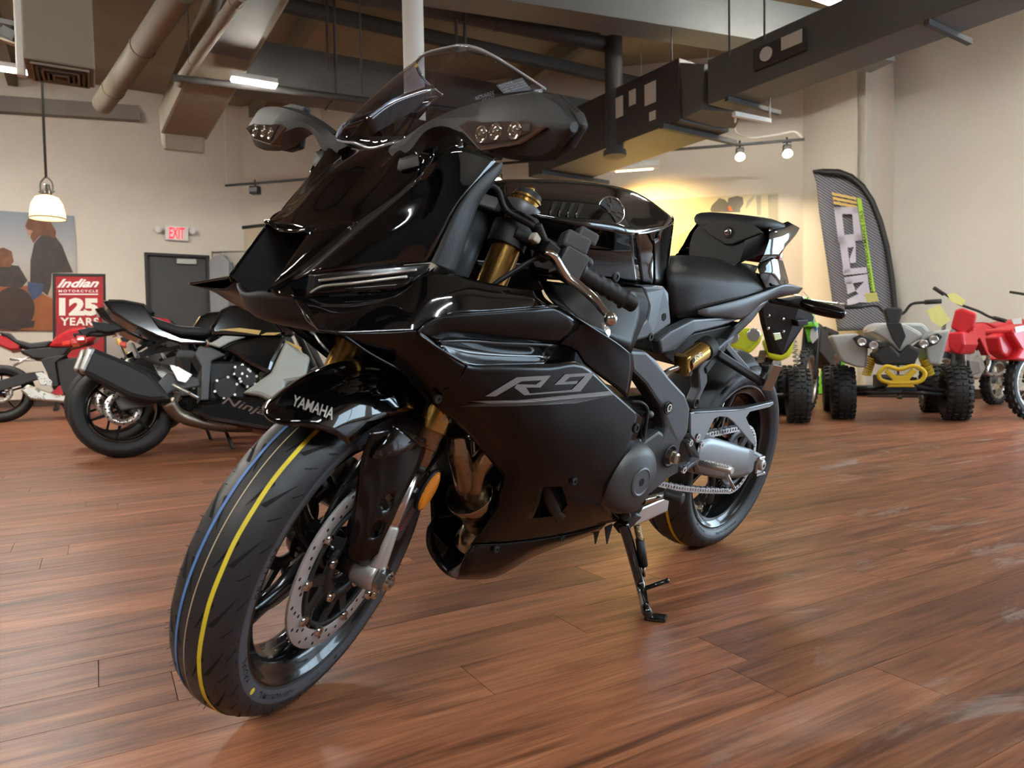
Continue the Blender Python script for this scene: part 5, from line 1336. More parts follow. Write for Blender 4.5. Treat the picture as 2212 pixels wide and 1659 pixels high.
# plate bracket and rear turn signals
br = plate('plate_bracket', [(1645, 655, .02), (1735, 640, .06), (1762, 690, .06), (1740, 700, .05), (1700, 762, .03), (1690, 768, .02), (1670, 764, .0), (1655, 700, .0)], M_dark, t=.02, bevel=.004)
for q in ((1660, 682), (1692, 689), (1659, 709), (1692, 716)):
    mb = MB(); p_ = P(*q, .0305); mb.lathe(p_, (0.3, 1, 0), [(0.0001, 0.004), (0.005, 0.003), (0.006, 0)], 14); mb.build('bracket_screw', M_alu_p, br)
plate('plate_reflector', [(1670, 720, .04), (1686, 718, .04), (1690, 732, .04), (1675, 736, .04)], mat('reflector_lime', (0.5, 0.55, 0.05), 0.2, coat=1, noise=0.1), t=.004, parent=br)
plate('plate_lamp', [(1722, 692, .06), (1745, 690, .07), (1748, 702, .07), (1725, 706, .06)], M_dark, t=.03, bevel=.004)
mb = MB(); mb.tube(crom(K((1665, 648, .03), (1700, 655, .10), (1735, 662, .15)), 5), 0.010, 12); sgn = mb.build('signal_stalk', M_dark, bike)
mb = MB(); c_ = crom(K((1730, 655, .14), (1760, 664, .18), (1800, 674, .23), (1827, 681, .265)), 5); m_ = len(c_); mb.tube(c_, [0.017 + 0.012*math.sin(math.pi*min(1, .15 + .8*i/(m_-1))) - (0.010 if i == m_-1 else 0) for i in range(m_)], 14, flat=0.7); mb.build('turn_signal', M_satin, sgn)
mb = MB(); mb.tube([mir(q) for q in crom(K((1665, 648, .03), (1700, 655, .10), (1735, 662, .15), (1800, 674, .23)), 5)], 0.013, 12); mb.build('turn_signal', M_dark, bike)
mb = MB(); mb.box((-0.05, 0, P(1700, 560, .1).z), (0.03, 0.14, 0.04)); mb.build('tail_lamp', mat('tail_red', (0.25, 0.01, 0.01), 0.15, coat=1, noise=0.1), bike, bevel=0.008)

plate('seat_base', [(1450, 640, .095), (1520, 590, .095), (1640, 590, .095), (1690, 612, .09), (1690, 640, .085), (1640, 655, .09), (1560, 690, .095), (1470, 720, .095)], M_dark, t=.19, bevel=.006)
# ---------------------------------------------------------------- frame, engine, swing arm
FR = [(1361, 757, .165), (1397, 759, .165), (1420, 778, .168), (1448, 816, .172), (1481, 852, .175), (1492, 882, .178), (1488, 932, .178), (1471, 961, .178), (1466, 997, .176), (1470, 1020, .172), (1445, 1034, .172), (1408, 1067, .168), (1392, 1069, .165), (1405, 1010, .168), (1425, 960, .170), (1438, 926, .172), (1430, 884, .172), (1396, 832, .168), (1366, 802, .165)]
fr = plate('frame_spar', FR, M_frame, t=.045, bevel=.008); fr['label'] = 'cast grey frame spar'
mb = MB(); mb.add([mir(v.co) for v in fr.data.vertices], [tuple(reversed(p.vertices)) for p in fr.data.polygons], False); mb.build('frame_spar', M_frame, bike, bevel=.008)
for px, py, r in ((1442, 880, .012), (1446, 985, .022)):
    q = P(px, py, .1775); mb = MB(); mb.lathe(q, (0, 1, 0), [(r*1.35, 0.001), (r*1.35, 0.0035), (r*1.1, 0.0035), (r*0.95, 0.0)], 30); mb.build('frame_boss', M_dark, fr)
q = P(1446, 985, .178); mb = MB(); mb.tube([q, q + V3((0, .012, 0))], 0.019, 6); mb.tube([q + V3((0, .012, 0)), q + V3((0, .022, 0))], 0.0135, 20); mb.lathe(q, (0, 1, 0), [(0.0135, .022), (0.008, .024), (0.008, .015)], 20); mb.build('pivot_nut', mat('nut_zinc', (0.52, 0.46, 0.36), 0.28, 1.0, noise=0.05), fr, autos=30)
q = P(1442, 880, .177); mb = MB(); mb.lathe(q, (0, 1, 0), [(0.0001, .002), (.006, .002), (.0062, .006), (.010, .006), (.0105, 0)], 18); mb.build('frame_bolt', M_alu_p, fr, autos=40)
# upper frame cover under the tank
cv = plate('frame_cover', [(1388, 618, .150), (1435, 619, .145), (1446, 633, .145), (1446, 655, .148), (1451, 700, .15), (1412, 727, .155), (1361, 741, .158), (1366, 722, .158), (1398, 690, .155), (1403, 662, .152), (1396, 636, .15)], M_frame, t=.03, bevel=.006)
mb = MB(); q = P(1434, 685, .1515); mb.tube([q, q + V3((0, .001, 0))], .009, 16); mb.build('cover_hole', M_hole, cv)
# gloss infill in front of the cover
patch('frame_infill', [[(1165, 605, .14), (1260, 615, .15), (1388, 622, .15)], [(1200, 655, .19), (1290, 660, .18), (1400, 668, .158)], [(1262, 695, .214), (1330, 737, .214), (1364, 762, .21)]], mat('infill_black', (.002, .002, .002), .35, spec=.15, noise=.1), mirror=True, solid=.004)
screw(1405, 728, .1545, .010, M_dark)
# round emblem badge peeking over the fairing
q = P(1303, 715, .205); mb = MB(); mb.lathe(q, (0.2, 1, 0.5), [(0.0001, .003), (.016, .003), (.018, 0)], 24); mb.build('side_badge', M_alu_p, bike)
# subframe under the seat
plate('subframe', [(1425, 735, .13), (1450, 715, .13), (1500, 690, .13), (1570, 685, .125), (1600, 690, .12), (1560, 705, .125), (1500, 720, .13), (1460, 760, .13), (1430, 765, .13)], M_frame, t=.03, bevel=.006)
plate('undertray', [(1430, 765, .11), (1500, 720, .11), (1590, 700, .11), (1560, 740, .10), (1500, 770, .10), (1460, 790, .10)], M_dark, t=.15, bevel=.004)
mb = MB(); mb.bar(P(1590, 700, .11), P(1515, 800, .12), .022, .03, up=(0, 1, 0)); mb.build('subframe_strut', M_dark, bike, bevel=.004)
# shock reservoir
ra, rb = P(1478, 785, .155), P(1518, 757, .155); rd = (rb - ra).normalized()
mb = MB(); mb.tube([ra, ra + rd*(rb-ra).length*0.98], .0255, 28); res = mb.build('shock_reservoir', M_gold, bike, autos=40); res['label'] = 'gold shock absorber reservoir'
mb = MB(); mb.tube([rb - rd*.002, rb + rd*.03], .029, 28); mb.build('reservoir_cap', M_dark, res, autos=40, bevel=.003)
mb = MB(); mb.bar(ra - rd*.016, ra + rd*.002, .040, .052, up=(0, 0, 1)); mb.build('reservoir_block', M_gold, res, bevel=.004)
for s_ in (-1, 1):
    mb = MB(); q = ra - rd*.008 + V3((0, .026, .016*s_)); mb.tube([q, q + V3((0, .002, 0))], .0065, 16); mb.build('reservoir_screw', M_dark, res)
mb = MB(); rx_ = rd; ry_ = V3((0, .55, .84)).normalized(); ry_ = (ry_ - rx_*ry_.dot(rx_)).normalized(); nn = rx_.cross(ry_)
def res_warp(a, b):
    ang = math.radians(15) + b/.0262; return ra + rd*(.012 + a) + (V3((0, 1, 0))*math.cos(ang) + V3((0, 1, 0)).cross(rd)*math.sin(ang))*.0262
text_on(mb, 'KYB', (0,0,0), (.03,0,0), (0,.012,0), width=.034, height=.012, warp=res_warp, offset=.015); mb.build('reservoir_lettering', M_whiteprint, res)
mb = MB(); mb.tube(crom([ra - rd*.02, ra - rd*.05 - V3((0, .02, .01)), ra - rd*.06 - V3((0, .05, .06))], 5), .007, 10); mb.build('reservoir_hose', M_chain, bike)
# hugger mount: the S-shaped grey strut
plate('shock_link', [(1500, 870, .13), (1512, 840, .13), (1508, 800, .13), (1530, 770, .13), (1570, 735, .13), (1590, 722, .13), (1580, 745, .13), (1545, 785, .13), (1528, 800, .13), (1530, 825, .13), (1514, 860, .13), (1508, 882, .13)], M_frame, t=.03, bevel=.006)
mb = MB(); mb.lathe(P(1502, 871, .131), (0, 1, 0), [(.016, 0), (.016, .004), (.010, .004), (.008, 0)], 24); mb.build('link_bolt', M_dark, bike)
# hugger over the rear tyre
mb = MB(); rows = []
for j in range(9):
    s_ = -1 + j/4; row = []
    for i in range(9):
        th = math.radians(40 + 62*i/8 + (0 if i < 8 else 0)); th = math.radians(88 + 60*i/8)
        rr = .335 - .035*abs(s_)**3; row.append(V3((CR.x + rr*math.cos(math.pi - th), .092*s_, CR.z + rr*math.sin(math.pi - th))))
    rows.append(row)
mb.grid(rows, 2, 2); mb.build('tyre_hugger', M_matte, bike, solid=.004)
# swing arm
plate('swing_arm', [(1500, 960, .125), (1512, 946, .13), (1530, 942, .133), (1560, 950, .133), (1628, 972, .130), (1650, 983, .128), (1660, 988, .128), (1645, 995, .128), (1632, 1000, .128), (1628, 1020, .128), (1610, 1032, .128), (1560, 1036, .13), (1500, 1024, .125), (1488, 1005, .122)], M_swing, t=.05, bevel=.010)['label'] = 'silver grey alloy swing arm'
patch('swing_arm_rib', [[(1512, 949, .131), (1535, 944, .134), (1575, 955, .134), (1630, 974, .131)], [(1508, 970, .142), (1540, 962, .147), (1580, 972, .145), (1628, 985, .136)], [(1500, 1000, .143), (1540, 1004, .148), (1585, 1006, .145), (1624, 1004, .136)], [(1502, 1022, .127), (1550, 1033, .131), (1590, 1032, .130), (1620, 1022, .129)]], M_swing)
mb = MB(); mb.add([mir(P(*q)) for q in ((1500, 960, .125), (1530, 942, .133), (1628, 972, .130), (1650, 985, .128), (1628, 1020, .128), (1560, 1036, .13), (1488, 1005, .122))], [tuple(range(7))]); mb.build('swing_arm', M_swing, bike, solid=.04)
ax = P(1640, 1003, .128); mb = MB(); mb.bar(ax - V3((.022, 0, 0)), ax + V3((.022, 0, 0)), .012, .055); adj = mb.build('chain_adjuster', M_alu_p, bike, bevel=.004)
mb = MB(); mb.lathe(ax, (0, 1, 0), [(.006, .016), (.014, .016), (.018, .012), (.018, .004)], 28); mb.build('axle_nut', M_alu_s, adj, autos=40)
mb = MB(); mb.bar(ax + V3((-.03, 0, -.032)), ax + V3((.015, 0, -.032)), .014, .008); mb.tube([ax + V3((-.028, 0, -.032)), ax + V3((-.05, 0, -.036))], .007, 12); mb.build('adjuster_plate', M_chain, adj)
# chain guard / finger guard plate
plate('chain_guard', [(1492, 892, .150), (1502, 890, .15), (1604, 884, .15), (1670, 868, .15), (1672, 873, .15), (1662, 880, .15), (1620, 890, .15), (1612, 902, .15), (1636, 960, .15), (1628, 962, .15), (1585, 912, .15), (1572, 902, .15), (1553, 900, .15), (1544, 905, .15), (1520, 950, .15), (1506, 958, .15), (1492, 940, .15)], M_swing, t=.006, bevel=.002)
patch('chain_guard_cap', [[(1492, 884, .09), (1540, 880, .09), (1600, 876, .09), (1668, 864, .09)], [(1500, 891, .15), (1550, 888, .15), (1604, 884, .15), (1671, 869, .15)]], M_frame, out=(0, 0, 1))
# ---- chain
def chain_path():
    yc = .086; r1 = .104; c1 = V3((CR.x, yc, CR.z)); c2_ = V3((0.575, yc, 0.375)); r2_ = .035
    pts = []; d = (c2_ - c1); ang = math.atan2(d.z, d.x); L = d.length; off = math.acos((r1 - r2_)/L)
    a_up = ang + off; a_dn = ang - off
    step = .0159
    u1 = c1 + V3((math.cos(a_up), 0, math.sin(a_up)))*r1; u2 = c2_ + V3((math.cos(a_up), 0, math.sin(a_up)))*r2_
    l1 = c1 + V3((math.cos(a_dn), 0, math.sin(a_dn)))*r1; l2 = c2_ + V3((math.cos(a_dn), 0, math.sin(a_dn)))*r2_
    path = []
    n = 40
    for i in range(n): path.append(u2.lerp(u1, i/n))
    arc = 2*math.pi - 2*off
    for i in range(60): a = a_up + arc*i/60; path.append(c1 + V3((math.cos(a), 0, math.sin(a)))*r1)
    for i in range(n): q = l1.lerp(l2, i/n); q = q - V3((0, 0, .012*math.sin(math.pi*i/n))); path.append(q)
    arc2 = 2*off
    for i in range(20): a = a_dn - 0 + (2*off)*i/20; path.append(c2_ + V3((math.cos(a_dn + arc2*i/20), 0, math.sin(a_dn + arc2*i/20)))*r2_)
    # even spacing
    out = []; acc = 0.0; m = len(path)
    for i in range(m):
        a, b = path[i], path[(i+1) % m]; seg = (b-a).length
        while acc < seg:
            out.append((a.lerp(b, acc/seg), (b-a).normalized())); acc += step
        acc -= seg
    return out
mb = MB()
def oval(mbx, L, R_, t, y):
    ring = []
    for k in range(16):
        a = 2*math.pi*k/16; cx_ = math.copysign(L/2, math.cos(a)) if abs(math.cos(a)) > 1e-6 else 0
        rr = R_*(0.80 if abs(math.cos(a)) < .2 else 1); ring.append(V3((cx_ + rr*math.cos(a), y, rr*math.sin(a))))
    mbx.prism(ring, V3((0, t, 0)))
oval(mb, .0159, .0098, .002, .0065); oval(mb, .0159, .0098, .002, -.0085)
for s_ in (-.5, .5): mb.tube([(s_*.0159, -.0105, 0), (s_*.0159, .0105, 0)], .0042, 10)
links = chain_path(); first = None
for i, (q, d) in enumerate(links):
    if q.x > 0.5: continue
    x = d; yv = V3((0, 1, 0)); z = x.cross(yv); k = 1.0 if i % 2 else 0.82
    M = basis(x, yv*k, z, q)
    if first is None: first = mb.build('chain_link', M_chain, bike); first.matrix_basis = M
    else: inst(first, M, bike)
# foot peg bracket (rear set)
rs = plate('foot_control', [(1488, 950, .185), (1498, 956, .185), (1506, 975, .185), (1514, 990, .19), (1508, 1002, .19), (1480, 1022, .185), (1470, 1020, .18), (1470, 1008, .18), (1490, 1000, .182), (1496, 988, .182), (1488, 970, .182), (1482, 958, .182)], M_frame, t=.015, bevel=.004)
for q in ((1489, 956, .19), (1475, 1014, .188), (1505, 943, .16), (1513, 960, .16)):
    mb = MB(); p_ = P(*q); mb.lathe(p_, (0, 1, 0), [(.0001, .002), (.004, .002), (.0042, .006), (.009, .006), (.010, 0)], 18); mb.build('foot_control_bolt', M_alu_p, rs, autos=40)
pa, pb = P(1512, 1000, .20), P(1582, 1017, .29); pd = (pb - pa)
mb = MB(); mb.tube([pa, pb], .0085, 14)
for i in range(10):
    for j in range(3):
        q = pa + pd*(.15 + .08*i) + V3((0, .002, .0080)) + V3((-.006 + .006*j, 0, 0)); mb.lathe(q, (0, 0, 1), [(.0024, 0), (.0010, .0035)], 6)
peg = mb.build('foot_peg', M_alu_s, rs)
mb = MB(); mb.tube([P(1570, 1025, .27), P(1584, 1052, .275)], .0045, 10); mb.sphere(P(1585, 1054, .275), .0055, 12, 8); mb.build('peg_feeler', M_alu_s, rs)
# pillion peg hanger
mb = MB(); ha, hb = P(1545, 762, .13), P(1648, 828, .15); mb.bar(ha, hb, .020, .030, up=(0, 1, 0), w2=.018, h2=.028); hanger = mb.build('pillion_hanger', M_dark, bike, bevel=.004)
mb = MB(); mb.bar(P(1562, 745, .12), P(1610, 800, .135), .018, .024, up=(0, 1, 0)); mb.build('hanger_brace', M_frame, hanger, bevel=.003)
mb = MB(); mb.bar(P(1656, 838, .165), P(1680, 785, .20), .028, .022, up=(0, 0, 1), w2=.024)
for i in range(9):
    q = P(1656, 838, .165).lerp(P(1680, 785, .20), .12 + .095*i) + V3((.004, .012, .008)); mb.sphere(q, .0035, 8, 5)
mb.build('pillion_peg', M_alu_s, hanger, bevel=.003)
mb = MB(); mb.tube(crom(K((1640, 825, .15), (1652, 808, .14), (1655, 785, .14)), 5), [.012]*11, 10); mb.build('peg_fork', M_dark, hanger)
# ---- engine
mb = MB(); mb.box((0.78, 0, 0.42), (0.36, 0.26, 0.28)); mb.box((0.97, 0, 0.60), (0.20, 0.26, 0.20), Matrix.Rotation(.5, 3, 'Y')); mb.box((0.66, 0, 0.38), (0.2, 0.28, 0.26)); mb.build('engine_block', M_dark, bike, bevel=.02)
q = P(1381, 1040, .235); mb = MB(); mb.lathe(q - V3((0, .05, 0)), (0, 1, 0), [(.085, 0), (.084, .025), (.076, .042), (.058, .052), (.0001, .055)], 40); cov = mb.build('engine_cover', M_engine, bike); cov['label'] = 'round grey engine cover'
mb = MB(); mb.lathe(q, (0, 1, 0), [(.034, .000), (.034, .006), (.030, .008), (.027, .006), (.0001, .006)], 36); mb.build('cover_plug', M_frame, cov, autos=30)
mb = MB(); mb.tube([q + V3((0, .006, 0)), q + V3((0, .0066, 0))], .010, 6); mb.build('plug_hex', M_hole, cov)
mb = MB()
for k in range(4): a = math.radians(35 + 26*k); d = V3((math.cos(a), 0, math.sin(a))); mb.bar(q - V3((0, .03, 0)) + d*.045, q - V3((0, .045, 0)) + d*.088, .012, .016, up=(0, 1, 0))
mb.build('cover_rib', M_engine, cov, bevel=.004)
screw(1333, 1045, .222, .011, M_alu_p); 
plate('sprocket_cover', [(1382, 960, .17), (1425, 930, .17), (1440, 940, .17), (1420, 1010, .17), (1405, 1060, .17), (1385, 1070, .17), (1370, 1050, .17)], M_engine, t=.03, bevel=.008)
plate('connector_block', [(1386, 895, .185), (1400, 890, .185), (1402, 905, .185), (1396, 955, .185), (1386, 960, .185)], M_dark, t=.02, bevel=.004)
mb = MB(); mb.tube(crom(K((1365, 868, .18), (1385, 870, .19), (1398, 885, .19), (1394, 920, .19), (1388, 950, .18)), 5), .0045, 8); mb.build('wire_loom', M_dark, bike)
mb = MB(); mb.sphere(P(1404, 895, .19), .009, 12, 8); mb.build('wire_clip', M_frame, bike)
# shift lever
sa, sb = P(1388, 1083, .225), P(1440, 1068, .23); mb = MB(); mb.tube([sa, sb], .0085, 12); sl = mb.build('shift_lever', mat('lever_steel', (0.45, 0.40, 0.33), 0.25, 1.0, noise=.05), bike)
ta, tb = P(1437, 1066, .24), P(1476, 1078, .285); mb = MB(); n_ = 18; mb.tube([ta.lerp(tb, i/n_) for i in range(n_+1)], [.0125 + (.0018 if i % 2 else 0) - (.004 if i in (0, n_) else 0) for i in range(n_+1)], 16); mb.build('toe_rubber', M_rubber, sl)
# exhaust pipe run and catalyst, seen between fork and fairing
mb = MB(); H = [crom(K((990, 935, .09), (992, 975, .09), (1000, 1015, .08), (1010, 1060, .06), (1028, 1110, .05)), 6), crom(K((1075, 960, .12), (1050, 985, .11), (1030, 1020, .09), (1025, 1060, .07), (1035, 1110, .05)), 6), crom(K((1010, 940, .02), (1012, 980, .02), (1015, 1030, .02), (1030, 1110, .03)), 6)]
for h in H: mb.tube(h, .0225, 18)
hd_ = mb.build('exhaust_header', M_exh, bike); hd_['label'] = 'bronze tinted exhaust headers'
mb = MB(); mb.tube(crom(K((1012, 1065, .055), (1022, 1085, .05), (1032, 1110, .045), (1040, 1150, .04)), 4), [.05, .05, .05, .048, .046, .042, .040, .038, .036, .035, .034, .034, .034], 20); mb.build('collector', M_exh, hd_)
mb = MB(); mb.tube(crom([P(1040, 1150, .04), V3((1.05, .03, .24)), V3((.9, .02, .20)), V3((.7, 0, .20)), V3((.6, -.02, .22))], 5), .036, 16); mb.tube([V3((.80, 0, .22)), V3((.55, -.02, .25))], .06, 20); mb.build('exhaust_box', M_exh, bike)
for px in (1290, 1315):
    mb = MB(); mb.bar(P(px, 1135, .08), P(px - 4, 1175, .08), .004, .03, up=(1, 0, 0), w2=.001, h2=.004); mb.build('drain_fin', M_dark, bike)
# radiator and its shroud
mb = MB(); rc_ = V3((1.165, 0, .665)); Rr_ = Matrix.Rotation(-.25, 3, 'Y'); mb.box(rc_, (.035, .26, .25), Rr_); rad = mb.build('radiator', M_rad, bike, bevel=.004)
for i in range(14):
    mb = MB(); mb.box(rc_ + Rr_ @ V3((.019, 0, -.115 + i*.0175)), (.004, .25, .002), Rr_); mb.build('radiator_fin', M_frame, rad)
mb = MB(); mb.tube(crom(K((1088, 1035, .06), (1072, 1055, .06), (1078, 1060, .06)), 4), .006, 8); mb.build('clamp_hook', M_exh, bike)
# side stand
s0, s1, s2, s3 = P(1345, 1130, .12), P(1362, 1190, .16), P(1390, 1285, .215), P(1400, 1325, .245)
wz = lambda q, z: (lambda w: M_inv @ V3((w.x, w.y, z)))(M_bike @ q)
foot_w = atz(1400, 1328, .006); foot = M_inv @ foot_w
mb = MB(); c_ = crom([s0, P(1358, 1170, .14), P(1385, 1270, .185), M_inv @ (atz(1396, 1318, .03)), M_inv @ (atz(1402, 1326, .012))], 6); mb.tube(c_, [.014 - .003*i/(len(c_)-1) for i in range(len(c_))], 14)
st = mb.build('side_stand', mat('stand_black', (.008, .008, .008), .15, .2, coat=.8, noise=.05), bike); st['label'] = 'black side stand'
f0, f1 = M_inv @ atz(1393, 1331, .006), M_inv @ atz(1440, 1336, .006)
mb = MB(); upb = (M_inv.to_3x3() @ V3((0, 0, 1))); mb.bar(f0, f1, .038, .008, up=upb); mb.build('stand_foot', MATS['stand_black'], st, bevel=.003)
mb = MB(); mb.tube([P(1390, 1272, .19), P(1440, 1255, .235)], .006, 12); mb.sphere(P(1441, 1254.5, .236), .0068, 12, 8); mb.build('stand_arm', MATS['stand_black'], st)
sp0, sp1 = P(1376, 1135, .15), P(1382, 1165, .16); mb = MB(); mb.tube([sp0.lerp(sp1, i/90) + (V3((1, 0, 0))*math.cos(i*.75) + V3((0, 1, 0))*math.sin(i*.75))*.008 for i in range(91)], .0018, 6); mb.build('stand_spring', mat('spring_brass', (.42, .33, .2), .3, 1.0, noise=.05), st)
mb = MB(); mb.tube([P(1382, 1165, .16), P(1390, 1222, .175)], .0115, 16); mb.build('spring_sleeve', M_matte, st); mb = MB(); mb.tube([P(1390, 1222, .175), P(1392, 1245, .18)], .004, 8); mb.build('spring_pin', M_chain, st)
mb = MB(); mb.bar(P(1335, 1145, .10), P(1375, 1105, .13), .03, .03, up=(0, 1, 0)); mb.tube([P(1352, 1115, .13), P(1352, 1115, .165)], .012, 14); mb.build('stand_bracket', M_frame, bike, bevel=.004)
mb = MB(); mb.bar(P(1365, 1118, .08), P(1440, 1085, .08), .02, .05, up=(0, 0, 1)); mb.build('link_arm', M_alu_p, bike, bevel=.006)
# registration tag bag on the tail
mb = MB(); mb.tube(crom(K((1735, 630, .06), (1760, 660, .09), (1757, 700, .10)), 5), .0015, 6); mb.build('tag_string', M_whiteprint, bike)
# ================================================================ VEHICLES BEHIND
class Rig:
    """a vehicle frame: x forward, y left, z up, standing at o and heading az degrees"""
    def __init__(s, o, az, lean=0.0):
        h = azv(az); s.M = Matrix.Translation(o) @ Matrix.Rotation(math.atan2(h.y, h.x), 4, 'Z') @ Matrix.Rotation(-lean, 4, 'X')
        s.Mi = s.M.inverted(); s.e = s.Mi @ EYE; s.R = s.Mi.to_3x3()
    def y(s, px, py, y):
        d = s.R @ ray(px, py); return s.e + d*((y - s.e.y)/d.y)
    def x(s, px, py, x):
        d = s.R @ ray(px, py); return s.e + d*((x - s.e.x)/d.x)
M_bkgloss = mat('bk_black_gloss', (.004, .004, .004), .08, coat=1, noise=.1)
M_bkmatte = mat('bk_black_matte', (.015, .015, .016), .5, noise=.1)
M_bkgrey = mat('bk_frame_grey', (.09, .092, .095), .45, .4, noise=.08)
M_bkpearl = mat('bk_pearl_green', (.40, .43, .39), .35, .1, coat=.6, noise=.04)
M_bkgold = mat('bk_gold', (.50, .33, .10), .4, .3, noise=.06)
M_bkred = mat('bk_red', (.42, .012, .02), .2, coat=.8, noise=.06)
M_bksil = mat('bk_silver', (.55, .53, .49), .3, .9, rvar=.06)
M_bktyre = mat('bk_tyre', (.012, .012, .012), .6, noise=.15)
M_bkseat = mat('bk_seat', (.02, .02, .021), .55, bump=.2, bscale=500)
M_bkpurple = mat('bk_purple', (.06, .03, .16), .25, coat=.8, noise=.06)
M_bkcream = mat('bk_cream', (.58, .47, .34), .4, noise=.05)
M_tail_l = mat('bk_taillight', (.45, .02, .015), .2, coat=1, noise=.1, emit=(1, .06, .03), estr=.25)
def bwheel(par, c, R, w, y_disc=None, nsp=6, rim=None, knob=False, tm=None, spoke_wire=False, rimr=.7):
    """wheel of a background vehicle: rim > tyre, disc"""
    c = V3(c); rr = R*rimr; mb = MB()
    mb.lathe(c, (0, 1, 0), [(rr, w*.42), (rr*.95, w*.44), (rr*.90, w*.36), (rr*.86, 0), (rr*.90, -w*.36), (rr*.95, -w*.44), (rr, -w*.42)], 40)
    mb.lathe(c, (0, 1, 0), [(R*.02, w*.45), (R*.13, w*.42), (R*.15, 0), (R*.13, -w*.42), (R*.02, -w*.45)], 18)
    if spoke_wire:
        for k in range(28):
            a = 2*math.pi*k/28; a2 = a + (.35 if k % 2 else -.35); s_ = 1 if k % 4 < 2 else -1
            mb.tube([c + V3((math.cos(a2)*R*.13, s_*w*.3, math.sin(a2)*R*.13)), c + V3((math.cos(a)*rr*.9, 0, math.sin(a)*rr*.9))], .0025, 5)
    else:
        for k in range(nsp):
            a = 2*math.pi*k/nsp + .3; d = V3((math.cos(a), 0, math.sin(a))); mb.bar(c + d*R*.12, c + d*rr*.9, .02, .035, up=(0, 1, 0), w2=.014)
    wh = mb.build('wheel', rim or M_bkmatte, par, autos=50)
    mb = MB(); ww = w/2
    mb.lathe(c, (0, 1, 0), [(rr*.97, ww*.72), (rr + (R-rr)*.35, ww*.98), (rr + (R-rr)*.6, ww), (R - (R-rr)*.16, ww*.80), (R - .004, ww*.42), (R, 0), (R - .004, -ww*.42), (R - (R-rr)*.16, -ww*.80), (rr + (R-rr)*.6, -ww), (rr + (R-rr)*.35, -ww*.98), (rr*.97, -ww*.72)], 56)
    if knob:
        for k in range(26):
            for s_ in (-.75, -.25, .25, .75):
                a = 2*math.pi*(k + (.5 if abs(s_) < .5 else 0))/26; d = V3((math.cos(a), 0, math.sin(a))); q = c + d*(R - .008 - .03*abs(s_)**3) + V3((0, s_*ww, 0)); mb.bar(q, q + d*.02 + V3((0, s_*.006, 0)), ww*.36, R*.11, up=d.cross(V3((0, 1, 0))))
    mb.build('tyre', tm or M_bktyre, wh, autos=50)
    if y_disc is not None:
        mb = MB(); mb.lathe(c + V3((0, y_disc, 0)), (0, 1, 0), [(R*.36, -.003), (R*.36, .003), (R*.22, .003), (R*.22, -.003)], 40, closed=True); mb.build('brake_disc', M_bksil, wh)
        mb = MB(); s_ = 1 if y_disc > 0 else -1
        for k in range(24):
            a = 2*math.pi*k/24; q = c + V3((math.cos(a)*R*(.27 if k % 2 else .32), y_disc + .0031*s_, math.sin(a)*R*(.27 if k % 2 else .32))); mb.tube([q, q + V3((0, .0008*s_, 0))], .006, 6)
        mb.build('disc_hole', M_hole, wh)['kind'] = 'stuff'
    return wh
X0 = lambda x, y: (x/2.7646, 400 + y/2.7646)
RN = Rig(atz(300, 986, 0), 62, .16)
def npl(root, name, pts, m, y0, y1, bevel=.01, conv=X0):
    """slab of the black bike between two lateral planes, outline from its near side"""
    mb = MB(); o_ = [RN.y(*conv(*q), y0) for q in pts]; mb.prism(o_, V3((0, y1 - y0, 0))); return mb.build(name, m, root, bevel=bevel)
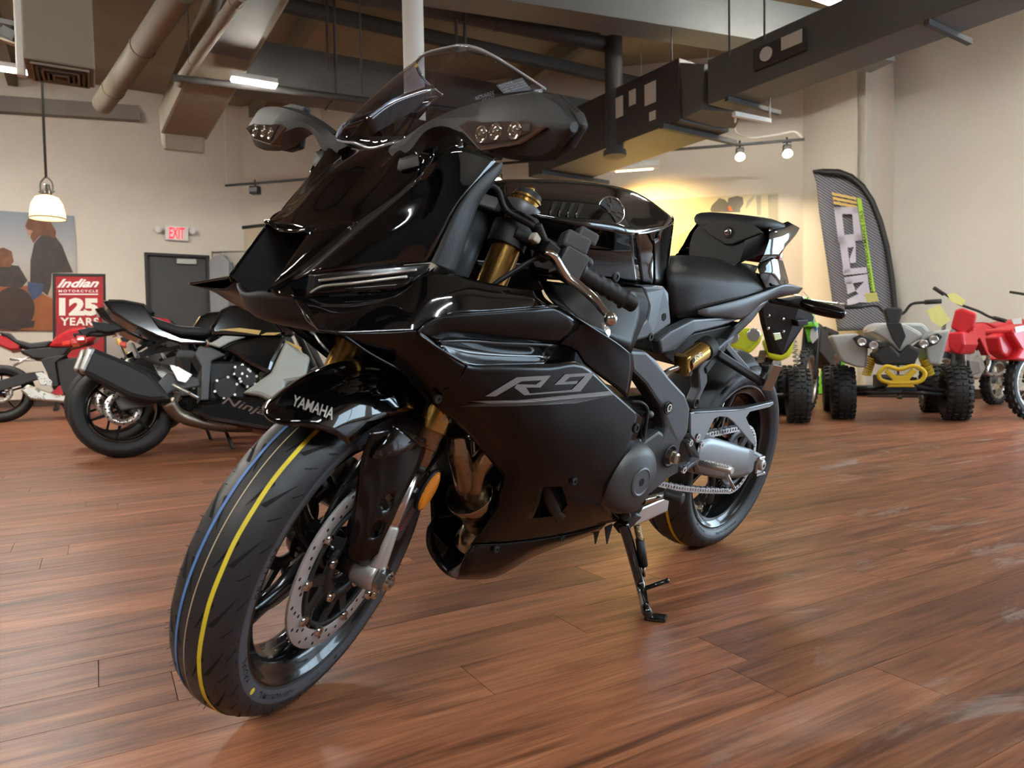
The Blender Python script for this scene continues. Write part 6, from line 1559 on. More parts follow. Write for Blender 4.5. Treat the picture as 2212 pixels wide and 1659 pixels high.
def street_bike(M, pal, label, full=True):
    r = empty('sport_motorcycle', M=M); tag(r, label, 'motorcycle', 'sport motorcycles parked along the left wall')
    cw = RN.y(*X0(738, 1385), 0); cw = V3((cw.x, 0, .315))
    bwheel(r, cw, .315, .18, -.085, 6, M_bkgloss); bwheel(r, cw + V3((1.40, 0, -.015)), .30, .12, -.06, 6, M_bkgloss)
    npl(r, 'tail', [(610, 685), (720, 690), (860, 712), (905, 775), (960, 850), (1080, 905), (1240, 925), (1240, 950), (1080, 948), (940, 905), (780, 832), (660, 755)], pal[0], -.13, .13, .02)
    npl(r, 'tail_lamp', [(612, 690), (640, 700), (665, 752), (640, 735)], M_tail_l, -.05, .05)
    npl(r, 'pillion_pad', [(640, 680), (740, 682), (860, 705), (930, 760), (890, 770), (820, 730), (700, 700)], M_bkseat, -.10, .10)
    npl(r, 'seat', [(890, 770), (960, 800), (1060, 835), (1200, 846), (1262, 880), (1210, 898), (1080, 893), (950, 852)], M_bkseat, -.14, .14, .02)
    npl(r, 'fuel_tank', [(1250, 850), (1320, 740), (1380, 712), (1480, 705), (1600, 770), (1680, 860), (1700, 905), (1560, 905), (1450, 900), (1330, 895), (1260, 900)], pal[0], -.15, .15, .04)
    npl(r, 'tank_stripe', [(1310, 862), (1430, 852), (1560, 868), (1545, 892), (1450, 878)], pal[2], -.156, -.15, 0)
    npl(r, 'tank_stripe', [(1590, 880), (1680, 880), (1640, 895), (1560, 895)], pal[2], -.156, -.15, 0)
    npl(r, 'side_panel', [(1245, 950), (1335, 897), (1470, 905), (1380, 935), (1312, 972)], pal[1], -.165, -.14)
    npl(r, 'nose_fairing', [(1312, 972), (1400, 930), (1560, 900), (1720, 905), (1700, 950), (1640, 1060), (1620, 1130), (1560, 1110), (1480, 1070), (1400, 1010)], pal[0], -.19, .19, .03)
    npl(r, 'side_fairing', [(1450, 1240), (1620, 1120), (1640, 1080), (1715, 915), (1800, 990), (1860, 1020), (1830, 1160), (1710, 1180), (1690, 1320), (1560, 1260)], pal[1], -.21, .21, .03)
    npl(r, 'fairing_flash', [(1700, 925), (1800, 968), (1800, 990), (1720, 945)], pal[2], -.217, -.21, 0)
    bl = npl(r, 'belly_fairing', [(1140, 1345), (1205, 1292), (1290, 1282), (1380, 1258), (1570, 1262), (1640, 1330), (1690, 1410), (1620, 1470), (1240, 1405)], pal[0], -.19, .19, .03)
    npl(r, 'frame', [(1190, 958), (1262, 968), (1350, 1012), (1262, 1050), (1245, 1285), (1195, 1285), (1205, 1085), (1160, 1010)], M_bkgrey, -.16, .16, .01)
    npl(r, 'engine_block', [(1240, 1050), (1500, 1050), (1560, 1160), (1480, 1280), (1240, 1290)], M_bkmatte, -.12, .12, .02)
    for (cx_, cy_, rr) in ((1345, 1215, 75), (1435, 1120, 50), (1480, 1162, 55)):
        q = RN.y(*X0(cx_, cy_), -.13); k = rr/2.7646/1552.76*4.6; mb = MB(); mb.lathe(q, (0, -1, 0), [(k, 0), (k*.98, .03), (k*.85, .045), (.0001, .048)], 28); ec_ = mb.build('engine_cover', M_bkmatte, r, autos=40)
        mb = MB()
        for j in range(6): a = 2*math.pi*j/6 + .3; mb.tube([q + V3((math.cos(a)*k*.93, -.02, math.sin(a)*k*.93)), q + V3((math.cos(a)*k*.93, -.05, math.sin(a)*k*.93))], .009, 8)
        mb.build('cover_bolt', M_bksil, ec_)['kind'] = 'stuff'
    npl(r, 'swing_arm', [(690, 1290), (720, 1262), (860, 1262), (1000, 1120), (1190, 1150), (1200, 1200), (1030, 1230), (900, 1320), (720, 1345)], M_bkgrey, -.13, -.10)
    npl(r, 'foot_control', [(1010, 1070), (1060, 1080), (1150, 1130), (1108, 1182), (1060, 1170)], M_bksil, -.19, -.175, .004)
    mb = MB(); mb.tube([RN.y(*X0(1030, 1190), -.2), RN.y(*X0(1185, 1272), -.24)], .012, 10); mb.build('brake_lever', M_bksil, r)
    mb = MB(); mb.bar(RN.y(*X0(780, 1050), -.15), RN.y(*X0(1000, 915), -.13), .02, .025); mb.bar(RN.y(*X0(830, 1020), -.15), RN.y(*X0(1075, 965), -.13), .02, .025); mb.build('pillion_bracket', M_bkgloss, r)
    mb = MB(); mb.bar(RN.y(*X0(785, 945), -.17), RN.y(*X0(822, 1030), -.19), .03, .02); mb.build('pillion_peg', M_bksil, r)
    mu = npl(r, 'muffler', [(542, 962), (790, 1062), (905, 1125), (1032, 1282), (900, 1292), (780, 1268), (490, 1122)], M_bkmatte, -.30, -.19, .03)
    npl(r, 'muffler_cap', [(520, 958), (575, 972), (505, 1125), (466, 1108)], M_bksil, -.305, -.185, .02)
    mb = MB(); mb.tube(crom([RN.y(*X0(1000, 1290), -.22), RN.y(*X0(1080, 1380), -.15), RN.y(*X0(1280, 1430), -.05), RN.y(*X0(1500, 1440), 0)], 5), .045, 14); mb.build('exhaust_pipe', mat('bk_exhaust', (.25, .2, .15), .35, .9, rvar=.08), r)
    npl(r, 'plate_holder', [(545, 810), (700, 830), (760, 860), (640, 880), (570, 870)], M_bkmatte, -.03, .03)
    npl(r, 'reflector', [(455, 895), (512, 893), (512, 930), (455, 935)], M_tail_l, -.06, .06)
    npl(r, 'plate_arm', [(460, 860), (560, 845), (640, 830), (640, 870), (540, 880), (500, 910)], M_bkmatte, -.02, .02)
    q0 = RN.y(*X0(1345, 1462), .12); q1 = RN.Mi @ atz(504, 970, .0); mb = MB(); mb.tube([q0, q1], .012, 8); mb.build('side_stand', M_bkmatte, r)
    mb = MB()
    text_on(mb, 'Ninja', RN.y(*X0(1320, 1318), -.1915), RN.y(*X0(1580, 1390), -.1915) - RN.y(*X0(1320, 1318), -.1915), RN.y(*X0(1330, 1270), -.1915) - RN.y(*X0(1318, 1330), -.1915), shear=.35, offset=.01); mb.build('fairing_lettering', mat('bk_brown_letters', (.10, .06, .045), .4, .3, noise=.05), bl)
    mb = MB(); mb.bar(RN.y(*X0(1700, 905), -.05), RN.y(*X0(1760, 1000), -.05), .05, .05); mb.tube([cw + V3((1.40, -.1, 0)), cw + V3((1.17, -.1, .55))], .025, 10); mb.tube([cw + V3((1.40, .1, 0)), cw + V3((1.17, .1, .55))], .025, 10); mb.build('fork', M_bkmatte, r)
    npl(r, 'windscreen', [(1600, 760), (1700, 690), (1780, 760), (1760, 900), (1690, 890)], M_bkgloss, -.12, .12, .02)
    return r
nin = street_bike(RN.M, (M_bkgloss, M_bkpearl, M_bkgold), 'black sport motorcycle with pale green side fairing and gold stripes, nearest on the left')
sh = azv(-32)
M2 = Matrix.Translation(sh*.78 + azv(62)*(-.02)) @ RN.M
street_bike(M2, (M_bkgloss, M_bkcream, M_bkgrey), 'black sport motorcycle with cream fairing mostly hidden behind the pale green one')
M3 = Matrix.Translation(sh*1.75 + azv(62)*(.35)) @ RN.M
street_bike(M3, (M_bkred, M_bkpurple, mat('bk_blue', (.03, .05, .35), .3, noise=.05)), 'red and blue sport motorcycle third in the row on the left')
# ---- red naked bike at the left edge
RB = Rig(atz(5, 912, 0), 62, .14)
def rpl(root, name, pts, m, y0, y1, bevel=.01):
    mb = MB(); mb.prism([RB.y(*X0(*q), y0) for q in pts], V3((0, y1 - y0, 0))); return mb.build(name, m, root, bevel=bevel)
r = empty('naked_motorcycle', M=RB.M); tag(r, 'red motorcycle with silver muffler cut by the left edge', 'motorcycle')
cw = RB.y(*X0(10, 1235), 0); cw.y = 0; bwheel(r, (cw.x, 0, .315), .315, .17, -.08, 5, M_bkgloss); bwheel(r, (cw.x + 1.38, 0, .30), .30, .12, -.06, 5, M_bkgloss)
rpl(r, 'tail', [(-60, 880), (0, 895), (60, 905), (120, 950), (110, 980), (60, 985), (0, 960), (-60, 930)], M_bkred, -.12, .12, .02)
rpl(r, 'seat', [(-20, 872), (60, 880), (100, 920), (180, 940), (240, 935), (310, 925), (280, 970), (180, 980), (100, 950)], M_bkseat, -.13, .13, .02)
rpl(r, 'fuel_tank', [(280, 965), (330, 900), (420, 850), (560, 840), (600, 880), (560, 930), (400, 970)], M_bkred, -.15, .15, .04)
rpl(r, 'side_cover', [(110, 985), (280, 970), (420, 965), (380, 1010), (300, 1040), (200, 1030)], M_bkmatte, -.13, .13, .01)
rpl(r, 'frame', [(240, 1040), (330, 1020), (400, 1010), (330, 1060), (350, 1200), (310, 1210), (280, 1120)], M_bkmatte, -.14, .14, .01)
rpl(r, 'engine', [(330, 1040), (520, 1020), (560, 1240), (360, 1250)], M_bkmatte, -.12, .12, .02)
rpl(r, 'swing_arm', [(-60, 1180), (160, 1120), (260, 1110), (260, 1150), (0, 1230), (-60, 1240)], M_bkmatte, -.13, -.10, .008)
rpl(r, 'muffler', [(120, 1225), (165, 1188), (330, 1250), (400, 1255), (400, 1300), (180, 1280)], M_bksil, -.22, -.12, .02)
rpl(r, 'foot_bracket', [(210, 1120), (250, 1115), (310, 1170), (310, 1205), (240, 1190)], M_bksil, -.19, -.17, .004)
rpl(r, 'belly_panel', [(300, 1240), (360, 1190), (380, 1250), (340, 1255)], M_bkred, -.13, .13, .006)
mb = MB(); mb.tube([RB.y(*X0(60, 1040), -.16), RB.y(*X0(205, 1045), -.16)], .012, 8); mb.tube([RB.y(*X0(80, 1080), -.16), RB.y(*X0(175, 1025), -.16)], .012, 8); mb.build('pillion_bracket', M_bksil, r)
rpl(r, 'reflector', [(370, 935), (420, 925), (418, 950), (372, 958)], M_tail_l, -.16, -.14, .003)
mb = MB(); mb.tube([RB.Mi @ atz(150, 900, 0), RB.y(*X0(330, 1230), .1)], .012, 8); mb.build('side_stand', M_bkmatte, r)
mb = MB(); mb.tube([V3((cw.x + 1.38, -.1, .3)), V3((cw.x + 1.13, -.1, .9))], .025, 10); mb.tube([V3((cw.x + 1.38, .1, .3)), V3((cw.x + 1.13, .1, .9))], .025, 10); mb.tube([V3((cw.x + 1.08, -.36, 1.0)), V3((cw.x + 1.12, 0, .95)), V3((cw.x + 1.08, .36, 1.0))], .012, 8); mb.build('fork', M_bkgold, r)

# ---------------------------------------------------------------- quads and dirt bikes on the right
X1 = lambda x, y: (1650 + x/2.7651, 350 + y/2.7651)
M_qgrey = mat('quad_grey', (.42, .44, .43), .35, coat=.3, noise=.04)
M_qyel = mat('quad_yellow', (.62, .42, .02), .4, noise=.05)
M_qlime = mat('quad_lime', (.55, .62, .02), .35, coat=.3, noise=.05)
M_lime = mat('lime_green', (.16, .55, .03), .4, noise=.05)
M_dred = mat('dirt_red', (.62, .02, .03), .35, coat=.3, noise=.05)
M_tagy = mat('tag_yellow', (.72, .66, .22), .7, noise=.05)
M_lampc = mat('lamp_clear', (.6, .6, .58), .12, .7, coat=1, rvar=.05)
def fpl(rig, root, name, pts, m, x, t=.04, bevel=.01, conv=X1, f=None):
    """slab facing forward: outline on plane x, depth t backward"""
    mb = MB(); mb.prism([rig.x(*conv(*q), x) for q in pts], V3((-t, 0, 0))); return mb.build(name, m, root, bevel=bevel)
def mp(pts, cx_): return [(2*cx_ - x, y) for x, y in reversed(pts)]
RQ = Rig(atz(1945, 906, 0), 200)
qd = empty('quad_bike', M=RQ.M); tag(qd, 'pale grey quad bike with yellow bumper and yellow springs', 'quad bike')
def qtyre(root, rig, pxc, x, R, w):
    q = rig.x(*X1(*pxc), x); bwheel(root, (x, q.y, R), R, w, None, 5, M_bkmatte, knob=True, rimr=.5)
    return q.y
yl = qtyre(qd, RQ, (472, 1400), .0, .235, .19); yr = qtyre(qd, RQ, (1145, 1400), .0, .235, .19)
for y in (yl, yr): bwheel(qd, (-.86, y, .235), .235, .22, None, 5, M_bkmatte, knob=True, rimr=.5)
CX = 805
fl = [(397, 1035), (560, 1022), (625, 1100), (612, 1230), (560, 1225), (472, 1192), (440, 1120)]
fpl(RQ, qd, 'fender', fl, M_qgrey, .16, .42, .02); fpl(RQ, qd, 'fender', [(1115, 1000), (1060, 1215), (985, 1205), (960, 1110), (1020, 1010)], M_qgrey, .16, .42, .02)
fpl(RQ, qd, 'hood', [(640, 1010), (700, 968), (850, 968), (930, 1010), (960, 1040), (880, 1090), (812, 1142), (770, 1090), (700, 1040)], M_qgrey, .30, .45, .03)
fpl(RQ, qd, 'lamp_pod', [(535, 1050), (575, 1030), (640, 1055), (715, 1080), (740, 1110), (640, 1112), (570, 1100)], M_bkmatte, .32, .12); fpl(RQ, qd, 'lamp_pod', [(900, 1100), (930, 1075), (990, 1045), (1040, 1020), (1070, 1040), (1040, 1085), (960, 1115)], M_bkmatte, .32, .12)
for q in ((585, 1075), (655, 1095), (955, 1087), (1015, 1062)):
    p_ = RQ.x(*X1(*q), .325); mb = MB(); mb.lathe(p_, (1, 0, 0), [(.034, -.01), (.034, .008), (.028, .010), (.018, .002), (.0001, .004)], 24); mb.build('head_lamp', M_lampc, qd)
fpl(RQ, qd, 'grille', [(700, 1110), (760, 1090), (812, 1145), (865, 1085), (940, 1130), (900, 1215), (700, 1215), (650, 1150)], M_bkmatte, .33, .3, .02)
fpl(RQ, qd, 'steering_pod', [(715, 880), (740, 868), (820, 868), (832, 890), (810, 965), (740, 965)], M_bkmatte, .02, .12, .02)
fpl(RQ, qd, 'nose_strip', [(730, 960), (820, 960), (850, 1040), (812, 1120), (770, 1060)], M_bkmatte, .32, .02, .006)
bp_ = MB(); xb = .40
loop = crom([RQ.x(*X1(*q), xb) for q in ((700, 1245), (735, 1220), (810, 1238), (890, 1218), (945, 1240), (962, 1270), (935, 1308), (870, 1318), (760, 1318), (700, 1300), (684, 1270))], 4)
bp_.tube(loop, .018, 10, closed=True); bum = bp_.build('bumper', M_qyel, qd)
fpl(RQ, bum, 'bumper_plate', [(740, 1230), (790, 1275), (840, 1275), (890, 1228), (920, 1250), (870, 1300), (905, 1345), (735, 1345), (770, 1300), (720, 1255)], M_qyel, xb + .01, .025, .008)
for a_, b_ in (((648, 1165), (612, 1275)), ((958, 1175), (995, 1275))):
    p0_, p1_ = RQ.x(*X1(*a_), .12), RQ.x(*X1(*b_), .10); mb = MB(); ax_ = (p1_ - p0_).normalized(); u_ = ax_.cross(V3((1, 0, 0))).normalized(); w_ = ax_.cross(u_)
    mb.tube([p0_.lerp(p1_, i/72) + (u_*math.cos(i*.72) + w_*math.sin(i*.72))*.032 for i in range(73)], .0085, 6); mb.build('spring', M_qyel, qd)
mb = MB()
for y in (yl, yr): mb.tube([V3((.1, 0, .25)), V3((0, y*.85, .22))], .016, 8); mb.tube([V3((-.1, 0, .30)), V3((0, y*.85, .25))], .016, 8)
mb.box((-.4, 0, .30), (.9, .24, .14)); mb.tube([V3((-.86, yl, .235)), V3((-.86, yr, .235))], .03, 10); mb.build('chassis', M_bkmatte, qd)
mb = MB(); hb = [RQ.x(*X1(*q), -.05) for q in ((485, 868), (600, 862), (680, 860), (740, 915), (830, 905), (880, 850), (960, 838), (1058, 832))]; mb.tube(crom(hb, 4), .013, 10); hbar = mb.build('handlebar', M_bkmatte, qd)
for a_, b_ in (((482, 868), (590, 862)), ((960, 838), (1060, 831))):
    mb = MB(); mb.tube([RQ.x(*X1(*a_), -.05), RQ.x(*X1(*b_), -.05)], .021, 10); mb.build('grip', M_bktyre, hbar)
mb = MB(); mb.box((-.55, 0, .62), (.55, .26, .12)); mb.build('seat', M_bkseat, qd, bevel=.03)
fpl(RQ, qd, 'body_panel', [(610, 1000), (650, 960), (950, 960), (1000, 1010), (960, 1060), (650, 1060)], M_qgrey, -.3, .4, .03)
# price tags on the quad bars
tg = MB(); tg.prism([RQ.x(*X1(*q), .0) for q in ((600, 785), (672, 778), (688, 832), (615, 838))], V3((-.002, 0, 0))); tag(tg.build('price_tag', M_tagy), 'yellow price tag over the left bar of the pale grey quad', 'price tag', 'yellow price tags'); bpy.data.objects['price_tag'].matrix_world = RQ.M
# ---- lime quad behind the rear wheel
X2 = lambda x, y: (1300 + x/3.6873, 350 + y/3.6873)
RLq = Rig(atz(1640, 912, 0), 196)
lq = empty('quad_bike', M=RLq.M); tag(lq, 'lime yellow quad bike half hidden behind the black motorcycle tail', 'quad bike')
q = RLq.x(1724, 850, 0); bwheel(lq, (0, q.y, .235), .235, .18, None, 5, M_bkmatte, knob=True, rimr=.5); bwheel(lq, (0, -q.y, .235), .235, .18, None, 5, M_bkmatte, knob=True, rimr=.5)
for s_ in (1, -1): bwheel(lq, (-.85, s_*q.y*.95, .235), .235, .2, None, 5, M_bkmatte, knob=True, rimr=.5)
fpl(RLq, lq, 'nose', [(980, 1420), (1000, 1380), (1060, 1330), (1150, 1320), (1260, 1330), (1285, 1380), (1260, 1440), (1180, 1530), (1050, 1490)], M_qlime, .32, .35, .03, X2)
fpl(RLq, lq, 'bumper', [(1280, 1420), (1330, 1400), (1500, 1400), (1535, 1440), (1505, 1550), (1420, 1590), (1330, 1560)], M_qlime, .28, .25, .03, X2)
for c_ in ((1040, 1395), (1210, 1375)):
    p_ = RLq.x(*X2(*c_), .325); mb = MB(); mb.lathe(p_, (1, 0, 0), [(.055, -.02), (.055, .006), (.045, .010), (.02, .003), (.0001, .006)], 24); mb.build('head_lamp', M_lampc, lq)
mb = MB(); text_on(mb, 'POLARIS', RLq.x(*X2(1160, 1500), .322), RLq.x(*X2(1245, 1430), .322) - RLq.x(*X2(1160, 1500), .322), RLq.x(*X2(1150, 1478), .322) - RLq.x(*X2(1160, 1500), .322), offset=.01); mb.build('nose_lettering', mat('nose_green', (.25, .45, .05), .4, noise=.05), lq)
mb = MB(); p0_, p1_ = RLq.x(*X2(1290, 1500), .1), RLq.x(*X2(1260, 1600), .1); mb.tube([p0_.lerp(p1_, i/60) + V3((.03*math.sin(i*.7), .03*math.cos(i*.7), 0)) for i in range(61)], .007, 6); mb.build('spring', M_bksil, lq)
mb = MB(); p0_, p1_ = RLq.x(1715, 730, .1), RLq.x(1722, 790, .1); mb.tube([p0_.lerp(p1_, i/60) + V3((.025*math.sin(i*.7), .025*math.cos(i*.7), 0)) for i in range(61)], .007, 6); mb.build('spring', M_bksil, lq)
mb = MB(); mb.box((-.4, 0, .42), (.9, .3, .30)); mb.tube([V3((0, q.y, .235)), V3((0, -q.y, .235))], .02, 8); mb.tube([V3((-.85, q.y, .235)), V3((-.85, -q.y, .235))], .025, 8); mb.build('chassis', M_bkmatte, lq, bevel=.02)
# ---- green dirt bike behind it
RG = Rig(atz(1740, 880, 0), 215)
gb = empty('dirt_bike', M=RG.M); tag(gb, 'lime green dirt bike behind the black motorcycle tail and flag', 'dirt bike')
fpl(RG, gb, 'number_board', [(230, 830), (262, 800), (282, 880), (318, 980), (300, 1075), (262, 1075), (240, 980)], M_lime, .2, .03, .01)
fpl(RG, gb, 'number_plate', [(280, 1000), (318, 965), (322, 1050), (290, 1085), (275, 1050)], M_white, .24, .02, .006)
fpl(RG, gb, 'fender', [(205, 960), (300, 955), (310, 985), (215, 985)], M_lime, .3, .25, .01)
fpl(RG, gb, 'brace', [(255, 900), (275, 890), (320, 1000), (305, 1015)], mat('brace_blue', (.05, .22, .5), .35, noise=.05), .26, .015, .004)
mb = MB(); mb.tube(crom([RG.x(*X1(*q), .05) for q in ((120, 770), (200, 800), (270, 820), (310, 830), (480, 850))], 4), .012, 8); mb.build('handlebar', M_bksil, gb)
bwheel(gb, (.30, RG.x(1745, 800, .3).y, .32), .32, .09, None, 5, M_bksil, knob=True, spoke_wire=True, rimr=.8); bwheel(gb, (-.9, RG.x(1745, 800, -.9).y*0 + RG.x(1745, 800, .3).y, .32), .32, .1, None, 5, M_bksil, knob=True, spoke_wire=True, rimr=.8)
yg = RG.x(1745, 800, .3).y; mb = MB(); mb.tube([V3((.30, yg - .07, .32)), V3((.10, yg - .07, .9))], .02, 8); mb.tube([V3((.30, yg + .07, .32)), V3((.10, yg + .07, .9))], .02, 8); mb.bar(V3((.1, yg, .75)), V3((-.6, yg, .55)), .18, .3); mb.bar(V3((-.2, yg, .85)), V3((-.9, yg, .8)), .16, .06); mb.bar(V3((-.5, yg, .45)), V3((-.9, yg, .32)), .05, .06); mb.build('frame', M_bkmatte, gb, bevel=.02)
# ---- red dirt bikes
RD = Rig(atz(2090, 880, 0), 236)
db = empty('dirt_bike', M=RD.M); tag(db, 'red dirt bike with yellow tag right behind the pale grey quad', 'dirt bike')
dy = 0.0
def ypl(rig, root, name, pts, m, y0, y1, bevel=.008, conv=X1):
    mb = MB(); mb.prism([rig.y(*conv(*q), y0) for q in pts], V3((0, y1 - y0, 0))); return mb.build(name, m, root, bevel=bevel)
fpl(RD, db, 'number_plate', [(1140, 880), (1180, 872), (1265, 905), (1250, 990), (1200, 1035), (1110, 990)], M_dred, .42, .05, .02)
fpl(RD, db, 'fender', [(1090, 1020), (1190, 1010), (1200, 1090), (1170, 1150), (1140, 1150), (1100, 1110)], M_dred, .50, .30, .03)
ypl(RD, db, 'shroud', [(1260, 1000), (1320, 960), (1400, 1010), (1480, 960), (1560, 940), (1560, 1010), (1480, 1020), (1410, 1150), (1340, 1155), (1290, 1050), (1210, 1140)], M_dred, .12, -.12)
ypl(RD, db, 'seat', [(1320, 955), (1400, 965), (1560, 935), (1560, 975), (1400, 1000)], M_dred, .10, -.10, .02)
ypl(RD, db, 'engine', [(1200, 1130), (1290, 1120), (1330, 1230), (1290, 1300), (1215, 1290)], M_bksil, .10, -.10, .02)
ypl(RD, db, 'engine_case', [(1230, 1180), (1290, 1190), (1300, 1260), (1240, 1280)], mat('bk_case', (.25, .23, .21), .4, .8, noise=.1), .13, .10, .02)
mb = MB(); mb.tube(crom([RD.y(*X1(*q), .08) for q in ((1280, 1070), (1330, 1120), (1345, 1200), (1330, 1260), (1400, 1270), (1480, 1220))], 4), .022, 10); mb.build('exhaust_pipe', M_bksil, db)
mb = MB(); mb.tube(crom([RD.x(*X1(*q), .2) for q in ((1020, 755), (1075, 785), (1130, 820), (1170, 850), (1280, 890), (1350, 925), (1440, 948))], 4), .013, 8); hbar = mb.build('handlebar', M_bkmatte, db)
for a_, b_ in (((1016, 752), (1075, 790)), ((1370, 930), (1445, 950))):
    mb = MB(); mb.tube([RD.x(*X1(*a_), .2), RD.x(*X1(*b_), .2)], .02, 8); mb.build('grip', M_bktyre, hbar)
xf_ = .55; cf_ = RD.x(*X1(1400, 1400), xf_)
bwheel(db, (.55, 0, .29), .29, .09, None, 5, M_bksil, knob=True, spoke_wire=True, rimr=.8); bwheel(db, (-.62, 0, .26), .26, .1, None, 5, M_bksil, knob=True, spoke_wire=True, rimr=.78)
mb = MB(); mb.tube([V3((.55, .07, .29)), V3((.32, .07, .95))], .02, 8); mb.tube([V3((.55, -.07, .29)), V3((.32, -.07, .95))], .02, 8); mb.bar(V3((.3, 0, .8)), V3((-.2, 0, .45)), .06, .08); mb.bar(V3((-.1, 0, .4)), V3((-.62, 0, .26)), .05, .06); mb.build('frame', M_bkgrey, db)
ypl(RD, db, 'side_plate', [(1480, 940), (1540, 930), (1545, 975), (1500, 985)], M_white, .125, .12, .002)
ypl(RD, db, 'mudguard', [(1400, 1040), (1440, 1010), (1500, 1030), (1510, 1090), (1460, 1160), (1410, 1120)], M_dred, .06, -.06, .02)
mb = MB(); text_on(mb, 'HONDA', RD.y(*X1(1405, 1022), .1215), RD.y(*X1(1475, 995), .1215) - RD.y(*X1(1405, 1022), .1215), RD.y(*X1(1403, 1008), .1215) - RD.y(*X1(1405, 1022), .1215), offset=.02); mb.build('shroud_lettering', M_white, db)
# red bike lying behind the quad (seat line and its tag)
RE = Rig(atz(1960, 852, 0), 128)
eb = empty('dirt_bike', M=RE.M); tag(eb, 'red dirt bike behind the pale grey quad, only bars and seat showing', 'dirt bike')
ypl(RE, eb, 'seat', [(870, 975), (950, 955), (1050, 945), (1110, 960), (1110, 1000), (1040, 1005), (880, 1000)], M_dred, .1, -.1, .02)
ypl(RE, eb, 'shroud', [(600, 1010), (640, 960), (720, 950), (860, 985), (860, 1040), (640, 1050)], M_dred, .12, -.12, .02)
mb = MB(); mb.tube(crom([RE.y(*X1(*q), -.1) for q in ((575, 765), (640, 800), (690, 835), (860, 910), (990, 942))], 4), .013, 8); mb.build('handlebar', M_bkmatte, eb)
ypl(RE, eb, 'number_plate', [(655, 850), (690, 830), (730, 860), (700, 890)], M_white, -.12, -.15, .006)
mb = MB(); text_on(mb, 'HONDA', RE.y(*X1(955, 1005), -.1015), RE.y(*X1(1025, 985), -.1015) - RE.y(*X1(955, 1005), -.1015), RE.y(*X1(953, 990), -.1015) - RE.y(*X1(955, 1005), -.1015), offset=.02); mb.build('seat_lettering', M_white, eb)
pw = RE.y(*X1(700, 1100), 0); pw2 = RE.y(*X1(1050, 1100), 0)
bwheel(eb, (pw.x, 0, .29), .29, .08, None, 5, M_bksil, knob=True, spoke_wire=True, rimr=.8); bwheel(eb, (pw2.x, 0, .27), .27, .09, None, 5, M_bksil, knob=True, spoke_wire=True, rimr=.8)
mb = MB(); mb.tube([V3((pw.x, .07, .29)), V3((pw.x*.75 + pw2.x*.25, .07, .9))], .02, 8); mb.tube([V3((pw.x, -.07, .29)), V3((pw.x*.75 + pw2.x*.25, -.07, .9))], .02, 8); mb.bar(V3((pw.x*.75 + pw2.x*.25, 0, .75)), V3((pw2.x, 0, .3)), .1, .2); mb.build('frame', M_bkgrey, eb)
# another red bike at the right edge
RF_ = Rig(atz(2230, 905, 0), 250)
fb_ = empty('dirt_bike', M=RF_.M); tag(fb_, 'red dirt bike with wire wheel cut by the right edge', 'dirt bike')
q = RF_.x(*X1(1600, 1400), .0); bwheel(fb_, (.0, 0, .31), .31, .085, .05, 5, M_bksil, knob=True, spoke_wire=True, rimr=.78); bwheel(fb_, (-1.2, 0, .3), .3, .1, None, 5, M_bksil, knob=True, spoke_wire=True, rimr=.78)
ypl(RF_, fb_, 'fender', [(1395, 1040), (1450, 1015), (1500, 1040), (1520, 1100), (1460, 1175), (1420, 1140)], M_dred, .06, -.06, .02)
ypl(RF_, fb_, 'shroud', [(1480, 1000), (1560, 980), (1640, 960), (1680, 1160), (1560, 1190), (1500, 1180), (1540, 1120), (1490, 1040)], M_dred, .12, -.12, .02)
ypl(RF_, fb_, 'side_plate', [(1500, 985), (1560, 975), (1560, 1010), (1505, 1020)], M_white, .125, .12, .002)
mb = MB(); mb.tube([V3((0, .07, .31)), V3((-.22, .07, 1.0))], .022, 8); mb.tube([V3((0, -.07, .31)), V3((-.22, -.07, 1.0))], .022, 8); mb.bar(V3((-.22, 0, .85)), V3((-.8, 0, .5)), .12, .2); mb.bar(V3((-.3, 0, .95)), V3((-1.2, 0, .88)), .18, .08); mb.bar(V3((-.7, 0, .42)), V3((-1.2, 0, .3)), .05, .06); mb.tube(crom([V3((-.25, -.38, 1.12)), V3((-.22, -.1, 1.06)), V3((-.22, .1, 1.06)), V3((-.25, .38, 1.12))], 4), .013, 8); mb.build('frame', M_bkmatte, fb_, bevel=.01)
# tags
for pts, lab, dd in (([(975, 885), (1050, 852), (1115, 945), (1060, 985), (1000, 950)], 'large yellow price tag hanging in front of the red dirt bike seat', 6.6), ([(1095, 790), (1140, 782), (1205, 825), (1185, 860), (1120, 835)], 'yellow price tag on the bars of the red dirt bike', 6.6)):
    o_ = [atd(*X1(*q), dd) for q in pts]; mb = MB(); mb.prism(o_, V3((0, .003, 0))); tag(mb.build('price_tag', M_tagy), lab, 'price tag', 'yellow price tags')
# lime green stand box
RX = Rig(atz(1800, 862, 0), 208); gx = MB()
gx.prism([RX.x(*X1(*q), 0) for q in ((345, 1180), (480, 1172), (480, 1385), (315, 1385), (335, 1270))], V3((-.3, 0, 0))); o = gx.build('ramp_stand', M_lime, bevel=.01); o.matrix_world = RX.M; tag(o, 'lime green plastic stand beside the pale grey quad', 'stand')
